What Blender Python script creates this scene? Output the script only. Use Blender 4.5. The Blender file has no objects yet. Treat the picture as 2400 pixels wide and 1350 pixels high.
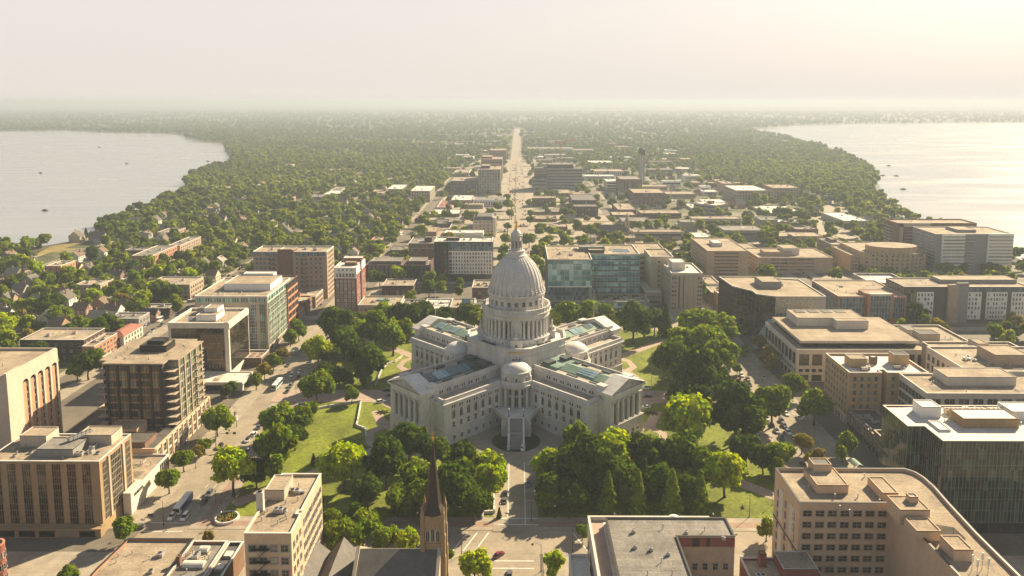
import bpy, bmesh, math, random
import numpy as np
from mathutils import Matrix, Vector
rad = math.radians
SC = bpy.context.scene
COL = SC.collection
# ------------------------------------------------------------------ camera
CAMX, CAMY, CAMZ = 0.5, -376.0, 150.0
PITCH = math.atan((450 - 238) / 1790.0)
YAW = math.atan(13 / 1790.0)
cd = bpy.data.cameras.new('camera'); cam = bpy.data.objects.new('camera', cd); COL.objects.link(cam)
cam.location = (CAMX, CAMY, CAMZ)
cam.rotation_euler = (math.pi / 2 - PITCH, 0, YAW)
cd.sensor_width = 36.0; cd.lens = 36.0 * 1790 / 2400
cd.shift_y = -225 / 2400.0
cd.clip_start = 1.0; cd.clip_end = 90000.0
SC.camera = cam
# ------------------------------------------------------------------ sky, sun, exposure
HAZE = 0.000172                          # per metre
SUN_EL, SUN_AZ = 31.0, 44.0            # degrees above the horizon, degrees right of the street axis
w = bpy.data.worlds.new('World'); SC.world = w; w.use_nodes = True
nt = w.node_tree; nt.nodes.clear()
sky = nt.nodes.new('ShaderNodeTexSky'); sky.sky_type = 'NISHITA'; sky.sun_disc = False
sky.sun_elevation = rad(SUN_EL); sky.sun_rotation = rad(SUN_AZ)
sky.air_density = 1.0; sky.dust_density = 8.0; sky.ozone_density = 0.6; sky.altitude = 300
# bright smoky cream low in the sky, clearer and dimmer towards the zenith
tcw = nt.nodes.new('ShaderNodeTexCoord'); spw = nt.nodes.new('ShaderNodeSeparateXYZ'); nt.links.new(tcw.outputs['Generated'], spw.inputs[0])
crw = nt.nodes.new('ShaderNodeValToRGB'); crw.color_ramp.interpolation = 'EASE'; e = crw.color_ramp.elements
e[0].position = 0.0; e[0].color = (6.1, 5.6, 5.15, 1); e[1].position = 0.62; e[1].color = (1.3, 1.65, 2.2, 1)
k = e.new(0.10); k.color = (5.9, 5.45, 5.1, 1); k = e.new(0.28); k.color = (3.7, 3.85, 4.2, 1)
nt.links.new(spw.outputs['Z'], crw.inputs[0])
mixs = nt.nodes.new('ShaderNodeMix'); mixs.data_type = 'RGBA'; mixs.blend_type = 'MIX'; mixs.inputs[0].default_value = 0.87
bg = nt.nodes.new('ShaderNodeBackground'); bg.inputs['Strength'].default_value = 0.055
wo = nt.nodes.new('ShaderNodeOutputWorld')
nt.links.new(sky.outputs[0], mixs.inputs[6]); nt.links.new(crw.outputs[0], mixs.inputs[7]); nt.links.new(mixs.outputs[2], bg.inputs['Color']); nt.links.new(bg.outputs[0], wo.inputs[0])
sl = bpy.data.lights.new('sun', 'SUN'); sl.energy = 5.0; sl.angle = rad(0.7); sl.color = (1.0, 0.81, 0.54)
so = bpy.data.objects.new('sun', sl); COL.objects.link(so)
sd = Vector((math.sin(rad(SUN_AZ)) * math.cos(rad(SUN_EL)), math.cos(rad(SUN_AZ)) * math.cos(rad(SUN_EL)), math.sin(rad(SUN_EL))))
so.rotation_euler = sd.to_track_quat('Z', 'Y').to_euler(); so.location = (300, 300, 400)
SC.view_settings.view_transform = 'Standard'; SC.view_settings.look = 'None'
SC.view_settings.exposure = 1.52; SC.view_settings.gamma = 1.0
SC.render.engine = 'CYCLES'
cy = SC.cycles
cy.max_bounces = 5; cy.diffuse_bounces = 2; cy.glossy_bounces = 2; cy.transmission_bounces = 2; cy.transparent_max_bounces = 4
cy.volume_bounces = 0; cy.caustics_reflective = False; cy.caustics_refractive = False
cy.use_denoising = True; cy.sample_clamp_indirect = 4.0
try: cy.denoising_prefilter = 'ACCURATE'
except Exception: pass
# ------------------------------------------------------------------ layout: photo point -> point on the real ground (or at a known height)
_F, _CX, _CY = 1790.0, 1200.0, 450.0
_fw = (-math.sin(YAW) * math.cos(PITCH), math.cos(YAW) * math.cos(PITCH), -math.sin(PITCH))
_rt = (math.cos(YAW), math.sin(YAW), 0.0)
_up = (-math.sin(YAW) * math.sin(PITCH), math.cos(YAW) * math.sin(PITCH), math.cos(PITCH))
def _ray(px, py):
    a = (px - _CX) / _F; b = -(py - _CY) / _F
    return [_fw[i] + a * _rt[i] + b * _up[i] for i in range(3)]
def at(px, py, z=0.0):
    d = _ray(px, py); t = (z - CAMZ) / d[2]
    return (CAMX + t * d[0], CAMY + t * d[1])
def height_at(px, py, y):
    d = _ray(px, py); t = (y - CAMY) / d[1]
    return CAMZ + t * d[2]
def scr(x, y, z=0.0):
    v = (x - CAMX, y - CAMY, z - CAMZ)
    dt = lambda a: sum(p * q for p, q in zip(v, a))
    k = dt(_fw)
    if k <= 1: return (-9999, -9999, 0)
    return (_CX + _F * dt(_rt) / k, _CY - _F * dt(_up) / k, _F / k)
# ------------------------------------------------------------------ materials
MATS = {}
def mat(name, col, rough=0.85, noise=0.15, scale=0.25, fine=0.06, metal=0.0, spec=0.3, streak=0.0):
    """plain weathered surface: base colour broken up by two noises in world space"""
    if name in MATS: return MATS[name]
    m = bpy.data.materials.new(name); m.use_nodes = True; MATS[name] = m
    n = m.node_tree; b = n.nodes['Principled BSDF']
    b.inputs['Roughness'].default_value = rough; b.inputs['Metallic'].default_value = metal
    b.inputs['Specular IOR Level'].default_value = spec
    g = n.nodes.new('ShaderNodeNewGeometry')
    t1 = n.nodes.new('ShaderNodeTexNoise'); t1.inputs['Scale'].default_value = scale; t1.inputs['Detail'].default_value = 5; t1.inputs['Roughness'].default_value = 0.65
    t2 = n.nodes.new('ShaderNodeTexNoise'); t2.inputs['Scale'].default_value = scale * 11; t2.inputs['Detail'].default_value = 3
    if streak:
        mp = n.nodes.new('ShaderNodeMapping'); mp.inputs['Scale'].default_value = (1, 1, streak)
        n.links.new(g.outputs['Position'], mp.inputs[0]); src = mp.outputs[0]
    else: src = g.outputs['Position']
    n.links.new(src, t1.inputs['Vector']); n.links.new(src, t2.inputs['Vector'])
    ma = n.nodes.new('ShaderNodeMapRange'); ma.inputs[1].default_value = .3; ma.inputs[2].default_value = .7; ma.inputs[3].default_value = 1 - noise * 1.6; ma.inputs[4].default_value = 1 + noise
    mb = n.nodes.new('ShaderNodeMapRange'); mb.inputs[1].default_value = .3; mb.inputs[2].default_value = .7; mb.inputs[3].default_value = 1 - fine * 1.6; mb.inputs[4].default_value = 1 + fine
    n.links.new(t1.outputs[0], ma.inputs[0]); n.links.new(t2.outputs[0], mb.inputs[0])
    mu = n.nodes.new('ShaderNodeMath'); mu.operation = 'MULTIPLY'; n.links.new(ma.outputs[0], mu.inputs[0]); n.links.new(mb.outputs[0], mu.inputs[1])
    vm = n.nodes.new('ShaderNodeVectorMath'); vm.operation = 'SCALE'; vm.inputs[0].default_value = col; n.links.new(mu.outputs[0], vm.inputs[3])
    n.links.new(vm.outputs[0], b.inputs['Base Color'])
    return m
def seams(m, pitch, dark=.8, wd=.035):
    """membrane seams / paving joints in world metres"""
    n = m.node_tree; b = n.nodes['Principled BSDF']; g = n.nodes.new('ShaderNodeNewGeometry'); t = n.nodes.new('ShaderNodeTexBrick')
    t.inputs['Scale'].default_value = 1.0; t.inputs['Brick Width'].default_value = pitch * 2.6; t.inputs['Row Height'].default_value = pitch; t.inputs['Mortar Size'].default_value = wd * pitch; t.inputs['Mortar Smooth'].default_value = .3
    t.inputs['Color1'].default_value = (1, 1, 1, 1); t.inputs['Color2'].default_value = (.9, .9, .9, 1); t.inputs['Mortar'].default_value = (dark, dark, dark, 1)
    n.links.new(g.outputs['Position'], t.inputs['Vector']); old = b.inputs['Base Color'].links[0].from_node
    v = n.nodes.new('ShaderNodeVectorMath'); v.operation = 'MULTIPLY'; n.links.new(old.outputs[0], v.inputs[0]); n.links.new(t.outputs['Color'], v.inputs[1]); n.links.new(v.outputs[0], b.inputs['Base Color'])
def objcol_mat(name, rough=0.7, noise=0.15, scale=0.4, spec=0.3, coat=0.0):
    """the object's own colour (a painted house, a car)"""
    if name in MATS: return MATS[name]
    m = mat(name, (1, 1, 1), rough, noise, scale, spec=spec)
    n = m.node_tree; b = n.nodes['Principled BSDF']; oi = n.nodes.new('ShaderNodeObjectInfo')
    old = b.inputs['Base Color'].links[0].from_node
    mx = n.nodes.new('ShaderNodeVectorMath'); mx.operation = 'MULTIPLY'
    n.links.new(old.outputs[0], mx.inputs[0]); n.links.new(oi.outputs['Color'], mx.inputs[1]); n.links.new(mx.outputs[0], b.inputs['Base Color'])
    b.inputs['Coat Weight'].default_value = coat
    return m
def glass_mat(name, dark=(0.012, 0.014, 0.016), light=(0.30, 0.27, 0.21), p=0.34, rough=0.1, cell=None, spec=0.5, tint=None):
    """dark reflecting window glass; some panes show blinds. cell=(w,h) makes panes vary inside one curtain wall"""
    if name in MATS: return MATS[name]
    m = bpy.data.materials.new(name); m.use_nodes = True; MATS[name] = m
    n = m.node_tree; b = n.nodes['Principled BSDF']
    b.inputs['Roughness'].default_value = rough; b.inputs['Specular IOR Level'].default_value = spec
    if cell:
        tc = n.nodes.new('ShaderNodeTexCoord'); sp = n.nodes.new('ShaderNodeSeparateXYZ'); n.links.new(tc.outputs['Object'], sp.inputs[0])
        outs = []
        for ax, c in (('X', cell[0]), ('Z', cell[1])):
            d = n.nodes.new('ShaderNodeMath'); d.operation = 'DIVIDE'; d.inputs[1].default_value = c; n.links.new(sp.outputs[ax], d.inputs[0])
            f = n.nodes.new('ShaderNodeMath'); f.operation = 'FLOOR'; n.links.new(d.outputs[0], f.inputs[0]); outs.append(f.outputs[0])
        cb = n.nodes.new('ShaderNodeCombineXYZ'); n.links.new(outs[0], cb.inputs[0]); n.links.new(outs[1], cb.inputs[1])
        oi = n.nodes.new('ShaderNodeObjectInfo'); n.links.new(oi.outputs['Random'], cb.inputs[2])
        wn = n.nodes.new('ShaderNodeTexWhiteNoise'); wn.noise_dimensions = '3D'; n.links.new(cb.outputs[0], wn.inputs['Vector']); val = wn.outputs['Value']
    else:
        oi = n.nodes.new('ShaderNodeObjectInfo'); g = n.nodes.new('ShaderNodeNewGeometry')
        ad = n.nodes.new('ShaderNodeMath'); ad.operation = 'ADD'; n.links.new(oi.outputs['Random'], ad.inputs[0]); n.links.new(g.outputs['Random Per Island'], ad.inputs[1])
        fr = n.nodes.new('ShaderNodeMath'); fr.operation = 'FRACT'; n.links.new(ad.outputs[0], fr.inputs[0]); val = fr.outputs[0]
    cr = n.nodes.new('ShaderNodeValToRGB'); cr.color_ramp.interpolation = 'LINEAR'
    e = cr.color_ramp.elements; e[0].position = max(0.0, 1 - p - 0.12); e[0].color = (*dark, 1); e[1].position = 1.0; e[1].color = (*light, 1)
    if tint:
        k = e.new(0.0); k.color = (*tint, 1)
    n.links.new(val, cr.inputs[0]); n.links.new(cr.outputs[0], b.inputs['Base Color'])
    return m
def leaf_mat(name):
    if name in MATS: return MATS[name]
    m = bpy.data.materials.new(name); m.use_nodes = True; MATS[name] = m
    n = m.node_tree; n.nodes.clear()
    oi = n.nodes.new('ShaderNodeObjectInfo'); g = n.nodes.new('ShaderNodeNewGeometry')
    mr = n.nodes.new('ShaderNodeMapRange'); mr.inputs[3].default_value = .55; mr.inputs[4].default_value = 1.45
    n.links.new(g.outputs['Random Per Island'], mr.inputs[0])
    ns = n.nodes.new('ShaderNodeTexNoise'); ns.inputs['Scale'].default_value = 0.22; ns.inputs['Detail'].default_value = 2; n.links.new(g.outputs['Position'], ns.inputs['Vector'])
    hs = n.nodes.new('ShaderNodeHueSaturation')
    hm = n.nodes.new('ShaderNodeMapRange'); hm.inputs[1].default_value = .3; hm.inputs[2].default_value = .7; hm.inputs[3].default_value = .475; hm.inputs[4].default_value = .52
    n.links.new(ns.outputs[0], hm.inputs[0]); n.links.new(hm.outputs[0], hs.inputs['Hue']); n.links.new(mr.outputs[0], hs.inputs['Value'])
    n.links.new(oi.outputs['Color'], hs.inputs['Color'])
    d = n.nodes.new('ShaderNodeBsdfDiffuse'); t = n.nodes.new('ShaderNodeBsdfTranslucent'); mx = n.nodes.new('ShaderNodeMixShader'); mx.inputs[0].default_value = .43
    gl = n.nodes.new('ShaderNodeVectorMath'); gl.operation = 'MULTIPLY'; gl.inputs[1].default_value = (1.35, 1.25, .55)
    n.links.new(hs.outputs[0], d.inputs[0]); n.links.new(hs.outputs[0], gl.inputs[0]); n.links.new(gl.outputs[0], t.inputs[0])
    n.links.new(d.outputs[0], mx.inputs[1]); n.links.new(t.outputs[0], mx.inputs[2])
    o = n.nodes.new('ShaderNodeOutputMaterial'); n.links.new(mx.outputs[0], o.inputs[0])
    return m
# ------------------------------------------------------------------ mesh builder
class MB:
    def __init__(s): s.v = []; s.f = []; s.m = []
    def add(s, vs, fs, m=0):
        o = len(s.v); s.v += [tuple(map(float, q)) for q in vs]
        for f in fs: s.f.append([i + o for i in f]); s.m.append(m)
    def box(s, x0, x1, y0, y1, z0, z1, m=0):
        s.add([(x0, y0, z0), (x1, y0, z0), (x1, y1, z0), (x0, y1, z0), (x0, y0, z1), (x1, y0, z1), (x1, y1, z1), (x0, y1, z1)],
              [(0, 3, 2, 1), (4, 5, 6, 7), (0, 1, 5, 4), (1, 2, 6, 5), (2, 3, 7, 6), (3, 0, 4, 7)], m); return s
    def prism(s, poly, z0, z1, m=0, top=True, bot=False, mt=None):
        n = len(poly)
        s.add([(p[0], p[1], z0) for p in poly] + [(p[0], p[1], z1) for p in poly], [(i, (i + 1) % n, n + (i + 1) % n, n + i) for i in range(n)], m)
        if top: s.add([(p[0], p[1], z1) for p in poly], [tuple(range(n))], m if mt is None else mt)
        if bot: s.add([(p[0], p[1], z0) for p in poly], [tuple(range(n - 1, -1, -1))], m)
        return s
    def ring(s, poly, t, z0, z1, m=0):
        """parapet: wall ring of thickness t just inside poly"""
        q = inset(poly, t); n = len(poly)
        s.prism(poly, z0, z1, m, top=False)
        s.add([(p[0], p[1], z0) for p in q] + [(p[0], p[1], z1) for p in q], [((i + 1) % n, i, n + i, n + (i + 1) % n) for i in range(n)], m)
        s.add([(p[0], p[1], z1) for p in poly] + [(p[0], p[1], z1) for p in q], [(i, (i + 1) % n, n + (i + 1) % n, n + i) for i in range(n)], m)
        return s
    def cyl(s, cx, cy, z0, z1, r0, r1=None, n=12, m=0, cap=True):
        r1 = r0 if r1 is None else r1
        a = [2 * math.pi * i / n for i in range(n)]
        s.add([(cx + r0 * math.cos(t), cy + r0 * math.sin(t), z0) for t in a] + [(cx + r1 * math.cos(t), cy + r1 * math.sin(t), z1) for t in a],
              [(i, (i + 1) % n, n + (i + 1) % n, n + i) for i in range(n)] + ([tuple(range(n, 2 * n))] if cap and r1 > 1e-4 else []), m); return s
    def lathe(s, prof, n=32, cx=0, cy=0, m=0, a0=0.0, a1=2 * math.pi):
        full = abs(a1 - a0 - 2 * math.pi) < 1e-6; k = n if full else n + 1
        vs = []
        for i in range(k):
            t = a0 + (a1 - a0) * i / n
            vs += [(cx + r * math.cos(t), cy + r * math.sin(t), z) for r, z in prof]
        p = len(prof); fs = []
        for i in range(n):
            j = (i + 1) % k
            for q in range(p - 1): fs.append((i * p + q, j * p + q, j * p + q + 1, i * p + q + 1))
        s.add(vs, fs, m); return s
    def beam(s, a, b, r, m=0, n=4, r1=None):
        a = Vector(a); b = Vector(b); d = b - a; L = d.length
        if L < 1e-6: return s
        q = d.to_track_quat('Z', 'Y'); r1 = r if r1 is None else r1
        vs = [];
        for z, rr in ((0, r), (L, r1)):
            for i in range(n):
                t = 2 * math.pi * (i + .5) / n
                vs.append(tuple(a + q @ Vector((rr * math.cos(t), rr * math.sin(t), z))))
        s.add(vs, [(i, (i + 1) % n, n + (i + 1) % n, n + i) for i in range(n)] + [tuple(range(n, 2 * n)), tuple(range(n - 1, -1, -1))], m); return s
    def ball(s, cx, cy, cz, rx, ry, rz, n=8, k=6, m=0):
        vs = [(cx, cy, cz - rz)]
        for j in range(1, k):
            ph = -math.pi / 2 + math.pi * j / k
            vs += [(cx + rx * math.cos(ph) * math.cos(2 * math.pi * i / n), cy + ry * math.cos(ph) * math.sin(2 * math.pi * i / n), cz + rz * math.sin(ph)) for i in range(n)]
        vs.append((cx, cy, cz + rz)); fs = []
        for i in range(n): fs.append((0, 1 + (i + 1) % n, 1 + i))
        for j in range(k - 2):
            for i in range(n): fs.append((1 + j * n + i, 1 + j * n + (i + 1) % n, 1 + (j + 1) * n + (i + 1) % n, 1 + (j + 1) * n + i))
        L = len(vs) - 1
        for i in range(n): fs.append((1 + (k - 2) * n + i, 1 + (k - 2) * n + (i + 1) % n, L))
        s.add(vs, fs, m); return s
    def xf(s, M, k=0):
        for i in range(k, len(s.v)): s.v[i] = tuple(M @ Vector(s.v[i]))
        return s
    def mesh(s, name, mats, smooth=False):
        me = bpy.data.meshes.new(name); me.from_pydata(s.v, [], s.f)
        for q in (mats if isinstance(mats, (list, tuple)) else [mats]): me.materials.append(q)
        me.polygons.foreach_set('material_index', s.m)
        if smooth: me.polygons.foreach_set('use_smooth', [True] * len(s.f))
        me.update(); return me
def inset(poly, t):
    n = len(poly); out = []
    for i in range(n):
        p0 = poly[i - 1]; p1 = poly[i]; p2 = poly[(i + 1) % n]
        d1 = Vector((p1[0] - p0[0], p1[1] - p0[1])).normalized(); d2 = Vector((p2[0] - p1[0], p2[1] - p1[1])).normalized()
        n1 = Vector((-d1.y, d1.x)); n2 = Vector((-d2.y, d2.x)); b = n1 + n2
        k = t / max(0.25, (1 + n1.dot(n2)))
        out.append((p1[0] + b.x * k, p1[1] + b.y * k))
    return out
def rect(x0, x1, y0, y1): return [(x0, y0), (x1, y0), (x1, y1), (x0, y1)]
# ------------------------------------------------------------------ objects
def link(name, data, parent=None, loc=(0, 0, 0), rz=0.0, color=None):
    o = bpy.data.objects.new(name, data); COL.objects.link(o)
    o.location = loc; o.rotation_euler = (0, 0, rz)
    if parent is not None: o.parent = parent
    if color: o.color = (*color, 1)
    return o
def part(name, mb, mats, parent, loc=(0, 0, 0), rz=0.0, smooth=False, label=None, color=None):
    o = link(name, mb.mesh(name, mats, smooth), parent, loc, rz, color)
    if label: o['label'] = label
    return o
def tag(o, label, cat, group=None, kind=None):
    if label: o['label'] = label
    if cat: o['category'] = cat
    if group: o['group'] = group
    if kind: o['kind'] = kind
    return o
def thing(name, label, cat, loc=(0, 0, 0), rz=0.0, group=None):
    return tag(link(name, None, None, loc, rz), label, cat, group)
def kids(o): return [c for c in bpy.data.objects if c.parent is o]
def tree_of(root):
    """(object, parent index) list of a thing with its parts and sub-parts, read once so that copying is quick"""
    lst = [(root, -1)]; i = 0
    ch = {}
    for o in COL.objects:
        if o.parent: ch.setdefault(o.parent.name, []).append(o)
    while i < len(lst):
        for c in ch.get(lst[i][0].name, []): lst.append((c, i))
        i += 1
    return lst
def dup(lst, loc, rz=0.0, scale=None, color=None, label=None, group=None):
    new = []
    for o, p in lst:
        c = o.copy(); COL.objects.link(c); new.append(c)
        if p >= 0: c.parent = new[p]
        if color and (p < 0 or o.get('paint')): c.color = (*color, 1)
    r = new[0]; r.location = loc; r.rotation_euler = (0, 0, rz)
    if scale: r.scale = scale if isinstance(scale, (tuple, list)) else (scale,) * 3
    if label: r['label'] = label
    if group: r['group'] = group
    return r
def structure(name, mb, m, loc=(0, 0, 0)):
    o = link(name, mb.mesh(name, m), None, loc); o['kind'] = 'structure'; return o
FOOT = []      # footprints that trees and houses keep out of
def block(x0, x1, y0, y1, pad=2.0): FOOT.append((x0 - pad, x1 + pad, y0 - pad, y1 + pad))
def blocked(x, y, r=0.0): return any(a - r < x < b + r and c - r < y < d + r for a, b, c, d in FOOT)
# ------------------------------------------------------------------ shared materials
M_STONE = mat('granite', (0.57, 0.545, 0.50), .8, .15, .15, .09, streak=.35)
M_GLASS = glass_mat('window_glass')
M_FRAME = mat('painted_frame', (.30, .28, .25), .6)
M_DARK = mat('dark_metal', (.03, .03, .03), .5, .1)
M_METAL = mat('galvanised_metal', (.42, .41, .39), .45, .12, .8, metal=.4)
M_WHITEP = mat('white_paint', (.68, .66, .62), .6, .06)
M_ROOFTAN = mat('gravel_roof', (.335, .27, .19), .95, .22, .12, .16)
M_ROOFGREY = mat('grey_membrane_roof', (.20, .185, .16), .9, .25, .12, .14)
M_ROOFDARK = mat('dark_membrane_roof', (.10, .095, .085), .9, .25, .12, .14)
M_ROOFWHITE = mat('white_membrane_roof', (.62, .58, .51), .8, .14, .12, .08)
seams(M_ROOFTAN, 4.2, .78); seams(M_ROOFGREY, 3.0, 1.35); seams(M_ROOFDARK, 3.0, 1.4); seams(M_ROOFWHITE, 3.0, .86)
# ------------------------------------------------------------------ land, water, streets, park
M_GROUND = mat('mixed_ground', (.085, .082, .042), .95, .45, .011, .35)
M_ASPH = mat('worn_asphalt', (.150, .130, .098), .9, .18, .07, .08)
M_CONC = mat('light_road_concrete', (.30, .252, .185), .9, .16, .06, .07)
M_PAVE = mat('pavement_concrete', (.33, .285, .215), .9, .14, .2, .1)
M_BRICKP = mat('brick_paving', (.29, .20, .15), .9, .12, .4, .12)
M_PINK = mat('pink_paving', (.36, .27, .21), .9, .12, .3, .08)
M_GRASS = mat('lawn_grass', (.15, .18, .012), .95, .3, .06, .22)
M_YARD = mat('yard_ground', (.10, .105, .045), .95, .5, .05, .3)
M_DRY = mat('dry_grass', (.27, .21, .07), .95, .25, .03, .15)
M_PAINT = mat('road_paint', (.62, .60, .54), .8, .12, .6, .15)
M_BED = mat('planting_bed', (.022, .03, .012), .95, .4, .6, .4)
def water_mat():
    m = bpy.data.materials.new('lake_water'); m.use_nodes = True; n = m.node_tree; b = n.nodes['Principled BSDF']
    b.inputs['Base Color'].default_value = (.165, .165, .155, 1); b.inputs['Roughness'].default_value = .22; b.inputs['Specular IOR Level'].default_value = .5
    g = n.nodes.new('ShaderNodeNewGeometry'); mp = n.nodes.new('ShaderNodeMapping'); mp.inputs['Scale'].default_value = (.004, .012, 1); n.links.new(g.outputs['Position'], mp.inputs[0])
    t = n.nodes.new('ShaderNodeTexNoise'); t.inputs['Scale'].default_value = 1.0; t.inputs['Detail'].default_value = 4; n.links.new(mp.outputs[0], t.inputs['Vector'])
    r = n.nodes.new('ShaderNodeMapRange'); r.inputs[1].default_value = .35; r.inputs[2].default_value = .7; r.inputs[3].default_value = .16; r.inputs[4].default_value = .30; n.links.new(t.outputs[0], r.inputs[0]); n.links.new(r.outputs[0], b.inputs['Roughness'])
    t2 = n.nodes.new('ShaderNodeTexNoise'); t2.inputs['Scale'].default_value = .25; t2.inputs['Detail'].default_value = 3; n.links.new(g.outputs['Position'], t2.inputs['Vector'])
    bp = n.nodes.new('ShaderNodeBump'); bp.inputs['Strength'].default_value = .1; bp.inputs['Distance'].default_value = .3; n.links.new(t2.outputs[0], bp.inputs['Height']); n.links.new(bp.outputs[0], b.inputs['Normal'])
    cw = n.nodes.new('ShaderNodeValToRGB'); cw.color_ramp.elements[0].position = .38; cw.color_ramp.elements[0].color = (.20, .215, .225, 1); cw.color_ramp.elements[1].position = .66; cw.color_ramp.elements[1].color = (.27, .28, .285, 1); n.links.new(t.outputs[0], cw.inputs[0]); n.links.new(cw.outputs[0], b.inputs['Base Color'])
    return m
M_WATER = water_mat()
b = MB(); b.add([(-38000, -1500, 0), (38000, -1500, 0), (38000, 44000, 0), (-38000, 44000, 0)], [(0, 1, 2, 3)]); structure('ground', b, M_GROUND)
LAKE_L = [at(*p) for p in ((0, 587), (50, 582), (95, 577), (150, 570), (205, 556), (228, 535), (300, 508), (352, 492), (385, 468), (425, 455), (436, 425), (450, 408), (500, 392), (545, 382), (537, 365), (528, 350), (528, 343), (515, 336), (470, 331), (440, 325), (428, 318), (380, 313), (240, 311), (150, 306), (0, 308))]
LAKE_L = [(-900, -200), (-640, 150)] + LAKE_L + [(-5200, 4600), (-9000, 2000)]
LAKE_R = [at(*p) for p in ((2400, 288), (2250, 288), (2100, 290), (1960, 292), (1850, 296), (1745, 304), (1780, 312), (1850, 326), (1920, 343), (1990, 368), (2035, 388), (2058, 412), (2050, 436), (2042, 455), (2080, 470), (2100, 487), (2115, 498), (2118, 515), (2160, 520), (2250, 545), (2395, 610))] + [(560, 250), (620, -100), (2500, -100), (9000, 4000)]
for nm, pl in (('lake', LAKE_L), ('lake', LAKE_R)):
    b = MB(); b.add([(x, y, .12) for x, y in pl], [tuple(range(len(pl)))]); structure(nm, b, M_WATER)
def inpoly(x, y, pl):
    c = False; j = len(pl) - 1
    for i in range(len(pl)):
        if (pl[i][1] > y) != (pl[j][1] > y) and x < (pl[j][0] - pl[i][0]) * (y - pl[i][1]) / (pl[j][1] - pl[i][1]) + pl[i][0]: c = not c
        j = i
    return c
def sheet(name, pl, z, m):
    b = MB(); b.add([(p[0], p[1], z) for p in pl], [tuple(range(len(pl)))]); return structure(name, b, m)
MEADOW = [at(*p) for p in ((85, 596), (120, 577), (205, 557), (232, 545), (240, 562), (215, 575), (150, 592), (110, 604))]
CLEAR = [at(*p) for p in ((60, 622), (85, 590), (120, 572), (205, 553), (236, 541), (250, 575), (225, 612), (150, 632))]
sheet('meadow', MEADOW, .16, M_DRY)
sheet('sports_field', [at(*p) for p in ((1440, 378), (1432, 362), (1478, 366), (1500, 380))], .16, M_GRASS)
# gentle rises at the far side
rr = random.Random(5)
for k, (x0, x1, y, h) in enumerate(((-9000, 3000, 9500, 26), (-2500, 9500, 12500, 45), (-14000, -3000, 7600, 22), (3500, 15000, 9000, 30), (-16000, 16000, 20000, 75))):
    b = MB(); n = 24; vs = []
    for i in range(n + 1):
        t = i / n; e = math.sin(math.pi * t) ** .6; hh = h * e * (.65 + .35 * rr.random())
        x = x0 + (x1 - x0) * t; vs += [(x, y - 900, -.5), (x, y - 250, hh * .7), (x, y + 200, hh), (x, y + 1800, -.5)]
    b.add(vs, [(4 * i + q, 4 * i + 4 + q, 4 * i + 5 + q, 4 * i + 1 + q) for i in range(n) for q in range(3)]); structure('hills', b, M_GROUND)
# street grid: (centre, half width)
XS = [(-430, 5), (-322, 5.2), (-244, 5.5), (-124, 8), (-2.5, 15.5), (124.5, 8.5), (246, 6), (360, 6)]
YS = [(-256, 6), (-130, 7), (131, 7.2), (257, 6), (383, 6), (509, 6.5), (635, 6), (761, 7), (887, 6), (1013, 6), (1139, 6), (1265, 6), (1391, 6), (1517, 6)]
b = MB(); b.add([(-470, -340, .02), (470, -340, .02), (470, 1600, .02), (-470, 1600, .02)], [(0, 1, 2, 3)])
b.v = [(x if abs(x) < 471 else x, y, z) for x, y, z in b.v]
structure('road', b, M_ASPH)
for x, hw, y0, y1 in ((-2.5, 15.4, 138.4, 3900), (-1.5, 9.5, -340, -137), (-124, 7.9, -137, 138), (124.5, 8.4, -137, 138)):
    sheet('avenue', rect(x - hw, x + hw, y0, y1), .05, M_CONC)
for y, hw in ((-130, 6.9), (131, 7.1)): sheet('avenue', rect(-132, 133, y - hw, y + hw), .046, M_CONC)
def road_near(x, y, pad):
    for c, hw in XS:
        if abs(x - c) < hw + pad and (y < 1700 or c == -2.5): return True
    for c, hw in YS:
        if abs(y - c) < hw + pad and abs(x) < 470: return True
    return False
xe = [-470] + [v for c, h in XS for v in (c - h, c + h)] + [470]
ye = [-340] + [v for c, h in YS for v in (c - h, c + h)] + [1600]
for i in range(0, len(xe), 2):
    for j in range(0, len(ye), 2):
        x0, x1, y0, y1 = xe[i], xe[i + 1], ye[j], ye[j + 1]
        if x0 < 100 and x1 > -100 and y0 < 0 and y1 > 0: continue          # the park
        if y1 < -200: continue
        if y0 < -100 and y1 < -130 and x1 < 0 and x0 > -130: x1 = -11.5
        if y1 < -130 and x0 > 0 and x1 < 130: x0 = 9.0
        down = (abs(x0 + x1) / 2 < 250 and y1 < 260) or (x0 > 120 and y0 < 500)
        b = MB(); b.prism(rect(x0, x1, y0, y1), 0, .14); structure('pavement', b, M_PAVE)
        if not down:
            b = MB(); b.add([(x0 + 4, y0 + 4, .17), (x1 - 4, y0 + 4, .17), (x1 - 4, y1 - 4, .17), (x0 + 4, y1 - 4, .17)], [(0, 1, 2, 3)]); structure('yard', b, M_YARD if abs(x0 + x1) > 260 else M_PAVE)
        elif y0 > -140:
            b = MB(); b.add([(x0 + 9, y0 + 9, .165), (x1 - 9, y0 + 9, .165), (x1 - 9, y1 - 9, .165), (x0 + 9, y1 - 9, .165)], [(0, 1, 2, 3)]); structure('yard', b, M_ASPH)
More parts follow.
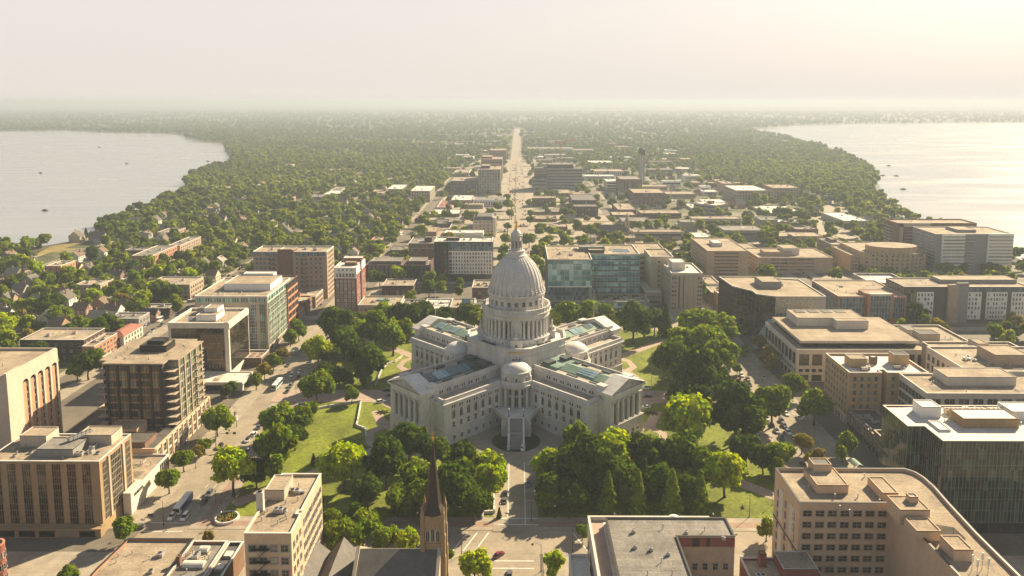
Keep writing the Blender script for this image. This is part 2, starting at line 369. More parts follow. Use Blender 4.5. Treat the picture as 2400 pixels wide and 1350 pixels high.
# the park square
PX0, PX1, PY0, PY1 = -116, 116, -123, 123.8
b = MB(); b.prism(rect(PX0, PX1, PY0, PY1), 0, .14); structure('pavement', b, M_PAVE)
b = MB(); b.ring(rect(PX0 + 2.2, PX1 - 2.2, PY0 + 2.2, PY1 - 2.2), 3.2, .12, .16); structure('brick_walk', b, M_BRICKP)
sheet('lawn', rect(PX0 + 8.5, PX1 - 8.5, PY0 + 8.5, PY1 - 8.5), .18, M_GRASS)
def rotp(pl, a): return [(p[0] * math.cos(a) - p[1] * math.sin(a), p[0] * math.sin(a) + p[1] * math.cos(a)) for p in pl]
def disc(cx, cy, r, n=40, ry=None): return [(cx + r * math.cos(2 * math.pi * i / n), cy + (ry or r) * math.sin(2 * math.pi * i / n)) for i in range(n)]
for i in range(4):
    a = math.pi / 2 * i - math.pi / 2
    fm = M_CONC if i in (0, 2) else M_PINK
    sheet('drive', rotp([(60, -11), (72, -8.2), (124, -8.2), (124, 8.2), (72, 8.2), (60, 11)], a), .20, fm)
    sheet('drive', rotp(disc(50.5, 0, 19.8), a), .21, M_CONC if i == 0 else M_PINK)
    sheet('drive', rotp([(40, -26), (54, -20), (66, -12), (66, 12), (54, 20), (40, 26), (30, 20), (30, -20)], a), .214, M_CONC if i == 0 else M_PINK)
    sheet('planting_bed', rotp(disc(52, 0, 10.8, ry=10.8), a), .24, M_BED if i == 0 else M_GRASS)
    a2 = a + math.pi / 4      # forecourt in front of each wing and its walk to the street corner
    sheet('forecourt', rotp([(62, -21), (79, -18), (86, -8), (86, 8), (79, 18), (62, 21)], a2), .22, M_PINK)
    sheet('walk', rotp([(84, -3), (150, -3), (150, 3), (84, 3)], a2), .205, M_PINK)
    sheet('lawn_patch', rotp([(71, -15), (77, -14.5), (82, -8), (82, -2), (71, -3)], a2), .25, M_GRASS)
    sheet('lawn_patch', rotp([(71, 15), (77, 14.5), (82, 8), (82, 2), (71, 3)], a2), .25, M_GRASS)
    for s in (-1, 1):
        sheet('walk', rotp([(66, s * 19), (60, s * 34), (64, s * 36), (71, s * 20)], a2), .207, M_PINK)
seams(M_CONC, 5.0, .86, .02); seams(M_PAVE, 2.4, .82, .04)
# painted lines
def line(x0, y0, x1, y1, wd=.18, z=.215):
    d = Vector((x1 - x0, y1 - y0)).normalized() * wd; n = (-d.y, d.x)
    return [(x0 + n[0], y0 + n[1], z), (x0 - n[0], y0 - n[1], z), (x1 - n[0], y1 - n[1], z), (x1 + n[0], y1 + n[1], z)]
LM = MB()
def ln_(*a, **k): LM.add(line(*a, **k), [(0, 1, 2, 3)])
for x in (-2.9, 3.4): ln_(x, -120, x, -72, z=.222)
for y in (-115, -103, -96, -88.5, -81, -74):
    ln_(-2.9, y, -6.4, y, .1, z=.222); ln_(3.4, y, 6.6, y, .1, z=.222)
ln_(-6.5, -115.5, 8, -115.5, .25, z=.222); ln_(-6.5, -119.5, 8, -119.5, .25, z=.222)
for x, s in ((-17, 1), (-13.5, 1), (-9.5, 1), (20, -1), (24, -1)): ln_(x - 1.5 * s * 0, -124.5, x - 4.2 * s, -135.5, .22, z=.075)
ln_(-7.5, -141, 6, -141, .22, z=.08); ln_(-7.5, -145, 6, -145, .22, z=.08)
for x in (-118, -121.3): 
    for k in range(30): ln_(x, -118 + 8 * k, x, -115 + 8 * k, .09, z=.075)
for y0, y1 in ((-124.5, -119), (124, 129)):
    ln_(-131, y0, -117, y0, .2, z=.075); ln_(-131, y1, -117, y1, .2, z=.075)
for k in range(60):
    for x in (-12, -7, 4, 8): ln_(x - 1.5, 145 + 12 * k, x - 1.5, 149 + 12 * k, .09, z=.075)
structure('road_markings', LM, M_PAINT)
# curving shore highway on the right
pts = [at(*p) for p in ((1975, 570), (1945, 545), (1930, 525), (1935, 510), (1955, 497), (1960, 488), (1935, 470), (1905, 468), (1800, 455))]
for off in (-9, 9):
    b = MB(); vs = []
    for i, p in enumerate(pts):
        q0 = pts[max(0, i - 1)]; q1 = pts[min(len(pts) - 1, i + 1)]; d = Vector((q1[0] - q0[0], q1[1] - q0[1])).normalized(); n = (-d.y, d.x)
        for s in (-7, 7): vs.append((p[0] + n[0] * (off + s), p[1] + n[1] * (off + s), .2))
    b.add(vs, [(2 * i, 2 * i + 1, 2 * i + 3, 2 * i + 2) for i in range(len(pts) - 1)]); structure('highway', b, M_CONC)
for p in pts: block(p[0] - 16, p[0] + 16, p[1] - 25, p[1] + 25, 0)
# strip of planted median along the avenue
b = MB()
for k in range(14): b.box(-3.2, -1.6, 290 + k * 90, 290 + k * 90 + 70, .05, .2)
structure('median', b, M_YARD)
block(PX0, PX1, PY0, PY1, 0)
# ------------------------------------------------------------------ the domed capitol
M_DOME = mat('dome_granite', (0.55, 0.54, 0.52), .75, .10, .2, .08)
def _joints(m, zs, col=.72):
    n = m.node_tree; b = n.nodes['Principled BSDF']; g = n.nodes.new('ShaderNodeNewGeometry'); s = n.nodes.new('ShaderNodeSeparateXYZ')
    n.links.new(g.outputs['Position'], s.inputs[0])
    d = n.nodes.new('ShaderNodeMath'); d.operation = 'MULTIPLY'; d.inputs[1].default_value = 1 / zs; n.links.new(s.outputs['Z'], d.inputs[0])
    f = n.nodes.new('ShaderNodeMath'); f.operation = 'FRACT'; n.links.new(d.outputs[0], f.inputs[0])
    l = n.nodes.new('ShaderNodeMath'); l.operation = 'LESS_THAN'; l.inputs[1].default_value = .16; n.links.new(f.outputs[0], l.inputs[0])
    k = n.nodes.new('ShaderNodeMapRange'); k.inputs[3].default_value = 1; k.inputs[4].default_value = col; n.links.new(l.outputs[0], k.inputs[0])
    old = b.inputs['Base Color'].links[0].from_node
    v = n.nodes.new('ShaderNodeVectorMath'); v.operation = 'SCALE'; n.links.new(old.outputs[0], v.inputs[0]); n.links.new(k.outputs[0], v.inputs[3]); n.links.new(v.outputs[0], b.inputs['Base Color'])
_joints(M_DOME, 1.05); _joints(M_STONE, 1.3, .88)
M_RUST = mat('rusticated_granite', (0.54, 0.52, 0.49), .85, .10, .15, .07); _joints(M_RUST, .9, .82)
M_COPPER = mat('patinated_copper', (.15, .23, .18), .7, .2, .2, .1)
M_COPPERD = mat('dark_copper_and_shade', (.05, .07, .065), .65, .25, .2, .1)
M_SKYL = glass_mat('skylight_glass', (.16, .30, .36), (.32, .46, .50), .5, .15, cell=(1.5, 50))
M_SKYD = glass_mat('dull_skylight_glass', (.03, .085, .105), (.07, .15, .18), .5, .25, cell=(1.1, 50))
M_GOLD = mat('gilding', (.75, .42, .08), .35, .1, 1, metal=.8)
M_CAPROOF = mat('promenade_roof', (.37, .315, .25), .9, .18, .15, .1)
CAP = thing('domed_capitol', 'pale granite domed capitol with four pedimented wings in the middle of the park', 'capitol')
M_STEP = mat('dark_granite_steps', (.26, .25, .235), .85, .12, .5, .1)  # even grey, darker than the wall granite
_wm = {}
DEFG = glass_mat('capitol_glass', (.008, .009, .010), (.05, .05, .05), .2)
def window_mesh(w, h, style='plain', fm=None, gm=None, d=.22, bars=True):
    """window facing -y, origin at the middle of its bottom edge; frame stands proud of the wall, pane sits behind it"""
    fm = fm or M_FRAME; gm = gm or DEFG
    key = (round(w, 2), round(h, 2), style, fm.name, gm.name, d)
    if key in _wm: return _wm[key]
    b = MB(); hw = w / 2; t = min(.16, w * .12)
    if style == 'arch':
        n = 8; hs = h - hw
        arc = [(hw * math.cos(math.pi * i / n), hs + hw * math.sin(math.pi * i / n)) for i in range(n + 1)]
        pts = [(-hw, 0), (hw, 0)] + arc
        b.add([(x, -.03, z) for x, z in pts], [tuple(range(len(pts)))], 1)
        T = t * 2.2
        b.box(-hw - T, -hw, -d, 0, 0, hs); b.box(hw, hw + T, -d, 0, 0, hs)
        for i in range(n):
            a0, a1 = math.pi * i / n, math.pi * (i + 1) / n
            q = [(r * math.cos(a), hs + r * math.sin(a)) for a in (a0, a1) for r in (hw, hw + T)]
            b.add([(q[0][0], -d, q[0][1]), (q[1][0], -d, q[1][1]), (q[3][0], -d, q[3][1]), (q[2][0], -d, q[2][1]), (q[0][0], 0, q[0][1]), (q[1][0], 0, q[1][1]), (q[3][0], 0, q[3][1]), (q[2][0], 0, q[2][1])],
                  [(0, 1, 2, 3), (1, 5, 6, 2), (0, 3, 7, 4)], 0)
        b.box(-.05, .05, -.08, -.035, 0, h - .1); b.box(-hw, hw, -.08, -.035, hs - .05, hs + .05)
    else:
        b.add([(-hw, -.03, 0), (hw, -.03, 0), (hw, -.03, h), (-hw, -.03, h)], [(0, 1, 2, 3)], 1)
        b.box(-hw - t, -hw, -d, 0, 0, h); b.box(hw, hw + t, -d, 0, 0, h); b.box(-hw - t, hw + t, -d, 0, h, h + t)
        b.box(-hw - t * 1.5, hw + t * 1.5, -d - .12, 0, -t, 0)
        if bars and w > .9: b.box(-.045, .045, -.09, -.035, 0, h)
        if bars and h > 1.3: b.box(-hw, hw, -.085, -.035, h * .5 - .05, h * .5 + .05)
        if style == 'pediment':
            b.box(-hw - .55, hw + .55, -.5, 0, h + t, h + t + .28)
            b.add([(-hw - .55, -.5, h + t + .28), (hw + .55, -.5, h + t + .28), (0, -.5, h + 1.05), (-hw - .55, 0, h + t + .28), (hw + .55, 0, h + t + .28), (0, 0, h + 1.05)], [(0, 1, 2), (0, 2, 5, 3), (1, 4, 5, 2)], 0)
    me = b.mesh('window', [fm, gm]); _wm[key] = me
    return me
def pair_mesh(w, h, gap, fm, gm=None):
    key = ('pair', w, h, gap, fm.name)
    if key in _wm: return _wm[key]
    gm = gm or DEFG; b = MB()
    for s in (-1, 1):
        c = s * (w + gap) / 2
        b.add([(c - w / 2, -.03, 0), (c + w / 2, -.03, 0), (c + w / 2, -.03, h), (c - w / 2, -.03, h)], [(0, 1, 2, 3)], 1)
    for x0, x1 in ((-w - gap / 2 - .15, -w - gap / 2), (-gap / 2, gap / 2), (w + gap / 2, w + gap / 2 + .15)): b.box(x0, x1, -.2, 0, 0, h)
    b.box(-w - gap / 2 - .2, w + gap / 2 + .2, -.25, 0, -.18, 0); b.box(-w - gap / 2 - .15, w + gap / 2 + .15, -.2, 0, h, h + .15)
    me = b.mesh('window', [fm, gm]); _wm[key] = me; return me
W_, U0, U1, WU, UU, UP = 18.8, 12.0, 63.0, 10.7, 65.0, 69.6
def column_mesh(name, r, h, m):
    b = MB(); b.box(-r * 1.45, r * 1.45, -r * 1.45, r * 1.45, 0, .35)
    b.lathe([(r * 1.25, .35), (r * 1.25, .6), (r, .8), (r * .98, h * .4), (r * .84, h - 1.3), (r * .95, h - 1.25), (r * 1.25, h - .35)], 14)
    b.box(-r * 1.4, r * 1.4, -r * 1.4, r * 1.4, h - .35, h); return b.mesh(name, m)
ME_COL = column_mesh('column', .95, 11.1, M_STONE); ME_COLS = column_mesh('column', .72, 9.5, M_STONE); ME_COLP = column_mesh('column', .72, 10.8, M_STONE)
def balustrade(b, p, q, z, h=1.75, nrm=None, t=.45):
    """solid parapet panels with cap and piers between p and q"""
    p = Vector(p); q = Vector(q); d = q - p; L = d.length; d.normalize(); a = math.atan2(d.y, d.x)
    k = len(b.v); b.box(0, L, -t / 2, t / 2, z + .15, z + h - .2); b.box(-.1, L + .1, -t * .75, t * .75, z + h - .2, z + h); b.box(0, L, -t * .7, t * .7, z, z + .15)
    n = max(1, int(round(L / 4.3)))
    for i in range(n + 1):
        x = L * i / n; b.box(x - .45, x + .45, -t * .85, t * .85, z, z + h + .05)
    b.xf(Matrix.Translation((p.x, p.y, 0)) @ Matrix.Rotation(a, 4, 'Z'), k)
def wing(ang, side, near, gl):
    w = MB()
    w.prism(rect(U0, U1, -W_, W_), 6.3, 18.7, 0, top=False)
    w.prism(rect(U0, U1 + .35, -W_ - .35, W_ + .35), 0, 6.1, 1, top=True, mt=0)
    w.prism(rect(U0, U1 + .55, -W_ - .55, W_ + .55), 6.1, 6.5, 0)
    w.prism(rect(U0, U1 + .15, -W_ - .15, W_ + .15), 17.9, 18.5, 0, bot=True)
    w.prism(rect(U0, U1 + .6, -W_ - .6, W_ + .6), 18.5, 18.9, 0, bot=True); w.prism(rect(U0, U1 + 1.1, -W_ - 1.1, W_ + 1.1), 18.9, 19.55, 0, bot=True, mt=0)
    for s in (-1, 1):
        balustrade(w, (30, s * (W_ - .1)), (U1 - .1, s * (W_ - .1)), 19.6)
        balustrade(w, (U1 - .1, s * (W_ - .1)), (U1 - .1, s * 11.5), 19.6)
        for i in range(8):            # flat piers between the window bays
            u = 29.6 + 4.32 * i
            w.box(u - .55, u + .55, s * W_ - .14 if s < 0 else W_, s * W_ if s < 0 else W_ + .14, 6.5, 17.9)
    # upper block, portico walls and base storey
    w.prism(rect(U0, UU, -WU, WU), 19.6, 24.0, 0, top=False); w.prism(rect(U0, UU + .5, -WU - .5, WU + .5), 23.5, 24.0, 0, top=True, bot=True)
    w.ring(rect(22, UU, -WU, WU), .5, 24.0, 25.3)
    for s in (-1, 1): w.box(60.6, UU + .3, s * 9.2 - 1.6, s * 9.2 + 1.6, 25.0, 26.0)
    w.prism(rect(U1, UU, -12.2, 12.2), 0, 20.4, 0, top=True)
    w.prism(rect(UU, UP + .6, -11.6, 11.6), 0, 8.9, 1, top=True, mt=0); w.prism(rect(UU, UP + .9, -11.9, 11.9), 8.5, 9.0, 0, bot=True)
    for i in range(4): w.box(UP + .6, UP + 2.6 - i * .5, -7, 7, 0 + i * .3, .3 + i * .3, 0)
    for s in (-1, 1): w.box(UU, UP - .1, s * 11.0 - .6, s * 11.0 + .6, 9.0, 20.2)
    w.prism(rect(UU, UP, -11.4, 11.4), 20.2, 22.6, 0, bot=True); w.prism(rect(UU - 1.5, UP + 1.0, -12.4, 12.4), 22.6, 23.5, 0, bot=True)
    wg = part('wing', w, [M_STONE, M_RUST], CAP, rz=rad(ang))
    # pediment with tympanum relief
    p = MB(); zt = 28.5
    for u0, u1, z0, k in ((UU - 2.5, UP + .1, 23.5, 10.6), (UP + .1, UP + .9, 23.5, 12.2)):
        p.add([(u0, -k, z0), (u0, k, z0), (u0, 0, zt - .6), (u1, -k, z0), (u1, k, z0), (u1, 0, zt - .6)], [(0, 2, 1), (3, 4, 5), (0, 3, 5, 2), (1, 2, 5, 4)], 0) if k < 11 else None
    for s in (-1, 1):            # raking cornices
        p.add([(UU - 3, 0, zt), (UP + 1.1, 0, zt), (UP + 1.1, s * 12.5, 23.9), (UU - 3, s * 12.5, 23.9), (UU - 3, 0, zt - .7), (UP + 1.1, 0, zt - .7), (UP + 1.1, s * 12.5, 23.5), (UU - 3, s * 12.5, 23.5)],
              [(0, 1, 2, 3), (4, 7, 6, 5), (1, 5, 6, 2), (0, 3, 7, 4), (3, 2, 6, 7)] if s > 0 else [(3, 2, 1, 0), (5, 6, 7, 4), (2, 6, 5, 1), (4, 7, 3, 0), (7, 6, 2, 3)], 0)
    rnd = random.Random(ang)
    for i in range(15):          # the carved figures
        v = -8.4 + 1.2 * i; hh = (4.4 * (1 - abs(v) / 10.6)) * (.55 + .35 * rnd.random())
        p.ball(UP + .3, v, 23.6 + hh * .5, .42, .5, hh * .5, 6, 5, 0); p.ball(UP + .4, v, 23.6 + hh * 1.02, .26, .26, .3, 6, 4, 0)
    part('pediment', p, [M_STONE], wg)
    for i in range(6): link('column', ME_COL, wg, (UP - .8, -9.6 + 3.84 * i, 9.0))
    # roofs
    r = MB(); r.box(22.5, UU - .5, -WU + .5, WU - .5, 24.05, 24.3)
    for s in (-1, 1): r.box(30, U1 - .4, min(s * (WU + .1), s * (W_ - .4)), max(s * (WU + .1), s * (W_ - .4)), 19.6, 19.9)
    for u, v, a, c, h in ((33, 7.9, 2.6, .9, .7), (44, -7.8, 2.8, .9, .8), (52, 7.8, 2.5, .8, .6), (57, -7.6, 2.4, .8, .6), (39, 8.2, 2.0, .8, .6)): r.box(u - a, u + a, v - c, v + c, 24.3, 24.3 + h, 1)
    part('roof', r, [M_CAPROOF, M_COPPERD], wg)
    c = MB(); c.add([(34, -5.2, 24.6), (62, -5.2, 24.6), (62, 5.2, 24.6), (34, 5.2, 24.6), (34, 0, 26.3), (62, 0, 26.3), (34, -5.2, 24.3), (62, -5.2, 24.3), (62, 5.2, 24.3), (34, 5.2, 24.3)],
                    [(0, 1, 5, 4), (2, 3, 4, 5), (3, 0, 4), (1, 2, 5), (6, 7, 1, 0), (8, 9, 3, 2), (9, 6, 0, 3), (7, 8, 2, 1)], 0)
    c.box(23, 34, -6.5, 6.5, 24.31, 25.5, 1 if ang == 225 else 0); c.box(25, 29, -7.5, -2, 25.5, 26.8, 1); c.box(27, 31, 2.5, 7.5, 24.35, 27.0, 1)  # dark boxes next to the central block stand in for the shadow there
    part('copper_roof', c, [M_COPPER if ang != 225 else M_SKYD, M_COPPERD], wg)
    for u0, u1, v0, v1, bright in gl:
        g = MB(); sl = 1.7 / 5.2
        for s in (-1, 1):
            za = 26.3 + .22; f = lambda v: za - abs(v) * sl
            g.add([(u0, 0, f(0)), (u1, 0, f(0)), (u1, s * v1, f(v1)), (u0, s * v1, f(v1)), (u0, s * v1, f(v1) - .5), (u1, s * v1, f(v1) - .5)], [(0, 1, 2, 3), (3, 2, 5, 4)] if s < 0 else [(3, 2, 1, 0), (4, 5, 2, 3)], 1)
            nb = int((u1 - u0) / 1.5)
            for i in range(nb + 1):
                u = u0 + (u1 - u0) * i / nb
                g.beam((u, 0, f(0) + .06), (u, s * v1, f(v1) + .06), .09)
            for q in (1, 2, 3): g.beam((u0, s * v1 * q / 3, f(v1 * q / 3) + .05), (u1, s * v1 * q / 3, f(v1 * q / 3) + .05), .07)
        part('skylight', g, [M_FRAME, M_SKYL if bright else M_SKYD], wg)
    # windows of the side that looks at the camera, and of the portico wall
    rz = 0 if side < 0 else math.pi; y = side * W_
    for i in range(7):
        u = 31.8 + 4.32 * i
        link('square_window', window_mesh(1.35, 1.7, 'plain', M_RUST, d=.15), wg, (u, side * (W_ + .35), 2.2), rz)
        link('pedimented_window', window_mesh(1.3, 2.4, 'pediment', M_STONE), wg, (u, y, 7.6), rz)
        link('arched_window', window_mesh(1.7, 4.0, 'arch', M_STONE), wg, (u, y, 11.5), rz)
        link('paired_window', pair_mesh(.75, 1.25, .55, M_STONE), wg, (u, y, 16.35), rz)
        link('attic_window', pair_mesh(.8, 1.3, .55, M_STONE), wg, (u + .3, side * WU, 20.9), rz)
    for v in (-15.5, 15.5): link('square_window', window_mesh(1.3, 1.7, 'plain', M_RUST, d=.15), wg, (U1 + .35, v, 2.2), math.pi / 2)
    if near:
        for i in range(5):
            v = -7.68 + 3.84 * i
            link('portico_window', window_mesh(1.6, 3.2, 'plain', M_STONE), wg, (UU, v, 9.6), math.pi / 2)
            link('portico_arched_window', window_mesh(1.6, 4.2, 'arch', M_STONE), wg, (UU, v, 14.6), math.pi / 2)
            link('door', window_mesh(1.7, 3.4, 'plain', M_RUST, d=.25), wg, (UP + .6, v, .9 if abs(v) < 6 else 2.2), math.pi / 2) if abs(v) < 6 else link('square_window', window_mesh(1.3, 1.8, 'plain', M_RUST, d=.15), wg, (UP + .6, v, 2.4), math.pi / 2)
    return wg
wing(225, 1, True, [(40.5, 47, 0, 4.9, 0), (47.6, 55, 0, 4.9, 1), (55.6, 60.5, 0, 4.7, 0)])
wing(315, -1, True, [(44, 54, 0, 4.2, 1)])
wing(135, 1, False, [(43, 48, 0, 4.3, 1), (54, 58.5, 0, 4.3, 1)])
wing(45, -1, False, [(40, 47, 0, 4.3, 1), (52, 57, 0, 3.6, 0)])
# central block
k, h = 24.4, 6.6
octo = [(k, -h), (k, h), (h, k), (-h, k), (-k, h), (-k, -h), (-h, -k), (h, -k)]
c = MB(); c.prism(octo, 0, 31.9, 0); c.ring(octo, .7, 31.9, 33.2)
c.ring(inset(octo, -.35), .5, 33.0, 33.35); c.ring(inset(octo, -.3), .4, 29.2, 29.7); c.ring(inset(octo, -.4), .45, 24.5, 25.2)
for i in range(4):
    a = math.pi / 2 * i - math.pi / 2; t = (-math.sin(a), math.cos(a)); n = (math.cos(a), math.sin(a))
    for j in range(9):
        o = -3.6 + .9 * j; x, y = n[0] * (k + .12) + t[0] * o, n[1] * (k + .12) + t[1] * o
        c.box(x - .3, x + .3, y - .3, y + .3, 31.2, 31.75, 1)
part('central_block', c, [M_STONE, M_GOLD], CAP)
cb = [o for o in COL.objects if o.name.startswith('central_block')][0]
for i in range(3): link('small_window', window_mesh(.7, 1.3, 'plain', M_STONE), cb, (-1.5 + 1.5 * i, -k, 27.0), 0)
for i in range(4):              # rooftop hatches and fans on the terrace round the drum
    for s in (-1, 1):
        a = math.pi / 2 * i + math.pi / 4 + s * .13; b = MB(); b.box(-1.9, 1.9, -.8, .8, 31.9, 32.9); b.box(-1.6, 1.6, -.6, .6, 32.9, 33.3)
        part('roof_hatch', b, [M_COPPERD], cb, (19.6 * math.cos(a), 19.6 * math.sin(a), 0), a + math.pi / 2)
# drum
d = MB(); d.lathe([(17.0, 31.9), (17.0, 34.2), (17.3, 34.3), (17.3, 34.8), (12.7, 34.8), (12.7, 44.4)], 64)
d.lathe([(12.7, 44.4), (16.5, 44.4), (16.5, 45.9), (16.9, 46.0), (17.4, 46.6), (17.4, 47.1), (13.6, 47.3)], 64)
for i in range(36):
    a = 2 * math.pi * (i + .5) / 36; k2 = len(d.v); d.box(12.6, 12.95, -.3, .3, 34.8, 44.4); d.xf(Matrix.Rotation(a, 4, 'Z'), k2)
dr = part('drum', d, [M_STONE], CAP)
b = MB(); b.lathe([(16.9, 47.1), (16.9, 47.6), (16.7, 47.6), (16.7, 49.0), (16.95, 49.0), (16.95, 49.4), (16.2, 49.4), (16.2, 47.2)], 64)
for i in range(40):
    a = 2 * math.pi * i / 40; k2 = len(b.v); b.box(16.1, 17.05, -.45, .45, 47.1, 49.5); b.xf(Matrix.Rotation(a, 4, 'Z'), k2)
part('balustrade', b, [M_STONE], dr)
for i in range(40):
    a = 2 * math.pi * (i + .5) / 40
    if min(abs(((a - q + math.pi) % (2 * math.pi)) - math.pi) for q in (0, math.pi / 2, math.pi, -math.pi / 2)) > .21:
        link('column', ME_COLS, dr, (15.6 * math.cos(a), 15.6 * math.sin(a), 34.85), a)
for i in range(18):
    a = 2 * math.pi * (i + .5) / 18; link('drum_arched_window', window_mesh(1.5, 5.6, 'arch', M_STONE), dr, (12.72 * math.cos(a), 12.72 * math.sin(a), 36.2), a + math.pi / 2)
for i in range(24):
    a = 2 * math.pi * i / 24; link('slit_window', window_mesh(.4, 1.0, 'plain', M_STONE, d=.08, bars=False), dr, (17.0 * math.cos(a + .13), 17.0 * math.sin(a + .13), 32.6), a + .13 + math.pi / 2)
def figure(b, x, y, z, s, m=0, arm=0):
    b.lathe([(.75 * s, z), (.62 * s, z + .9 * s), (.42 * s, z + 2.0 * s), (.55 * s, z + 2.7 * s), (.5 * s, z + 3.1 * s), (.16 * s, z + 3.35 * s), (.16 * s, z + 3.5 * s)], 10, x, y, m)
    b.ball(x, y, z + 3.85 * s, .3 * s, .3 * s, .38 * s, 8, 6, m)
    for q in (-1, 1):
        if arm and q > 0: b.beam((x + q * .5 * s, y, z + 3.0 * s), (x + q * .9 * s, y - .9 * s, z + 3.2 * s), .15 * s, m, 6, .1 * s)
        else: b.beam((x + q * .55 * s, y, z + 3.0 * s), (x + q * .75 * s, y - .25 * s, z + 1.9 * s), .17 * s, m, 6, .12 * s)
for i in range(4):              # the four projecting piers with their seated statue groups
    a = math.pi / 2 * i - math.pi / 2
    b = MB(); b.box(12.8, 16.6, -2.6, 2.6, 34.8, 44.4); b.box(14, 19.6, -2.9, 2.9, 31.9, 35.2); b.box(13.8, 19.9, -3.15, 3.15, 35.2, 35.6); b.box(16.4, 19.3, -1.3, 1.3, 35.6, 37.2)
    for s in (-1, 1): b.box(16.4, 16.9, s * 2.2 - .4, s * 2.2 + .4, 35.6, 44.4)
    pr = part('pier', b, [M_STONE], dr, rz=a); link('small_window', window_mesh(.9, 1.2, 'plain', M_STONE, d=.1), pr, (19.6, 0, 32.5), math.pi / 2)
    b = MB(); figure(b, 0, 0, 37.2, .95); figure(b, -1.7, .2, 35.6, .72); figure(b, 1.7, .2, 35.6, .72); b.box(-.9, .9, -.8, .6, 35.65, 37.3)
    part('statue_group', b, [M_STONE], dr, (math.cos(a) * 18.1, math.sin(a) * 18.1, 0), a + math.pi / 2, smooth=False)
# attic and dome
b = MB(); b.lathe([(13.6, 47.2), (13.6, 54.6), (14.2, 54.7), (14.5, 55.2), (14.5, 55.8), (13.4, 56.0)], 64)
for i in range(24):
    a = 2 * math.pi * (i + .5) / 24; k2 = len(b.v); b.box(13.5, 13.9, -.55, .55, 47.2, 54.6); b.xf(Matrix.Rotation(a, 4, 'Z'), k2)
at_ = part('attic_storey', b, [M_STONE], CAP)
for i in range(24):
    a = 2 * math.pi * i / 24; link('attic_storey_window', window_mesh(1.35, 2.1, 'plain', M_STONE), at_, (13.6 * math.cos(a), 13.6 * math.sin(a), 50.6), a + math.pi / 2)
prof = [(13.5, 55.9), (13.5, 57.4), (13.25, 57.6), (13.05, 59.4), (12.75, 61.3), (12.25, 63.3), (11.55, 65.3), (10.65, 67.2), (9.5, 69.0), (8.15, 70.7), (6.6, 72.2), (5.0, 73.3), (4.4, 73.7)]
b = MB(); b.lathe(prof, 96); dm = part('dome', b, [M_DOME], CAP, smooth=True)
b = MB()
for i in range(32):
    a = 2 * math.pi * i / 32; k2 = len(b.v)
    for (r0, z0), (r1, z1) in zip(prof[2:-1], prof[3:]):
        w0, w1 = .36 * (r0 / 13) + .06, .36 * (r1 / 13) + .06
        b.add([(r0 - .2, -w0, z0), (r0 + .28, -w0, z0), (r0 + .28, w0, z0), (r0 - .2, w0, z0), (r1 - .2, -w1, z1), (r1 + .28, -w1, z1), (r1 + .28, w1, z1), (r1 - .2, w1, z1)], [(0, 1, 5, 4), (1, 2, 6, 5), (2, 3, 7, 6)], 0)
    b.box(13.2, 14.5, -.62, .62, 55.8, 57.0); b.box(13.1, 14.1, -.5, .5, 57.0, 58.0); b.box(13.0, 13.6, -.42, .42, 58.0, 59.0)
    b.xf(Matrix.Rotation(a, 4, 'Z'), k2)
part('rib', b, [M_STONE], dm)
b = MB(); b.lathe([(5.3, 73.2), (5.2, 73.9), (4.5, 74.3), (4.1, 74.4), (4.1, 75.8), (4.35, 75.9), (4.35, 76.3), (3.6, 76.3), (3.6, 76.5), (2.3, 76.6), (2.25, 83.2), (2.9, 83.4), (3.0, 83.9), (2.5, 84.1), (2.3, 85.0), (1.6, 86.0), (.8, 86.6), (.7, 87.0), (0, 87.0)], 24)
for i in range(8):
    a = 2 * math.pi * (i + .5) / 8; b.cyl(2.75 * math.cos(a), 2.75 * math.sin(a), 76.5, 83.4, .3, .26, 8); b.cyl(2.7 * math.cos(a), 2.7 * math.sin(a), 83.9, 85.3, .28, .1, 6)
ln = part('lantern', b, [M_STONE], CAP)
for i in range(8):
    a = 2 * math.pi * i / 8 - math.pi / 2; link('lantern_window', window_mesh(.8, 3.6, 'arch', M_STONE, d=.1), ln, (2.28 * math.cos(a), 2.28 * math.sin(a), 77.6), a + math.pi / 2)
b = MB(); b.ball(0, 0, 87.3, .55, .55, .5, 8, 6); figure(b, 0, 0, 87.6, 1.0, 0, 1); part('gilded_statue', b, [M_GOLD], CAP)
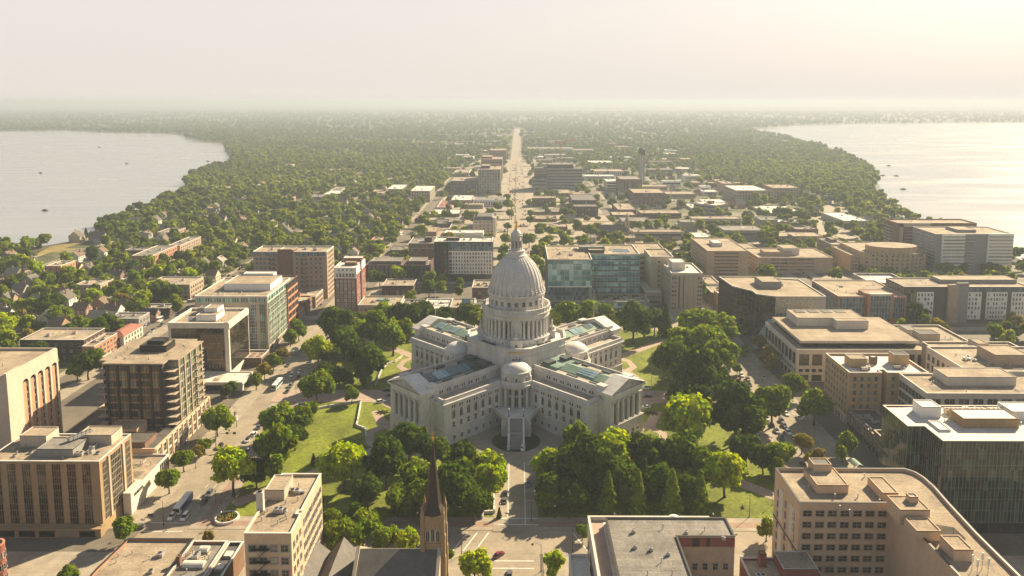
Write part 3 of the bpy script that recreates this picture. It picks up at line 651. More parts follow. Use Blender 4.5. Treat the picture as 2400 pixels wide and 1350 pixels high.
# corner pavilions, porches and stairs
for i, a in enumerate((-math.pi / 2, 0, math.pi / 2, math.pi)):
    cx, R = 28.1, 8.9; f0 = -.92; f1 = .92
    b = MB()
    b.lathe([(R - 2.6, 0), (R - 2.6, 20.2)], 24, cx, 0, 0, -1.25, 1.25)
    b.lathe([(R - 2.6, 19.4), (R + .1, 19.4), (R + .1, 20.2), (R + .9, 20.6), (R + .9, 21.0), (R - 3, 21.1)], 24, cx, 0, 0, f0 - .15, f1 + .15)
    b.xf(Matrix.Translation((0, 0, -1.4)), 0)
    k2 = len(b.v); b.lathe([(R + .15, 19.55), (R + .15, 21.3), (R - .35, 21.3), (R - .35, 19.55)], 24, cx, 0, 0, f0, f1)
    b.lathe([(R - .3, 0), (R - .3, 8.6), (R - 3, 8.8)], 20, cx, 0, 1, -1.2, 1.2)
    pv = part('corner_pavilion', b, [M_STONE, M_RUST], CAP, rz=a)
    for t in (-.66, -.21, .21, .66): link('column', ME_COLP, pv, (cx + (R - .8) * math.cos(t), (R - .8) * math.sin(t), 8.8 - 1.4 + .3), t)
    for t in (-.42, 0, .42):
        x, y = cx + (R - 2.6) * math.cos(t), (R - 2.6) * math.sin(t)
        link('pavilion_arched_window', window_mesh(1.4, 3.4, 'arch', M_STONE), pv, (x, y, 14.2), t + math.pi / 2)
        link('pavilion_door', window_mesh(1.5, 4.2, 'plain', M_STONE), pv, (x, y, 8.9), t + math.pi / 2)
    b = MB(); b.lathe([(6.7, 19.6), (6.7, 24.6), (7.1, 24.8), (7.1, 25.3), (6.4, 25.4)], 40)
    for j in range(8):
        t = 2 * math.pi * (j + .5) / 8; k2 = len(b.v); b.box(6.4, 7.5, -.6, .6, 19.6, 23.2); b.box(6.4, 7.1, -.6, .6, 23.2, 24.2); b.xf(Matrix.Rotation(t, 4, 'Z'), k2)
    sdm = part('small_drum', b, [M_STONE], CAP, (29.5 * math.cos(a), 29.5 * math.sin(a), 0), a)
    for j in range(16):
        if j % 2 == 0: t = 2 * math.pi * j / 16; link('small_drum_window', window_mesh(.8, 1.7, 'plain', M_STONE, d=.15), sdm, (6.7 * math.cos(t), 6.7 * math.sin(t), 21.3), t + math.pi / 2)
    b = MB(); b.lathe([(6.5, 25.3), (6.2, 26.1), (5.4, 27.1), (4.0, 28.0), (2.2, 28.6), (0, 28.8)], 40); part('small_dome', b, [M_STONE], CAP, (29.5 * math.cos(a), 29.5 * math.sin(a), 0), 0, smooth=True)
    # raised porch with carriage openings under it, and the flight of steps
    b = MB(); pl = [(33, -8.6), (38.5, -10.2), (46.2, -6.2), (47.4, -4.6), (47.4, 4.6), (46.2, 6.2), (38.5, 10.2), (33, 8.6)]
    b.prism(pl, 7.6, 8.8, 0, bot=True); b.prism([(39, -5.2), (47, -5.2), (47, 5.2), (39, 5.2)], 0, 7.6, 1, top=False)
    for s in (-1, 1):
        b.box(46.0, 47.4, s * 5.6 - 1.1, s * 5.6 + 1.1, 0, 7.6, 1)
        balustrade(b, (47.2, s * 3.2), (47.2, s * 5.6), 8.8, 1.2); balustrade(b, (47, s * 5.6), (39, s * 9.8), 8.8, 1.2)
    n = 26
    for j in range(n):
        x0 = 47.4 + j * 10.6 / n + (2.0 if j >= 13 else 0); z1 = 8.6 * (1 - j / n); b.box(x0, x0 + 10.6 / n + (2.0 if j == 12 else 0), -2.9, 2.9, 0, z1, 2)
    for s in (-1, 1):
        for x0, x1, z0, z1 in ((47.4, 52.7, 9.6, 5.4), (54.7, 60.4, 5.2, 1.2)):
            y0, y1 = s * 3.3 - .45, s * 3.3 + .45
            b.add([(x0, y0, 0), (x1, y0, 0), (x1, y1, 0), (x0, y1, 0), (x0, y0, z0), (x1, y0, z1), (x1, y1, z1), (x0, y1, z0)], [(4, 5, 6, 7), (0, 1, 5, 4), (1, 2, 6, 5), (2, 3, 7, 6), (3, 0, 4, 7)], 0)
        b.box(52.7, 54.7, s * 3.3 - .45, s * 3.3 + .45, 0, 5.4); b.box(60.2, 61.4, s * 3.3 - .7, s * 3.3 + .7, 0, 1.9)
    st = part('entrance_stairs', b, [M_STONE, M_RUST, M_STEP], CAP, rz=a)
    for s in (-1, 1):
        b = MB(); b.cyl(0, 0, 0, .5, .35, .3, 8); b.cyl(0, 0, .5, 3.0, .12, .1, 6); b.ball(0, 0, 3.35, .38, .38, .42, 8, 6, 1)
        part('stair_lamp', b, [M_DARK, M_WHITEP], st, (47.6, s * 3.3, 9.7))
# flagpoles on the wings
for x, y, z in ((-46, 46, 28.3), (44, 48, 28.3), (37, -40, 25.3), (-37, -40, 25.3)):
    b = MB(); b.cyl(0, 0, 0, 15 if y > 0 else 10, .11, .06, 6); b.ball(0, 0, 15.1 if y > 0 else 10.1, .2, .2, .2, 6, 4)
    part('flagpole', b, [M_WHITEP], CAP, (x, y, z))
# ------------------------------------------------------------------ building kit
_pm = {}
DEFG = M_GLASS
M_PATCH = [mat('roof_patch_dark', (.20, .165, .12), .95, .2), mat('roof_patch_pale', (.42, .36, .27), .95, .2), mat('roof_patch_grey', (.26, .25, .225), .9, .2)]
def shared(key, fn):
    if key not in _pm: _pm[key] = fn()
    return _pm[key]
def fr(xl, xr, yf, H, back=None, xb=None, d=None):
    """footprint of an axis-parallel building whose front roof edge (height H) runs xl..xr at row yf in the photo"""
    x0, y0 = at(xl, yf, H); x1, y1_ = at(xr, yf, H)
    y1 = at(xb if xb is not None else (xl + xr) / 2, back, H)[1] if back else y0 + d
    return rect(x0, x1, y0, y1)
LAND = []     # (object, short phrase) used to say where small things stand
class Bld:
    def __init__(s, name, label, cat, poly, H, wall, roof, par=.8, cap=None, z0=0, group=None, rz=0.0, capt=.4, foot=True, short=None, over=0.0):
        s.cx = sum(p[0] for p in poly) / len(poly); s.cy = sum(p[1] for p in poly) / len(poly)
        s.root = thing(name, label, cat, (s.cx, s.cy, z0), rz, group); s.H = H; s.wins = []; s.wall = wall; s.roofm = roof
        s.p = [(p[0] - s.cx, p[1] - s.cy) for p in poly]
        b = MB(); b.prism(s.p, 0, H - par, 0, top=False); b.ring(s.p, capt, H - par, H, 0)
        part('wall', b, [wall], s.root)
        b = MB(); q = inset(s.p, capt); b.prism(q, H - par - .3, H - par + .02, 0, bot=False); part('roof', b, [roof], s.root)
        if cap is not None:
            b = MB(); b.ring(inset(s.p, -.12 - over), capt + .24 + over, H - .02 if not over else H - .25, H + .14); part('coping', b, [cap], s.root)
        if foot:
            xs = [p[0] for p in poly]; ys = [p[1] for p in poly]; block(min(xs), max(xs), min(ys), max(ys))
        if short: LAND.append((s.root, short))
        s.par = par; s.z0 = z0; s.rnd = random.Random(int(abs(s.cx * 7 + s.cy * 13)))
    def edge(s, e):
        a = Vector(s.p[e]); c = Vector(s.p[(e + 1) % len(s.p)]); d = c - a; return a, d.normalized(), d.length, math.atan2(d.y, d.x)
    def pos(s, e, t, out=0.0):
        a, d, L, _ = s.edge(e); q = a + d * t; return (q.x + d.y * out, q.y - d.x * out)
    def win(s, e, cols, rows, w, h, z0, dz, m0=1.5, m1=1.5, style='plain', fm=None, gm=None, name='window', skip=(), mesh=None, prob=1.0, d=.2, out=0.0, bars=True):
        a, dv, L, ang = s.edge(e)
        me = mesh or window_mesh(w, h, style, fm or M_FRAME, gm, d, bars)
        for i in range(cols):
            t = m0 + (L - m0 - m1) * (i + .5) / cols
            for j in range(rows):
                if (i, j) in skip or s.rnd.random() > prob: continue
                x, y = s.pos(e, t, out); s.wins.append((name, me, (x, y, z0 + dz * j), ang))
        return s
    def face(s, e, name, b, mats, t=0.0, z=0.0, out=0.0, label=None):
        """part built in wall coordinates (x along the wall, -y outward, z up)"""
        x, y = s.pos(e, t, out); return part(name, b, mats, s.root, (x, y, z), s.edge(e)[3], label=label)
    def curtain(s, e, z0, z1, nx, nz, m0=0, m1=0, fm=None, gm=None, vb=.12, hb=.12, d=.18, name='curtain_wall', sp=None, spm=None):
        L = s.edge(e)[2]; W = L - m0 - m1; b = MB(); H = z1 - z0
        b.add([(0, -.06, 0), (W, -.06, 0), (W, -.06, H), (0, -.06, H)], [(0, 1, 2, 3)], 1)
        if vb:
            for i in range(nx + 1): x = W * i / nx; b.box(max(0, x - vb / 2), min(W, x + vb / 2), -d, -.05, 0, H)
        if hb:
            for j in range(nz + 1): z = H * j / nz; b.box(0, W, -d * .8, -.055, max(0, z - hb / 2), min(H, z + hb / 2))
        if sp:
            for j in range(nz): z = H * j / nz; b.box(0, W, -.1, -.058, z, z + sp, 2)
        return s.face(e, name, b, [fm or M_FRAME, gm or M_GLASS, spm or fm or M_FRAME], m0, z0)
    def bands(s, e, rows, z0, dz, h, m0=1, m1=1, seg=1, gap=.8, gm=None, fm=None, pane=1.6, name='ribbon_window'):
        L = s.edge(e)[2]; W = (L - m0 - m1 - gap * (seg - 1)) / seg
        def mk():
            b = MB(); b.add([(0, -.03, 0), (W, -.03, 0), (W, -.03, h), (0, -.03, h)], [(0, 1, 2, 3)], 1)
            b.box(-.1, W + .1, -.2, 0, -.15, 0); b.box(-.1, W + .1, -.2, 0, h, h + .12)
            for i in range(int(W / pane) + 1):
                x = W * i / max(1, int(W / pane)); b.box(x - .06, x + .06, -.12, -.02, 0, h)
            return b.mesh(name, [fm or M_FRAME, gm or M_GLASS])
        me = shared(('band', round(W, 2), h, (fm or M_FRAME).name, (gm or M_GLASS).name), mk)
        for j in range(rows):
            for k in range(seg):
                x, y = s.pos(e, m0 + k * (W + gap)); s.wins.append((name, me, (x, y, z0 + dz * j), s.edge(e)[3]))
        return s
    def strips(s, e, n, w, z0, z1, m0, m1, nz, nv=3, gm=None, fm=None, name='window_strip', d=.12):
        H = z1 - z0; L = s.edge(e)[2]
        def mk():
            b = MB(); b.add([(-w / 2, -.03, 0), (w / 2, -.03, 0), (w / 2, -.03, H), (-w / 2, -.03, H)], [(0, 1, 2, 3)], 1)
            for i in range(nv + 1): x = -w / 2 + w * i / nv; b.box(x - .05, x + .05, -d, -.02, 0, H)
            for j in range(nz + 1): z = H * j / nz; b.box(-w / 2, w / 2, -d * .8, -.025, z - .06, z + .06)
            return b.mesh(name, [fm or M_FRAME, gm or M_GLASS])
        me = shared(('strip', round(w, 2), round(H, 2), nz, nv, (fm or M_FRAME).name, (gm or M_GLASS).name), mk)
        for i in range(n):
            x, y = s.pos(e, m0 + (L - m0 - m1) * (i + .5) / n); s.wins.append((name, me, (x, y, z0), s.edge(e)[3]))
        return s
    def piers(s, e, n, w, d, z0, z1, m0=0, m1=0, m=None, name='pilaster', ends=True):
        L = s.edge(e)[2]; m = m or s.wall
        def mk():
            b = MB(); b.box(-w / 2, w / 2, -d, 0, 0, z1 - z0); return b.mesh(name, m)
        me = shared(('pier', w, d, round(z1 - z0, 2), m.name), mk)
        for i in range(n + 1 if ends else n):
            t = m0 + (L - m0 - m1) * (i if ends else i + .5) / n
            x, y = s.pos(e, min(max(t, w / 2), L - w / 2)); link(name, me, s.root, (x, y, z0), s.edge(e)[3])
        return s
    def band(s, e, z, h, d=.15, m=None, m0=0, m1=0, name='string_course'):
        L = s.edge(e)[2] - m0 - m1; b = MB(); b.box(0, L, -d, 0, 0, h); s.face(e, name, b, [m or s.wall], m0, z); return s
    def balconies(s, e, rows, z0, dz, t0, t1, depth=1.6, m=None, rail=None):
        W = t1 - t0; m = m or M_FRAME
        def mk():
            b = MB(); b.box(0, W, -depth, 0, 0, .22); b.box(0, W, -depth, -depth + .06, 1.05, 1.12, 1)
            for x in (0, W - .06): b.box(x, x + .06, -depth, 0, 1.05, 1.12, 1)
            k = int(W / .5)
            for i in range(k + 1): b.box(W * i / k - .02, W * i / k + .02, -depth, -depth + .04, .22, 1.08, 1)
            return b.mesh('balcony', [m, rail or M_DARK])
        me = shared(('balc', round(W, 2), depth, m.name), mk)
        for j in range(rows):
            x, y = s.pos(e, t0); s.wins.append(('balcony', me, (x, y, z0 + dz * j), s.edge(e)[3]))
        return s
    def top(s, name, x0, x1, y0, y1, h, wall=None, roof=None, z=None, cap=None, label=None):
        """box on the roof, in local metres from the building's middle"""
        z = s.H - .78 if z is None else z
        b = MB(); b.prism(rect(x0, x1, y0, y1), 0, h, 0, top=False); b.prism(inset(rect(x0, x1, y0, y1), .25), h - .5, h - .25, 1); b.ring(rect(x0, x1, y0, y1), .25, h - .26, h + .02, 2)
        return part(name, b, [wall or s.wall, roof or s.roofm, cap or wall or s.wall], s.root, (0, 0, z), label=label)
    def frac(s, fx0, fx1, fy0, fy1):
        xs = [p[0] for p in s.p]; ys = [p[1] for p in s.p]; X = lambda f: min(xs) + f * (max(xs) - min(xs)); Y = lambda f: min(ys) + f * (max(ys) - min(ys))
        return X(fx0), X(fx1), Y(fy0), Y(fy1)
    def pent(s, name, fx0, fx1, fy0, fy1, h, wall=None, roof=None, cap=None, z=None, label=None): return s.top(name, *s.frac(fx0, fx1, fy0, fy1), h, wall, roof, z, cap, label)
    def units(s, lst, kind='rooftop_unit'):
        for fx, fy in lst:
            x, _, y, _ = s.frac(fx, fx, fy, fy); q = s.rnd.randint(0, 2)
            def mk():
                b = MB()
                if kind == 'vent_pipe': b.cyl(0, 0, 0, 1.1, .16, .16, 8); b.cyl(0, 0, 1.1, 1.35, .28, .22, 8); return b.mesh(kind, M_METAL)
                if q == 0: b.box(-1.4, 1.4, -.9, .9, .25, 1.6); b.cyl(-.6, 0, 1.6, 1.75, .5, .5, 10, 1); b.cyl(.7, 0, 1.6, 1.75, .5, .5, 10, 1); b.box(-1.5, 1.5, -1, 1, 0, .25, 1)
                elif q == 1: b.box(-1, 1, -1, 1, .2, 1.3); b.box(1, 2.4, -.5, .5, .3, .9); b.cyl(0, 0, 1.3, 1.5, .6, .5, 12, 1)
                else: b.box(-.7, .7, -.7, .7, 0, .9); b.cyl(0, 0, .9, 1.2, .45, .55, 10, 1)
                return b.mesh(kind, [M_METAL, M_DARK])
            me = shared(('unit', kind, q), mk)
            link(kind, me, s.root, (x, y, s.H - .78), s.rnd.choice((0, math.pi / 2)))
        return s
    def done(s):
        xs = [p[0] for p in s.p]; ys = [p[1] for p in s.p]; X0, X1, Y0, Y1 = min(xs), max(xs), min(ys), max(ys); ar = (X1 - X0) * (Y1 - Y0)
        if len(s.p) == 4 and ar > 180 and s.cy < 700:      # repairs, pipes and vents that every flat roof collects
            zd = s.H - s.par + .024
            for k in range(min(4, 1 + int(ar / 450))):
                w_, d_ = s.rnd.uniform(2, 7), s.rnd.uniform(1.5, 6); x = s.rnd.uniform(X0 + 1.5, X1 - w_ - 1.5); y = s.rnd.uniform(Y0 + 1.5, Y1 - d_ - 1.5)
                b = MB(); b.add([(x, y, zd + k * .004), (x + w_, y, zd + k * .004), (x + w_, y + d_, zd + k * .004), (x, y + d_, zd + k * .004)], [(0, 1, 2, 3)]); part('roof_patch', b, [s.rnd.choice(M_PATCH)], s.root)
            for k in range(min(3, int(ar / 500))):
                x = s.rnd.uniform(X0 + 2, X1 - 6); y = s.rnd.uniform(Y0 + 2, Y1 - 2); L = s.rnd.uniform(3, 9); b = MB(); b.beam((x, y, zd + .35), (min(x + L, X1 - 1), y, zd + .35), .16, 0, 6); b.beam((min(x + L, X1 - 1), y, zd + .35), (min(x + L, X1 - 1), min(y + L * .5, Y1 - 1), zd + .35), .16, 0, 6); part('roof_pipe', b, [M_METAL], s.root)
            scatter(s, min(9, 2 + int(ar / 160)))
        c = Vector((CAMX - s.cx, CAMY - s.cy, CAMZ))
        byn = {}
        for w in s.wins: byn.setdefault(w[0], []).append(w)
        for nme, l in byn.items():
            l.sort(key=lambda w: (Vector(w[2]) - c).length)
            for _, me, loc, ang in l[:100]: link(nme, me, s.root, loc, ang)
            if len(l) > 100:      # past a hundred: the farther ones as one part
                b = MB(); mats = []
                for _, me, loc, ang in l[100:]:
                    M = Matrix.Translation(loc) @ Matrix.Rotation(ang, 4, 'Z'); o = len(b.v)
                    for v in me.vertices: b.v.append(tuple(M @ v.co))
                    ix = []
                    for m in me.materials:
                        if m not in mats: mats.append(m)
                        ix.append(mats.index(m))
                    for p in me.polygons: b.f.append([i + o for i in p.vertices]); b.m.append(ix[p.material_index])
                o = part(nme, b, mats, s.root); o['kind'] = 'stuff'
        return s
def scatter(b, n, x0=.08, x1=.92, y0=.1, y1=.9, kind='vent_pipe'):
    return b.units([(x0 + (x1 - x0) * b.rnd.random(), y0 + (y1 - y0) * b.rnd.random()) for _ in range(n)], kind)
# more materials
W_TAN = mat('tan_stone', (.42, .35, .265), .85, .10, .2, .08, streak=.3)
W_BEIGE = mat('beige_concrete', (.47, .40, .315), .85, .10, .2, .07, streak=.3)
W_PEACH = mat('peach_stucco', (.52, .375, .25), .85, .09, .2, .06, streak=.3)
W_BROWN = mat('brown_stone', (.31, .215, .115), .85, .12, .2, .1, streak=.3)
W_BRICK = mat('red_brick', (.23, .075, .05), .9, .14, .4, .14)
W_BRICKB = mat('brown_brick', (.19, .115, .075), .9, .14, .4, .14)
W_BRICKD = mat('dark_brick', (.075, .045, .04), .9, .14, .4, .14)
W_BRICKT = mat('tan_brick', (.375, .285, .205), .9, .12, .4, .12)
W_PINKB = mat('pink_brick', (.48, .235, .14), .9, .10, .4, .1)
W_YBRICK = mat('yellow_brick', (.45, .31, .165), .9, .12, .4, .12)
W_CREAM = mat('cream_stone', (.56, .51, .43), .85, .08, .2, .06, streak=.3)
W_WHITE = mat('white_panel', (.72, .70, .65), .7, .07, .2, .05, streak=.3)
W_GREY = mat('grey_panel', (.24, .235, .225), .7, .08, .3, .06)
W_DGREY = mat('dark_grey_panel', (.075, .072, .07), .6, .1, .3, .06)
W_BLACK = mat('black_panel', (.02, .019, .018), .45, .1, .3, .06)
W_SALMON = mat('salmon_brick', (.42, .20, .12), .9, .1, .4, .1)
R_TILE = mat('red_roof_tile', (.30, .125, .085), .85, .14, .5, .15)
R_SLATE = mat('slate_roof', (.12, .112, .10), .8, .16, .4, .16)
G_DARK = glass_mat('bronze_glass', (.010, .009, .007), (.10, .085, .05), .25, .08, cell=(1.6, 3.6))
G_GREEN = glass_mat('green_glass', (.02, .085, .07), (.12, .36, .28), .5, .1, cell=(1.5, 3.6))
G_TEAL = glass_mat('pale_teal_glass', (.07, .18, .20), (.38, .58, .57), .55, .08, cell=(3.0, 4.0))
G_BLUE = glass_mat('blue_grey_glass', (.03, .06, .085), (.13, .21, .27), .45, .08, cell=(1.5, 3.5))
G_LOBBY = glass_mat('warm_dark_glass', (.012, .012, .010), (.07, .06, .04), .3, .1, cell=(2.5, 3.6))
# ------------------------------------------------------------------ buildings left of the park
# brown office with vertical window strips
b = Bld('office_building', 'brown stone office block with tall dark vertical window strips, lower left by the street', 'office', rect(-184, -144, -126, -104), 26.5, W_BROWN, M_ROOFTAN, .35, M_STONE, short='brown window strip office')
for i in range(7): pass
b.strips(0, 7, 3.0, 3.6, 25.6, 1.5, 2.0, 9, 4, gm=G_DARK, fm=W_BROWN)
b.strips(1, 1, 2.6, 4.2, 25.3, 1.2, 16.8, 9, 3, gm=G_LOBBY, fm=W_TAN); b.strips(1, 1, 6.6, 4.2, 25.3, 6.3, 7.2, 9, 6, gm=G_LOBBY, fm=W_TAN); b.strips(1, 1, 3.2, 4.2, 25.3, 17, 1.2, 9, 4, gm=G_LOBBY, fm=W_TAN)
for t in (5.6, 15.3): b.piers(1, 1, 1.0, .5, 3.8, 26, t - .5, 22 - t - .5, m=W_TAN, ends=False)
b.band(0, 3.2, .5, .8, W_BROWN)
m = MB(); m.box(0, 40.5, -2.6, 0, 0, 3.0, 0); m.box(0, 40.9, -3.0, 0, 3.0, 3.4, 0)
for i in range(5): m.box(5 + 7 * i, 10.5 + 7 * i, -2.66, -2.55, .3, 2.5, 1)
b.face(0, 'ground_storey', m, [W_BROWN, M_GLASS], 0, 0)
b.pent('penthouse', .40, .72, .18, .62, 3.4, W_GREY, M_ROOFGREY); b.pent('penthouse', .62, .93, .62, .97, 4.2, W_BEIGE, M_ROOFTAN); b.pent('penthouse', .12, .36, .55, .9, 4.6, W_BEIGE, M_ROOFTAN)
m = MB(); 
for i in range(6): m.box(-.9, .9, i * 1.5, i * 1.5 + 1.3, .5, 1.5); m.cyl(0, i * 1.5 + .65, 1.5, 1.62, .5, .5, 10, 1)
part('cooling_unit', m, [M_METAL, M_DARK], b.root, (4, -1.5, b.H + 2.6), -.5)
b.units([(.75, .25), (.82, .35), (.8, .5), (.9, .3), (.3, .3), (.2, .2)]); scatter(b, 10); b.done()
# museum with the lettered wall
b = Bld('museum', 'low cream museum with lettered side wall beside the brown office', 'museum', rect(-172, -140.8, -103.7, -82), 8.0, W_CREAM, M_ROOFTAN, .6, M_STONE, short='cream museum')
m = MB(); m.box(0, 12.5, -.5, 0, 3.6, 8.3, 0); m.box(-10.2, 0, -.5, 2.4, 0, 8.3, 0); b.face(1, 'sign_wall', m, [W_CREAM], .2, 0)
b.curtain(1, .4, 7.6, 5, 2, 13.2, .6, fm=M_WHITEP, gm=M_GLASS)
def lettering(txt, size, m, parent, loc, rot, ext=.06):
    cu = bpy.data.curves.new('lettering', 'FONT'); cu.body = txt; cu.size = size; cu.extrude = ext; cu.align_x = 'CENTER'; cu.materials.append(m)
    oc = bpy.data.objects.new('lettering', cu); COL.objects.link(oc); bpy.context.view_layer.update(); me = bpy.data.meshes.new_from_object(oc.evaluated_get(bpy.context.evaluated_depsgraph_get())); bpy.data.objects.remove(oc)
    o = bpy.data.objects.new('lettering', me); COL.objects.link(o); o.parent = parent; o.location = loc; o.rotation_euler = rot; return o
x, y = b.pos(1, -4.6, .62); lettering('MUSEUM', 1.7, M_DARK, b.root, (x, y, 5.9), (math.pi / 2, 0, math.pi / 2))
b.pent('roof_monitor', .2, .55, .3, .7, 1.6); scatter(b, 5); b.done()
# pilastered two-storey block under and south of the glass condominium
b = Bld('store_building', 'low pink stone store block with paired pilasters and dark flat roof beside the museum', 'shop building', rect(-192, -146.6, -81.5, -26), 10.0, W_PEACH, M_ROOFDARK, .6, W_PEACH, short='pilastered store block')
b.piers(1, 11, .8, .45, .3, 9.6, 1, 1, W_PEACH)
for k in range(11): 
    for z, h in ((1.2, 3.3), (5.4, 3.4)): b.wins.append(('window', window_mesh(2.3, h, 'plain', W_CREAM, G_LOBBY), (*b.pos(1, 1 + 53.5 * (k + .5) / 11), z), b.edge(1)[3]))
b.band(1, 4.7, .5, .12, W_CREAM); b.pent('penthouse', .62, .9, .02, .2, 3.0, W_BRICKB, M_ROOFDARK); b.pent('penthouse', .45, .72, .2, .36, 4.5, W_PEACH, M_ROOFTAN)
scatter(b, 9, .1, .9, .05, .35); b.units([(.55, .1), (.35, .15), (.3, .3)]); b.done()
# glass condominium with balconies
x0, x1, y0, y1 = -180, -147.8, -60, -27.5
pl = [(x0, y0 + 4), (x0 + 3.5, y0 + 4), (x0 + 3.5, y0), (x1 - 4.5, y0), (x1 - 4.5, y0 + 5), (x1, y0 + 5), (x1, y1 - 3), (x1 - 4, y1 - 3), (x1 - 4, y1), (x0, y1)]
b = Bld('condominium', 'dark glass condominium with corner balconies and a flat overhanging tan roof', 'apartment building', pl, 28.2, W_DGREY, M_ROOFTAN, .2, None, z0=9.8, short='balconied glass condominium')
m = MB(); m.prism(inset(b.p, -1.0), 28.2, 28.75, 0, bot=True); part('roof_slab', m, [M_ROOFTAN], b.root)
L0 = b.edge(2)[2]
b.curtain(2, .4, 27.6, 15, 8, .2, .2, fm=W_DGREY, gm=glass_mat('condo_glass', (.03, .028, .02), (.24, .21, .14), .55, .1, cell=(3.2, 3.4)), d=.25, sp=.7, spm=W_BROWN)
b.piers(2, 5, 1.1, .55, 0, 28, .2, .2, W_BLACK)
b.curtain(5, .4, 27.6, 12, 8, .2, .2, fm=W_TAN, gm=glass_mat('condo_glass_green', (.03, .05, .035), (.26, .36, .24), .6, .1, cell=(2.0, 3.4)), d=.3, sp=.5, spm=W_TAN)
b.piers(5, 4, .7, .6, 0, 28, .2, .2, W_TAN)
for e, L in ((3, 5.0), (4, 4.5), (0, 3.5), (6, 4.0)): b.curtain(e, .4, 27.6, 3, 8, .1, .1, fm=W_DGREY, gm=M_GLASS, sp=.6, spm=W_DGREY)
b.balconies(4, 8, .6, 3.4, 0, 4.9, 4.6, W_TAN); b.balconies(5, 8, .6, 3.4, 17, 23.5, 1.6, W_TAN); b.balconies(0, 8, .6, 3.4, -1.5, 3.3, 3.6, W_TAN); b.balconies(6, 8, .6, 3.4, 0, 3.8, 3.4, W_TAN)
b.top('penthouse', -7, 5, 0, 9, 3.0, W_BLACK, M_ROOFTAN, z=28.7); b.top('penthouse', -4.5, 3, 2, 7.5, 1.6, W_BLACK, M_DARK, z=31.6)
m = MB()
for r in (9.5,):
    for i in range(12):
        t0 = -1.5 + 3.0 * i / 12; t1 = -1.5 + 3.0 * (i + 1) / 12; p = (3 + r * math.cos(t0), 4 + r * math.sin(t0)); q = (3 + r * math.cos(t1), 4 + r * math.sin(t1))
        m.beam((*p, 29.8), (*q, 29.8), .06); m.beam((*p, 28.7), (*p, 29.85), .05)
for p, q in (((-13, -2), (-7, -9)), ((-7, -9), (3.6, -5.5)), ((-13, -2), (-13, 8))):
    m.beam((*p, 29.8), (*q, 29.8), .06)
    for i in range(7): t = i / 6; m.beam((p[0] + (q[0] - p[0]) * t, p[1] + (q[1] - p[1]) * t, 28.7), (p[0] + (q[0] - p[0]) * t, p[1] + (q[1] - p[1]) * t, 29.85), .04)
part('roof_railing', m, [W_BROWN], b.root)
for fx, fy in ((.15, .2), (.3, .15), (.62, .14), (.8, .3), (.85, .7), (.1, .6)):
    X, _, Y, _ = b.frac(fx, fx, fy, fy); m = MB(); m.cyl(0, 0, 0, .8, .35, .3, 8); part('roof_vent', m, [M_METAL], b.root, (X, Y, 28.7))
b.done()
# white stair tower beside it
b = Bld('stair_tower', 'slim grey concrete stair tower against the condominium', 'tower', rect(-186.5, -181.3, -45, -36), 36, W_BEIGE, M_ROOFGREY, .6, foot=False); b.done()
# tall hotel with arched bays
yN = at(7, 882, 44)[1]; xE = at(7, 882, 44)[0]; yB = at(158, 816, 44)[1]
b = Bld('hotel_tower', 'tall beige hotel slab with pink brick bays under rounded arches, far left edge', 'hotel', rect(-262, xE, yN, yB), 44, W_BEIGE, M_ROOFTAN, .9, W_BEIGE, short='arched pink hotel')
L = b.edge(1)[2]; n = 5; m0 = 9.5; bw = (L - m0 - .6) / n
for i in range(n):
    m = MB(); w2 = bw - 1.1; z1 = 38.6
    m.box(0, w2, -.10, -.02, 0, z1 - 1.5, 0)
    for s in (0, 1):
        X = .1 if s == 0 else w2 - .65
        m.box(X, X + .55, -.16, -.1, 0, z1 - 1.6, 1)
        for j in range(12): m.box(X, X + .55, -.22, -.15, j * 3.1, j * 3.1 + 1.0, 2)
    m.box(.4, w2 - .4, -.16, -.1, z1 - 2.4, z1 - 1.5, 1)
    b.face(1, 'bay', m, [W_PINKB, G_LOBBY, W_BEIGE], m0 + bw * i + .55, 1.0)
    a = MB(); k = 8; r = 1.6
    for s in (0, 1):
        xc = r if s == 0 else w2 - r; pts = [((0 if s == 0 else w2), 0), ((0 if s == 0 else w2), r)] + [(xc + (-1 if s == 0 else 1) * r * math.cos(t * math.pi / 2 / k), r * math.sin(t * math.pi / 2 / k)) for t in range(k, -1, -1)]
        a.add([(x, -.7, z) for x, z in pts] + [(x, 0, z) for x, z in pts], [tuple(range(len(pts))) if s else tuple(range(len(pts) - 1, -1, -1))] + [(q, q + 1, len(pts) + q + 1, len(pts) + q) for q in range(2, len(pts) - 1)], 0)
    a.box(0, w2, -.7, 0, r, r + .3); b.face(1, 'arch', a, [W_BEIGE], m0 + bw * i + .55, z1 - 1.7)
for i in range(n + 1): b.wins.append(('pier', shared('hotelpier', lambda: MB().box(-.55, .55, -.7, 0, 0, 39.5).mesh('pier', W_BEIGE)), (*b.pos(1, min(m0 + bw * i, L - .76)), 0), b.edge(1)[3]))
m = MB(); m.box(0, L - m0 + .5, -.72, 0, 0, 5.2); b.face(1, 'fascia', m, [W_BEIGE], m0 - .7, 38.8)
m = MB(); m.box(0, m0 - .75, -1.3, 0, 0, 44.9); b.face(1, 'end_wall', m, [W_BEIGE], 0, 0)
b.pent('penthouse', .2, .5, .4, .8, 2.6); b.win(0, 6, 10, 1.6, 1.5, 8, 3.3, 30, 8, gm=G_LOBBY); b.done()
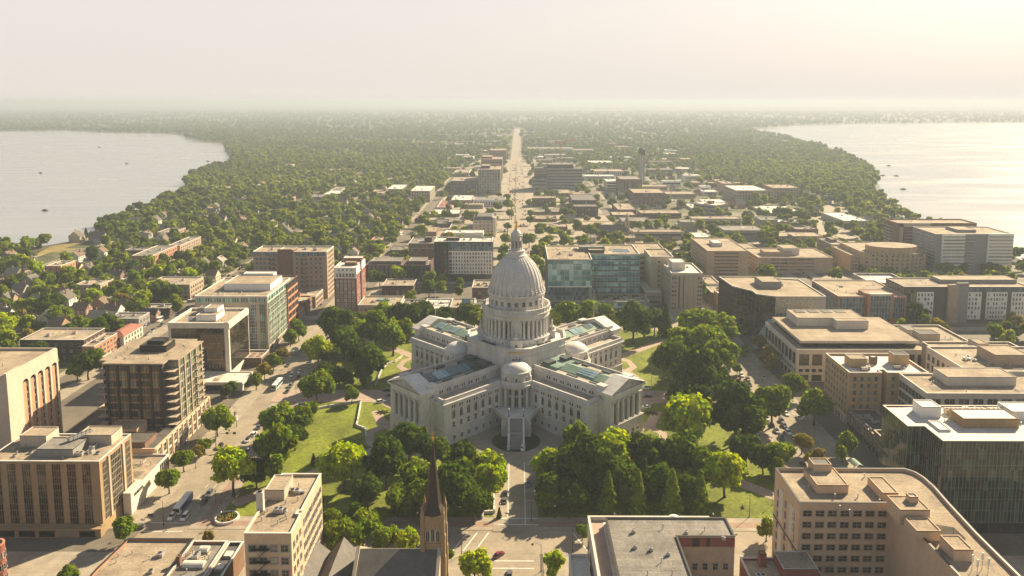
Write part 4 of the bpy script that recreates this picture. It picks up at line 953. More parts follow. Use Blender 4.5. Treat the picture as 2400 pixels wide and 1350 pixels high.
# black glass office framed in white
yB = at(582, 722, 31.5)[1]; xl = at(388, 760, 31.5)[0]
b = Bld('glass_office', 'black mirrored glass office framed by white concrete bands', 'office', rect(xl, -155.2, 23.3, yB), 31.5, W_CREAM, M_ROOFTAN, 1.2, W_CREAM, capt=1.0, short='white framed black office')
G_BLK = glass_mat('black_glass', (.012, .010, .008), (.05, .04, .03), .5, .06, cell=(1.6, 1.9))
b.curtain(0, 4.2, 28.8, 16, 13, 1.6, 2.6, fm=W_BLACK, gm=G_BLK, vb=.09, hb=.06, d=.1); b.curtain(1, 4.2, 28.2, 16, 13, 1.2, .8, fm=W_BLACK, gm=G_BLK, vb=.06, hb=.1, d=.1)
m = MB(); m.box(0, 2.2, -.5, 0, 0, 32); b.face(0, 'corner_column', m, [W_CREAM], b.edge(0)[2] - 2.2, 0)
for e in (0, 1): b.band(e, 28.6 if e == 0 else 28.2, 3.0, .4, W_CREAM, 0, 0 if e else 2.2); b.band(e, 2.6, 1.7, .4, W_CREAM, 0, 0 if e else 2.2)
m = MB()
for i in range(14): x = .3 + i * .62; m.box(x, x + .2, -.24, -.05, 0 if i % 3 else 2, 14 if i % 4 else 12, 0)
m.box(0, 9, -.2, -.05, 4.4, 4.8); b.face(0, 'screen', m, [W_BROWN], b.edge(0)[2] - 12.5, 6.5)
b.pent('penthouse', .38, .72, .22, .62, 3.2, W_WHITE, M_ROOFTAN); b.pent('penthouse', .44, .66, .45, .75, 5.2, W_WHITE, M_ROOFTAN); b.pent('penthouse', .22, .36, .7, .95, 3.0, W_GREY, M_ROOFGREY)
m = MB(); m.lathe([(0, 0), (.8, .15), (1.3, .5)], 14); m.cyl(0, 0, -1.2, 0, .08, .08, 6); m.xf(Matrix.Rotation(.8, 4, 'X')); x, _, y, _ = b.frac(.3, .3, .2, .2); part('satellite_dish', m, [M_WHITEP], b.root, (x, y, b.H + .6))
m = MB(); m.box(0, 47, -.1, 0, 0, 0); 
b.done()
b = Bld('bank_podium', 'low white concrete canopy block at the foot of the black glass office', 'podium', rect(-190, -142.9, 6.8, 23.0), 4.6, W_CREAM, W_CREAM, .5, None, capt=.6, foot=True)
b.curtain(0, .2, 3.0, 8, 1, 10, 5, fm=M_DARK, gm=M_GLASS); b.curtain(1, .2, 3.0, 5, 1, 2, 2, fm=M_DARK, gm=M_GLASS); b.done()
b = Bld('terrace_block', 'small flat block with red round patterns painted on its terrace', 'terrace building', rect(-160, -145.5, 44, 58), 5.0, W_BRICKB, M_PAVE, .9, M_STONE)
m = MB()
for i in range(3):
    for j in range(2): m.prism(disc(-4 + 4 * i, -2.4 + 5 * j, 1.3, 16), b.H - .77, b.H - .75, 0)
part('painted_rings', m, [W_BRICK], b.root); b.curtain(1, .3, 3.6, 5, 1, 1, 1); b.done()
# teal glass office
yB = at(662, 652, 35)[1]; xl = at(463, 690, 35)[0]
b = Bld('green_glass_office', 'tan stone and green glass office with big white rooftop plant box', 'office', rect(xl, -148.4, 66.6, yB), 35, W_TAN, M_ROOFTAN, .5, W_WHITE, short='green glass office')
b.curtain(1, 4.5, 30.8, 13, 7, 1.0, .8, fm=W_CREAM, gm=G_GREEN, vb=.22, hb=.3, d=.35); 
m = MB()
for j in range(13): m.box(0, b.edge(1)[2] - 2, -.55, -.5, 5 + j * 2, 5.12 + j * 2)
for j in range(18): m.box(j * 2.1 + .6, j * 2.1 + .7, -.55, -.4, 5, 30.5)
b.face(1, 'sunshade', m, [W_CREAM], 1.0, 0)
b.curtain(1, 31.2, 34.2, 9, 1, .8, .6, fm=W_WHITE, gm=G_GREEN, vb=.5, hb=.2); b.bands(1, 1, .8, 1, 3.0, 1, 1, 6, 1.2, gm=M_GLASS, fm=W_CREAM)
b.bands(0, 1, 31.2, 1, 2.9, .8, .8, 8, .8, gm=G_GREEN, fm=W_WHITE, pane=1.2); b.bands(0, 6, 4.2, 4.2, 2.5, 2, 12, 5, 1.2, gm=G_BLUE, pane=1.2)
b.curtain(0, 2, 30, 4, 14, b.edge(0)[2] - 11.2, 6.6, fm=W_WHITE, gm=G_BLUE); b.curtain(0, 2, 30, 3, 14, b.edge(0)[2] - 4.8, 1.4, fm=W_TAN, gm=G_GREEN)
b.pent('penthouse', .27, .93, .34, .84, 4.6, W_WHITE, M_ROOFTAN, W_WHITE); b.pent('penthouse', .35, .8, .84, .98, 5.6, W_WHITE, M_ROOFWHITE); b.units([(.55, .22), (.25, .2)]); scatter(b, 8, .05, .95, .05, .3); b.done()
# brown parking structure
b = Bld('parking_garage', 'dark brown frame parking garage behind the green glass office', 'garage', rect(-192, -147.6, 103, 127), 33.5, W_BRICKD, M_ROOFTAN, .7, W_BRICKB, short='brown parking garage')
for z in range(6): b.band(1, 3.5 + 4.9 * z, 1.4, .25, W_SALMON, 1, 1)
for t in range(4): b.piers(1, 1, .5, .3, 3.5, 29, .8 + t * 7.2, 23.2 - t * 7.2, W_SALMON, ends=False) if t < 3 else None
for j in range(6): b.bands(1, 1, 5.1 + 4.9 * j, 1, 3.2, 1.2, 1.2, 3, .6, gm=M_DARK, fm=W_BRICKD, name='deck_opening')
b.band(1, 31.5, 2.0, .2, W_BLACK); b.done()
# large brick apartments
xl = at(592, 590, 36.6)[0]
pl = [(xl, 196), (xl + 14, 192), (xl + 14, 192), ]
b = Bld('apartment_block', 'large tan brick apartment block with white roof edge and recessed balconies', 'apartment building', rect(xl, -144.6, 194.5, 217), 36.6, W_BRICKT, M_ROOFTAN, .8, W_WHITE, short='tan brick apartments')
m = MB(); m.box(19, 30, -.9, 0, 0, 38.5); b.face(0, 'projecting_bay', m, [W_BRICKB], 0, 0)
b.pent('penthouse', .36, .55, .0, .5, 2.2, W_BRICKB, M_ROOFTAN, W_WHITE)
b.win(0, 5, 10, 1.9, 1.7, 2.5, 3.45, 1, 39, gm=G_BLUE); b.win(0, 6, 10, 1.6, 1.7, 2.5, 3.45, 31.5, 3, gm=G_BLUE); b.win(1, 5, 10, 1.5, 1.7, 2.5, 3.45, 1.5, 1.5, gm=G_BLUE)
b.balconies(0, 10, 2.0, 3.45, 12.5, 18, 1.2, W_BRICKB); b.balconies(0, 10, 2.0, 3.45, 36, 40, 1.0, W_BRICKB)
b.curtain(0, 33.2, 36, 14, 1, .5, 39, fm=W_WHITE, gm=G_BLUE); b.curtain(0, 33.2, 36, 10, 1, 32, 1, fm=W_WHITE, gm=G_BLUE); b.units([(.2, .5), (.65, .6), (.8, .4)]); b.done()
# dark brick hotel with white crown
yB = at(848, 599, 34)[1]
b = Bld('brick_hotel', 'slim dark red brick hotel with white crown storeys and white window frames', 'hotel', rect(-128.6, -112.8, 150, min(yB, 181)), 34, W_BRICK, M_ROOFWHITE, .6, W_WHITE, short='slim red brick hotel')
b.band(0, 27.0, 7.0, .12, W_WHITE); b.band(1, 29.5, 4.5, .12, W_WHITE); b.band(0, 26.4, .7, .5, W_WHITE); b.band(0, 31.0, .4, .4, W_WHITE); b.band(1, 29.2, .4, .4, W_WHITE)
b.win(0, 5, 8, 1.5, 1.7, 4.2, 2.75, 1, 1, fm=M_WHITEP, gm=glass_mat('blind_glass', (.06, .06, .055), (.4, .38, .33), .6, .15)); b.win(0, 6, 1, 1.5, 2.4, 27.4, 3, 1, 1, fm=M_WHITEP, out=.14); b.win(0, 4, 1, 1.1, 1.2, 31.8, 3, 2, 2, fm=M_WHITEP, out=.14)
b.win(1, 8, 8, 1.1, 1.6, 4.2, 2.75, 1, 1, fm=M_WHITEP, prob=.6)
m = MB(); m.box(0, 3, -.6, 0, 0, 37); b.face(1, 'stair_shaft', m, [W_BRICKD], 13, 0)
b.pent('penthouse', .35, .85, .3, .5, 2.6, W_BRICKB, M_ROOFTAN); b.pent('penthouse', .1, .95, .75, .98, 3.0, W_BRICK, M_ROOFWHITE, W_WHITE); b.done()
# small houses and shops along the street beyond the square
b = Bld('brick_shop', 'stepped brick shop with bare gable wall beside the tan brick apartments', 'shop building', rect(-176, -149, 148, 166), 9.5, W_BRICKB, M_ROOFTAN, .6, W_SALMON); b.win(1, 5, 2, 1.3, 1.8, 1.5, 3.8); b.win(0, 6, 2, 1.3, 1.8, 1.5, 3.8); b.pent('parapet_wall', .0, .7, .9, 1.0, 3.4, W_PINKB, W_PINKB); b.done()
b = Bld('corner_shop', 'tan corner shop block below the tan brick apartments', 'shop building', rect(-163, -147, 168, 190), 8.5, W_BRICKT, M_ROOFTAN, .6, M_STONE); b.win(1, 6, 2, 1.3, 1.8, 1.5, 3.6); b.win(0, 4, 2, 1.3, 1.8, 1.5, 3.6); b.units([(.4, .5)]); b.done()
# flats in the residential blocks on the left
def flats(name, label, x0, x1, y0, y1, H, wall, roof, rows, short=None, cols=None, cat='apartment building', cap=None, mir=False, pent=True, gm=None):
    b = Bld(name, label, cat, rect(x0, x1, y0, y1), H, wall, roof, .6, cap or M_STONE, short=short)
    cs = cols or max(2, int((x1 - x0) / 4.2)); ce = max(2, int((y1 - y0) / 4.2)); dz = (H - 1.2) / rows
    b.win(0, cs, rows, 1.5, dz * .5, 1.0, dz, 1, 1, gm=gm); b.win(3 if mir else 1, ce, rows, 1.5, dz * .5, 1.0, dz, 1, 1, gm=gm)
    if pent: b.units([(.3, .4), (.65, .6)]); scatter(b, 4)
    return b.done()
flats('brick_flats', 'broad red brick flats with tan roof and rooftop boxes behind the arched pink hotel', -289, -251.6, 53, 76, 12.4, W_BRICKD, M_ROOFTAN, 3, 'broad red brick flats')
b = flats('brick_wing', 'salmon brick wing with balconies and red parapet beside the broad brick flats', -251.2, -244, 50, 75.5, 9.5, W_SALMON, M_ROOFTAN, 3, None)
flats('tan_apartments', 'tan four storey apartments with stepped roof behind the tree clump', -282, -249, 191, 217, 11.7, W_BRICKT, M_ROOFTAN, 3, 'tan stepped apartments')
b = [o for o, s_ in LAND if s_ == 'tan stepped apartments'][0]
flats('apartment_wing', 'dark grey roofed wing behind the pink fronted apartments', -371, -350.5, 332, 346, 10.4, W_BRICKD, M_ROOFGREY, 3)
flats('long_apartments', 'long grey roofed apartments with pink and white balcony front', -350, -331, 304, 354, 11, W_SALMON, M_ROOFGREY, 3, 'long pink fronted apartments', cap=W_WHITE)
flats('long_apartments', 'grey gabled long apartment row behind the pink fronted apartments', -342, -330, 358, 408, 10, W_BRICKT, M_ROOFGREY, 3)
flats('brick_apartments', 'five storey pink brick flats with white floor bands near the lake lawn', -387, -374.5, 237, 258, 16, W_PINKB, M_ROOFTAN, 5, 'pink brick flats by the lake', cap=W_WHITE)
flats('low_apartments', 'low tan flats with stepped roof among trees near the lakeshore', -391, -373, 440, 470, 9, W_BRICKT, M_ROOFGREY, 3)
flats('low_apartments', 'small tan flat roofed apartments by the left residential street', -345, -325, 205, 225, 8, W_BRICKT, M_ROOFTAN, 2)
flats('grey_flats', 'low grey flats with jumbled roofs beyond the white framed black office', -270, -249, 112, 127, 8, W_GREY, M_ROOFGREY, 2)
flats('low_shop', 'long low dark store with flat grey roof below the tan stepped apartments', -266, -244.5, 145, 157, 6, W_BRICKD, M_ROOFGREY, 1)
def hip(name, label, cat, x0, x1, y0, y1, H, rh, wall, roof, rows=2, short=None, group=None, face_e=True):
    """building under a hipped roof"""
    b = Bld(name, label, cat, rect(x0, x1, y0, y1), H, wall, wall, .1, None, short=short, group=group)
    w, d = (x1 - x0) / 2 + .6, (y1 - y0) / 2 + .6; k = min(w, d) * .8; m = MB()
    rx, ry = max(w - k, .2), max(d - k, .2)
    m.add([(-w, -d, H), (w, -d, H), (w, d, H), (-w, d, H), (-rx, -ry, H + rh), (rx, -ry, H + rh), (rx, ry, H + rh), (-rx, ry, H + rh)], [(0, 1, 5, 4), (1, 2, 6, 5), (2, 3, 7, 6), (3, 0, 4, 7), (4, 5, 6, 7), (0, 3, 2, 1)])
    [bpy.data.objects.remove(c) for c in kids(b.root) if c.name.startswith('roof')]
    part('roof', m, [roof], b.root)
    dz = (H - .6) / rows
    b.win(0, max(2, int((x1 - x0) / 3.5)), rows, 1.2, dz * .55, .9, dz, 1, 1); b.win(1, max(2, int((y1 - y0) / 3.5)), rows, 1.2, dz * .55, .9, dz, 1, 1)
    return b.done()
hip('tile_roofed_flats', 'cream two storey flats under a red tiled roof beside the broad brick flats', 'apartment building', -251, -241, 77, 101, 7, 2.2, W_CREAM, R_TILE, 2, 'red tiled cream flats')
hip('red_roofed_house', 'stone house with red hipped roof beside the slim brick hotel', 'house', -160, -149, 134, 146, 6.5, 2.4, W_TAN, R_TILE)
# ------------------------------------------------------------------ buildings behind and right of the park
# black and white hotel
b = Bld('modern_hotel', 'modern hotel with black brick end and white gridded window wall left of the dome', 'hotel', rect(-69, -20.5, 251, 273), 34, W_BLACK, M_ROOFWHITE, .7, W_WHITE, short='black and white hotel')
m = MB(); m.box(0, 36.5, -.3, 0, 6.5, 25.5); m.box(0, 36.5, -.45, 0, 25.3, 26.2); b.face(0, 'white_grid', m, [W_WHITE], 12, 0)
b.win(0, 14, 6, 1.1, 1.9, 7.4, 3.1, 15, .8, fm=W_WHITE, out=.3, bars=False, d=.12); b.win(0, 1, 6, 2.4, 2.2, 7.2, 3.1, 12.4, 34, fm=W_GREY, out=.3)
b.curtain(0, 26.5, 33, 12, 2, 12, .5, fm=W_CREAM, gm=G_BLUE); b.curtain(0, .6, 6, 18, 1, .5, .5, fm=M_DARK, gm=M_GLASS); b.win(0, 1, 8, 1.2, 1.6, 5, 3.2, 8, 38, fm=W_GREY)
b.curtain(1, 1, 33, 8, 9, .5, .5, fm=W_GREY, gm=G_BLUE)
b.pent('penthouse', .2, .42, .35, .7, 2.6, W_BLACK, M_ROOFGREY); b.units([(.5, .5), (.62, .5)]); scatter(b, 7); b.done()
b = Bld('older_hotel', 'older brown brick hotel with tall chimney block left of the black and white hotel', 'hotel', rect(-100, -70, 318, 350), 20, W_BRICKB, M_ROOFGREY, .8, M_STONE); b.win(0, 8, 5, 1.3, 1.8, 2, 3.6); b.pent('penthouse', .45, .68, .3, .6, 4.5, W_BRICKD, M_ROOFDARK); b.band(0, 15.2, .4, .2, W_CREAM); b.done()
b = Bld('loft_building', 'dark brick loft block with penthouse terrace beside the slim brick hotel', 'apartment building', rect(-129, -97, 262, 290), 11.5, W_BRICKD, M_ROOFGREY, .8, W_BRICKB, short='dark brick lofts'); b.win(0, 8, 3, 1.6, 2.0, 1.6, 3.5, gm=G_BLUE); b.pent('penthouse', .12, .92, .2, .8, 3.2, W_DGREY, M_ROOFGREY, W_CREAM); b.done()
b = Bld('loft_building', 'dark brick loft block with grey penthouse left of the black and white hotel', 'apartment building', rect(-95, -74, 262, 290), 11.5, W_BRICKD, M_ROOFGREY, .8, W_BRICKB); b.win(0, 5, 3, 1.6, 2.0, 1.6, 3.5, gm=G_BLUE); b.pent('penthouse', .1, .8, .2, .8, 3.4, W_DGREY, M_ROOFGREY, W_CREAM); b.done()
b = Bld('mansard_tower', 'beige tower with dark pyramidal roof along the avenue behind the black and white hotel', 'apartment building', rect(-49, -24, 463, 500), 18.6, W_TAN, M_ROOFDARK, .3, W_CREAM, short='dark roofed beige tower')
b.win(0, 5, 5, 1.5, 1.7, 2.2, 3.3, 1.5, 1.5); b.win(1, 6, 5, 1.5, 1.7, 2.2, 3.3); b.band(0, 15.4, .5, .3, W_CREAM)
m = MB(); w, d = 12.2, 18.2; m.add([(-w, -d, 18.6), (w, -d, 18.6), (w, d, 18.6), (-w, d, 18.6), (-w + 4, -d + 4, 22.6), (w - 4, -d + 4, 22.6), (w - 4, d - 4, 22.6), (-w + 4, d - 4, 22.6)], [(0, 1, 5, 4), (1, 2, 6, 5), (2, 3, 7, 6), (3, 0, 4, 7), (4, 5, 6, 7)]); part('mansard_roof', m, [R_SLATE], b.root)
for s in (-1, 1): m = MB(); m.box(-1.6, 1.6, -1.6, 1.6, 0, 21.5); m.box(-1.8, 1.8, -1.8, 1.8, 21.5, 22.2); part('corner_turret', m, [W_CREAM], b.root, (11.2, s * 17 , 0))
b.done()
b = Bld('tan_annex', 'lower tan wing attached left of the dark roofed beige tower', 'apartment building', rect(-76, -50, 466, 500), 9, W_TAN, M_ROOFGREY, .6, W_CREAM); b.win(0, 7, 2, 1.5, 1.7, 1.5, 3.6); b.units([(.4, .5), (.7, .4)]); b.done()
# one-storey and two-storey shops between the hotel and the avenue, along the far side of the square
row = [(-111, -82, 143, 168, 9.0, W_BRICKT, M_ROOFTAN, 'tan shop block with teal roof panel next to the slim brick hotel'), (-81.6, -66, 143, 166, 7.2, W_GREY, M_ROOFGREY, 'grey roofed shop between the tan shop and the white roofed shop'),
       (-65.6, -47, 143, 170, 6.6, W_CREAM, M_ROOFWHITE, 'shop with bright cream roof and two roof boxes facing the square'), (-46.6, -30, 143, 168, 7.4, W_BRICKB, M_ROOFTAN, 'brown roofed shop with tilted solar panel facing the square'),
       (-29.6, -19, 143, 166, 6.6, W_BRICKD, M_ROOFDARK, 'narrow dark roofed shop left of the avenue mouth'), (-33, -19, 176, 200, 13.5, W_BRICKB, M_ROOFTAN, 'taller brown shop block just left of the dome attic')]
for i, (x0, x1, y0, y1, H, wl, rf, lb) in enumerate(row):
    b = Bld('shop_building', lb, 'shop building', rect(x0, x1, y0, y1), H, wl, rf, .7, M_STONE, short=('white roofed shop', 'teal panel shop')[i == 0] if i in (0, 2) else None)
    b.win(0, max(2, int((x1 - x0) / 3)), max(1, int(H / 3.6)), 1.6, 1.9, 1.0, 3.7, 1, 1); b.units([(.3, .4), (.6, .6), (.75, .3)][:2 + i % 2]); scatter(b, 4)
    if i == 0:
        m = MB(); m.box(-5, 5, -2.5, 2.5, .4, .9); m.box(-4.8, 4.8, -2.3, 2.3, .9, .95, 1); part('skylight', m, [M_FRAME, G_TEAL], b.root, (1, 3, H - .7))
    if i == 3:
        m = MB(); m.add([(-3, -2, .5), (3, -2, .5), (3, 2, 3.0), (-3, 2, 3.0), (-3, -2, .3), (3, -2, .3), (3, 2, 2.8), (-3, 2, 2.8)], [(0, 1, 2, 3), (7, 6, 5, 4), (0, 4, 5, 1), (1, 5, 6, 2), (2, 6, 7, 3), (3, 7, 4, 0)]); part('solar_panel', m, [M_SKYD], b.root, (2, 2, H - .7))
    b.done()
flats('store', 'dark two storey store with white lower wall behind the white roofed shop', -104, -80, 200, 222, 9, W_BRICKD, M_ROOFTAN, 1, None)
# glass bank on the right
x0, x1 = 21.8, 53.5
b = Bld('glass_bank', 'pale green glass bank block with tan roof right of the dome', 'office', rect(22, 53.3, 154.4, 207), 39.3, W_GREY, M_ROOFTAN, .6, W_CREAM, short='pale glass bank')
b.curtain(0, 9.6, 19.5, 12, 3, .5, 2.0, fm=W_GREY, gm=G_BLUE, vb=.1); b.curtain(0, 20, 38.5, 8, 5, .2, .2, fm=W_CREAM, gm=G_TEAL, vb=.12, hb=.2); b.curtain(0, .5, 8.5, 12, 2, .2, .2, fm=W_GREY, gm=G_BLUE)
b.band(0, 19.4, .6, .9, W_WHITE); b.curtain(3, 1, 38.5, 14, 10, .2, .2, fm=W_GREY, gm=G_TEAL); b.curtain(1, 10, 38.5, 14, 8, .2, .2, fm=W_GREY, gm=G_TEAL)
b.units([(.3, .4), (.7, .7), (.55, .3)]); scatter(b, 9); b.pent('penthouse', .8, 1.4, .62, .8, 3.4, W_GREY, M_ROOFGREY); b.done()
b = Bld('glass_bank_wing', 'long blue glass wing joined to the right of the pale glass bank', 'office', rect(53.6, 90.5, 176.5, 214), 38.6, W_GREY, M_ROOFTAN, .6, W_CREAM, short='blue glass bank wing')
b.curtain(0, 9, 38, 14, 7, .2, .2, fm=W_CREAM, gm=G_TEAL, vb=.1, hb=.22, sp=1.3, spm=G_BLUE); b.curtain(1, 9, 38, 12, 7, .2, .2, fm=W_CREAM, gm=G_TEAL); b.pent('penthouse', -.02, .3, .1, .55, 3.2, W_DGREY, M_ROOFTAN); b.pent('solar_array', .5, .85, .3, .55, .6, W_WHITE, M_SKYD); scatter(b, 6); b.done()
b = Bld('bank_terrace', 'glass podium with planted roof terrace in front of the glass bank wing', 'podium', rect(53.8, 94.4, 155.5, 176.2), 8.6, W_GREY, M_PAVE, .8, W_CREAM, short='planted roof terrace')
b.curtain(0, .6, 7.6, 16, 2, .2, .2, fm=W_CREAM, gm=G_TEAL, sp=.9, spm=W_CREAM); b.curtain(1, .6, 7.6, 8, 2, .2, .2, fm=W_CREAM, gm=G_TEAL)
for i in range(9):
    m = MB(); r = b.rnd; w_, d_ = r.uniform(1, 3), r.uniform(.8, 1.6); m.box(-w_, w_, -d_, d_, 0, .7); 
    for k in range(int(w_ * 6)): q = r.uniform(.3, .7); m.ball(r.uniform(-w_ + .3, w_ - .3), r.uniform(-d_ + .2, d_ - .2), .9 + q * .5, q, q, q * (1 + r.random()), 6, 4, 1)
    part('planter', m, [M_STONE, M_BED if i % 2 else M_GRASS], b.root, (-14 + 3.8 * i, -6 + (i * 5 % 13), b.H - .78))
b.done()
b = Bld('parking_garage', 'tan open sided garage between the blue glass bank wing and the stone tower', 'garage', rect(91, 120, 215, 262), 31, W_TAN, M_ROOFTAN, .7, W_TAN); b.bands(0, 7, 3, 4, 1.9, 1, 1, 3, .9, gm=M_DARK, fm=W_TAN, name='deck_opening'); b.done()
b = Bld('garage_ramp', 'low tan ramp block with white roof below the tan garage', 'garage', rect(95, 107, 176, 212), 10, W_TAN, M_ROOFWHITE, .7, W_CREAM); b.bands(0, 2, 2, 3.8, 1.6, 1, 1, 1); b.done()
# setback stone tower
b = Bld('stone_tower', 'setback grey stone office tower with vertical window bays and white penthouse', 'office tower', rect(109.8, 132, 156, 190), 29.2, W_TAN, M_ROOFWHITE, .8, W_CREAM, short='setback stone tower')
for i in range(4): b.strips(0, 1, 1.1, 3.5, 27.0, 4.6 + 3.3 * i, 22.2 - 4.6 - 3.3 * i - 2.2, 8, 2, gm=M_GLASS, fm=W_TAN) 
b.win(0, 2, 8, 1.1, 1.5, 3, 3.1, .2, 18.2, bars=False); b.win(0, 2, 8, 1.1, 1.5, 3, 3.1, 18.2, .2, bars=False); b.win(3, 9, 8, 1.1, 1.6, 3, 3.1); b.piers(0, 5, .9, .35, 0, 28.5, 4, 4); b.band(0, 28.2, .8, .25, W_CREAM)
b.pent('penthouse', .12, .55, .35, .75, 6.0, W_CREAM, M_ROOFWHITE); b.units([(.7, .6)]); b.done()
b = Bld('stone_tower_wing', 'taller plain stone wing left behind the setback stone tower', 'office tower', rect(101, 118, 190.4, 222), 34, W_TAN, M_ROOFTAN, .8, W_CREAM); b.win(0, 2, 8, 1.2, 1.6, 4, 3.6, 4, 4); b.done()
# tan slab offices
def slab(name, label, x0, x1, y0, y1, H, rows, short, pents, seg=1, z0=2.6):
    b = Bld(name, label, 'office', rect(x0, x1, y0, y1), H, W_BRICKT, M_ROOFTAN, .5, W_TAN, short=short); dz = (H - 2.2) / rows
    b.bands(0, rows, z0, dz, dz * .38, (x1 - x0) * .17, (x1 - x0) * .25, seg, .8, gm=M_GLASS, fm=W_BRICKT, pane=1.3); b.bands(3, rows, z0, dz, dz * .34, 3, 3, 2, 1, gm=M_GLASS, fm=W_BRICKT, pane=1.3)
    for p in pents: b.pent('penthouse', *p)
    return b.done()
slab('tan_office', 'tan brick slab office with one white roof box right of the stone tower', 163, 198, 267, 330, 23.3, 7, 'tan slab office', [(.3, .52, .35, .6, 3.6, W_CREAM, M_ROOFWHITE)])
slab('tan_office', 'wide lower tan office with stepped roof boxes right of the tan slab office', 212, 277, 284, 328, 14.2, 4, 'wide tan office', [(.12, .5, .2, .5, 4, W_BRICKT, M_ROOFTAN), (.4, .62, .3, .7, 6.5, W_CREAM, M_ROOFTAN)], 5)
slab('tan_annex_office', 'long white roofed tan building beyond the tan slab office', 185, 232, 352, 380, 9, 3, None, [], 2)
b = Bld('flatiron_building', 'small wedge shaped brick building at the street fork right of the stone tower', 'shop building', [(147.5, 152), (152.5, 151.8), (162, 178), (146, 178)], 11.5, W_BRICKB, M_ROOFWHITE, .8, W_CREAM, short='wedge shaped brick building')
b.win(0, 2, 3, 1.1, 1.8, 1.6, 3.3, .5, .5); b.win(1, 7, 3, 1.1, 1.8, 1.6, 3.3); b.win(3, 7, 3, 1.1, 1.8, 1.6, 3.3); b.units([(.5, .6)]); b.done()
for x0, x1, y0, y1, H, lb in ((145, 161, 180, 204, 9, 'low tan roofed shop behind the wedge shaped brick building'), (140, 158, 206, 232, 9.5, 'low shop with two roof strips behind the wedge building, near the tan slab office')):
    b = Bld('shop_building', lb, 'shop building', rect(x0, x1, y0, y1), H, W_BRICKB, M_ROOFTAN, .7, M_STONE); b.win(0, 4, 2, 1.3, 1.7, 1.4, 3.6); b.win(3, 6, 2, 1.3, 1.7, 1.4, 3.6); b.units([(.4, .4), (.6, .7)]); b.done()
# dark glass office on the square's right side
b = Bld('glass_office', 'faceted dark glass office with tan roof and louvred roof box at the right street', 'office', [(139, 139), (141, 112), (150, 100), (150, 92), (160, 86), (191, 86), (191, 131), (160, 140)], 30.5, W_GREY, M_ROOFTAN, .5, W_CREAM, short='faceted dark glass office')
for e in (0, 1, 2, 3): b.curtain(e, .5, 29.8, max(2, int(b.edge(e)[2] / 3)), 8, .1, .1, fm=W_DGREY, gm=G_BLK, vb=.1, hb=.12)
b.curtain(4, .5, 20, 12, 6, .3, 3, fm=W_CREAM, gm=G_BLUE, vb=.1, hb=.1); b.curtain(4, 20.5, 29.8, 3, 1, .3, 6, fm=W_CREAM, gm=glass_mat('frosted_glass', (.16, .15, .12), (.3, .28, .22), .5, .3, cell=(.8, .5))); b.curtain(5, 1, 29, 10, 8, .3, .3, fm=W_DGREY, gm=G_BLK)
b.pent('penthouse', .38, .62, .42, .72, 4.6, W_GREY, M_ROOFTAN); b.units([(.66, .55)]); b.done()
# brick and glass office
b = Bld('brick_glass_office', 'orange brick and blue glass office with long tan roof on the right', 'office', rect(218, 264, 131, 178), 19, W_SALMON, M_ROOFTAN, .5, W_CREAM, short='orange brick glass office')
b.curtain(3, 2, 17.5, 18, 4, .5, 1, fm=W_GREY, gm=G_BLUE); b.curtain(0, 4, 18, 8, 4, 1, 28, fm=W_CREAM, gm=G_BLUE); b.curtain(0, 4, 18, 6, 4, 36, 1, fm=W_CREAM, gm=G_BLUE)
m = MB(); m.box(0, 1.6, -3.4, 0, 0, 21.5, 0); m.box(15.4, 17, -3.4, 0, 0, 21.5, 0); m.box(1.6, 15.4, -3.2, 0, 4, 20, 1); m.box(1.6, 15.4, -3.4, 0, 20, 21.5, 2)
for i in range(8): m.box(1.6 + i * 1.97, 1.75 + i * 1.97, -3.35, -3.1, 4, 20, 2)
for i in range(5): m.box(1.6, 15.4, -3.32, -3.1, 4 + i * 4, 4.2 + i * 4, 2)
b.face(0, 'glass_bay', m, [W_SALMON, G_BLUE, W_CREAM], 18.5, 0); b.pent('bay_roof', .40, .77, .0, .25, 2.6, W_SALMON, M_ROOFTAN); b.units([(.3, .6)]); b.done()
b = Bld('white_roofed_hall', 'low hall with bright white membrane roof behind the orange brick glass office', 'hall', rect(262, 292, 178, 210), 17, W_GREY, M_ROOFWHITE, 1.5, W_CREAM); b.done()
# white apartments with dark stripes
b = Bld('apartment_block', 'long white apartment block with dark grey stripes and scattered windows, right edge', 'apartment building', rect(264.5, 350, 135.5, 162), 24.6, W_DGREY, M_ROOFTAN, .5, W_CREAM, short='white striped apartments')
for t0, t1 in ((8.5, 20), (43, 52.5), (56, 70), (73, 84)):
    m = MB(); m.box(0, t1 - t0, -.5, 0, 2, 21.0); b.face(0, 'white_panel', m, [W_WHITE], t0, 0)
    n = max(2, int((t1 - t0) / 2.0))
    for w_, pr in ((1.2, .55), (.7, .5)): b.win(0, n, 6, w_, 1.9, 2.9, 3.05, t0 + .3, 85.5 - t1 + .3, fm=W_WHITE, gm=G_BLUE, prob=pr, out=.5, bars=False, d=.1)
m = MB(); m.box(0, 7, -2.2, 0, 0, 26.5); b.face(0, 'tan_tower', m, [W_BRICKT], 29, 0)
m = MB(); m.box(0, 8, -1.2, 0, 0, 27.5); b.face(0, 'grey_tower', m, [W_GREY], 35, 0)
b.curtain(0, 2, 22.5, 4, 7, .5, 77.5, fm=W_DGREY, gm=glass_mat('yellow_green_glass', (.06, .065, .03), (.30, .30, .16), .6, .1, cell=(2, 3))); b.curtain(0, 21.4, 24.2, 30, 1, 43, 1, fm=W_GREY, gm=G_BLUE); b.curtain(3, 2, 23, 10, 7, 1, 1, fm=W_CREAM, gm=G_LOBBY)
b.pent('solar_array', .03, .32, .2, .9, .5, W_WHITE, M_ROOFWHITE); b.pent('penthouse', .36, .98, .45, .95, 3.0, W_GREY, M_ROOFTAN, W_CREAM); b.done()
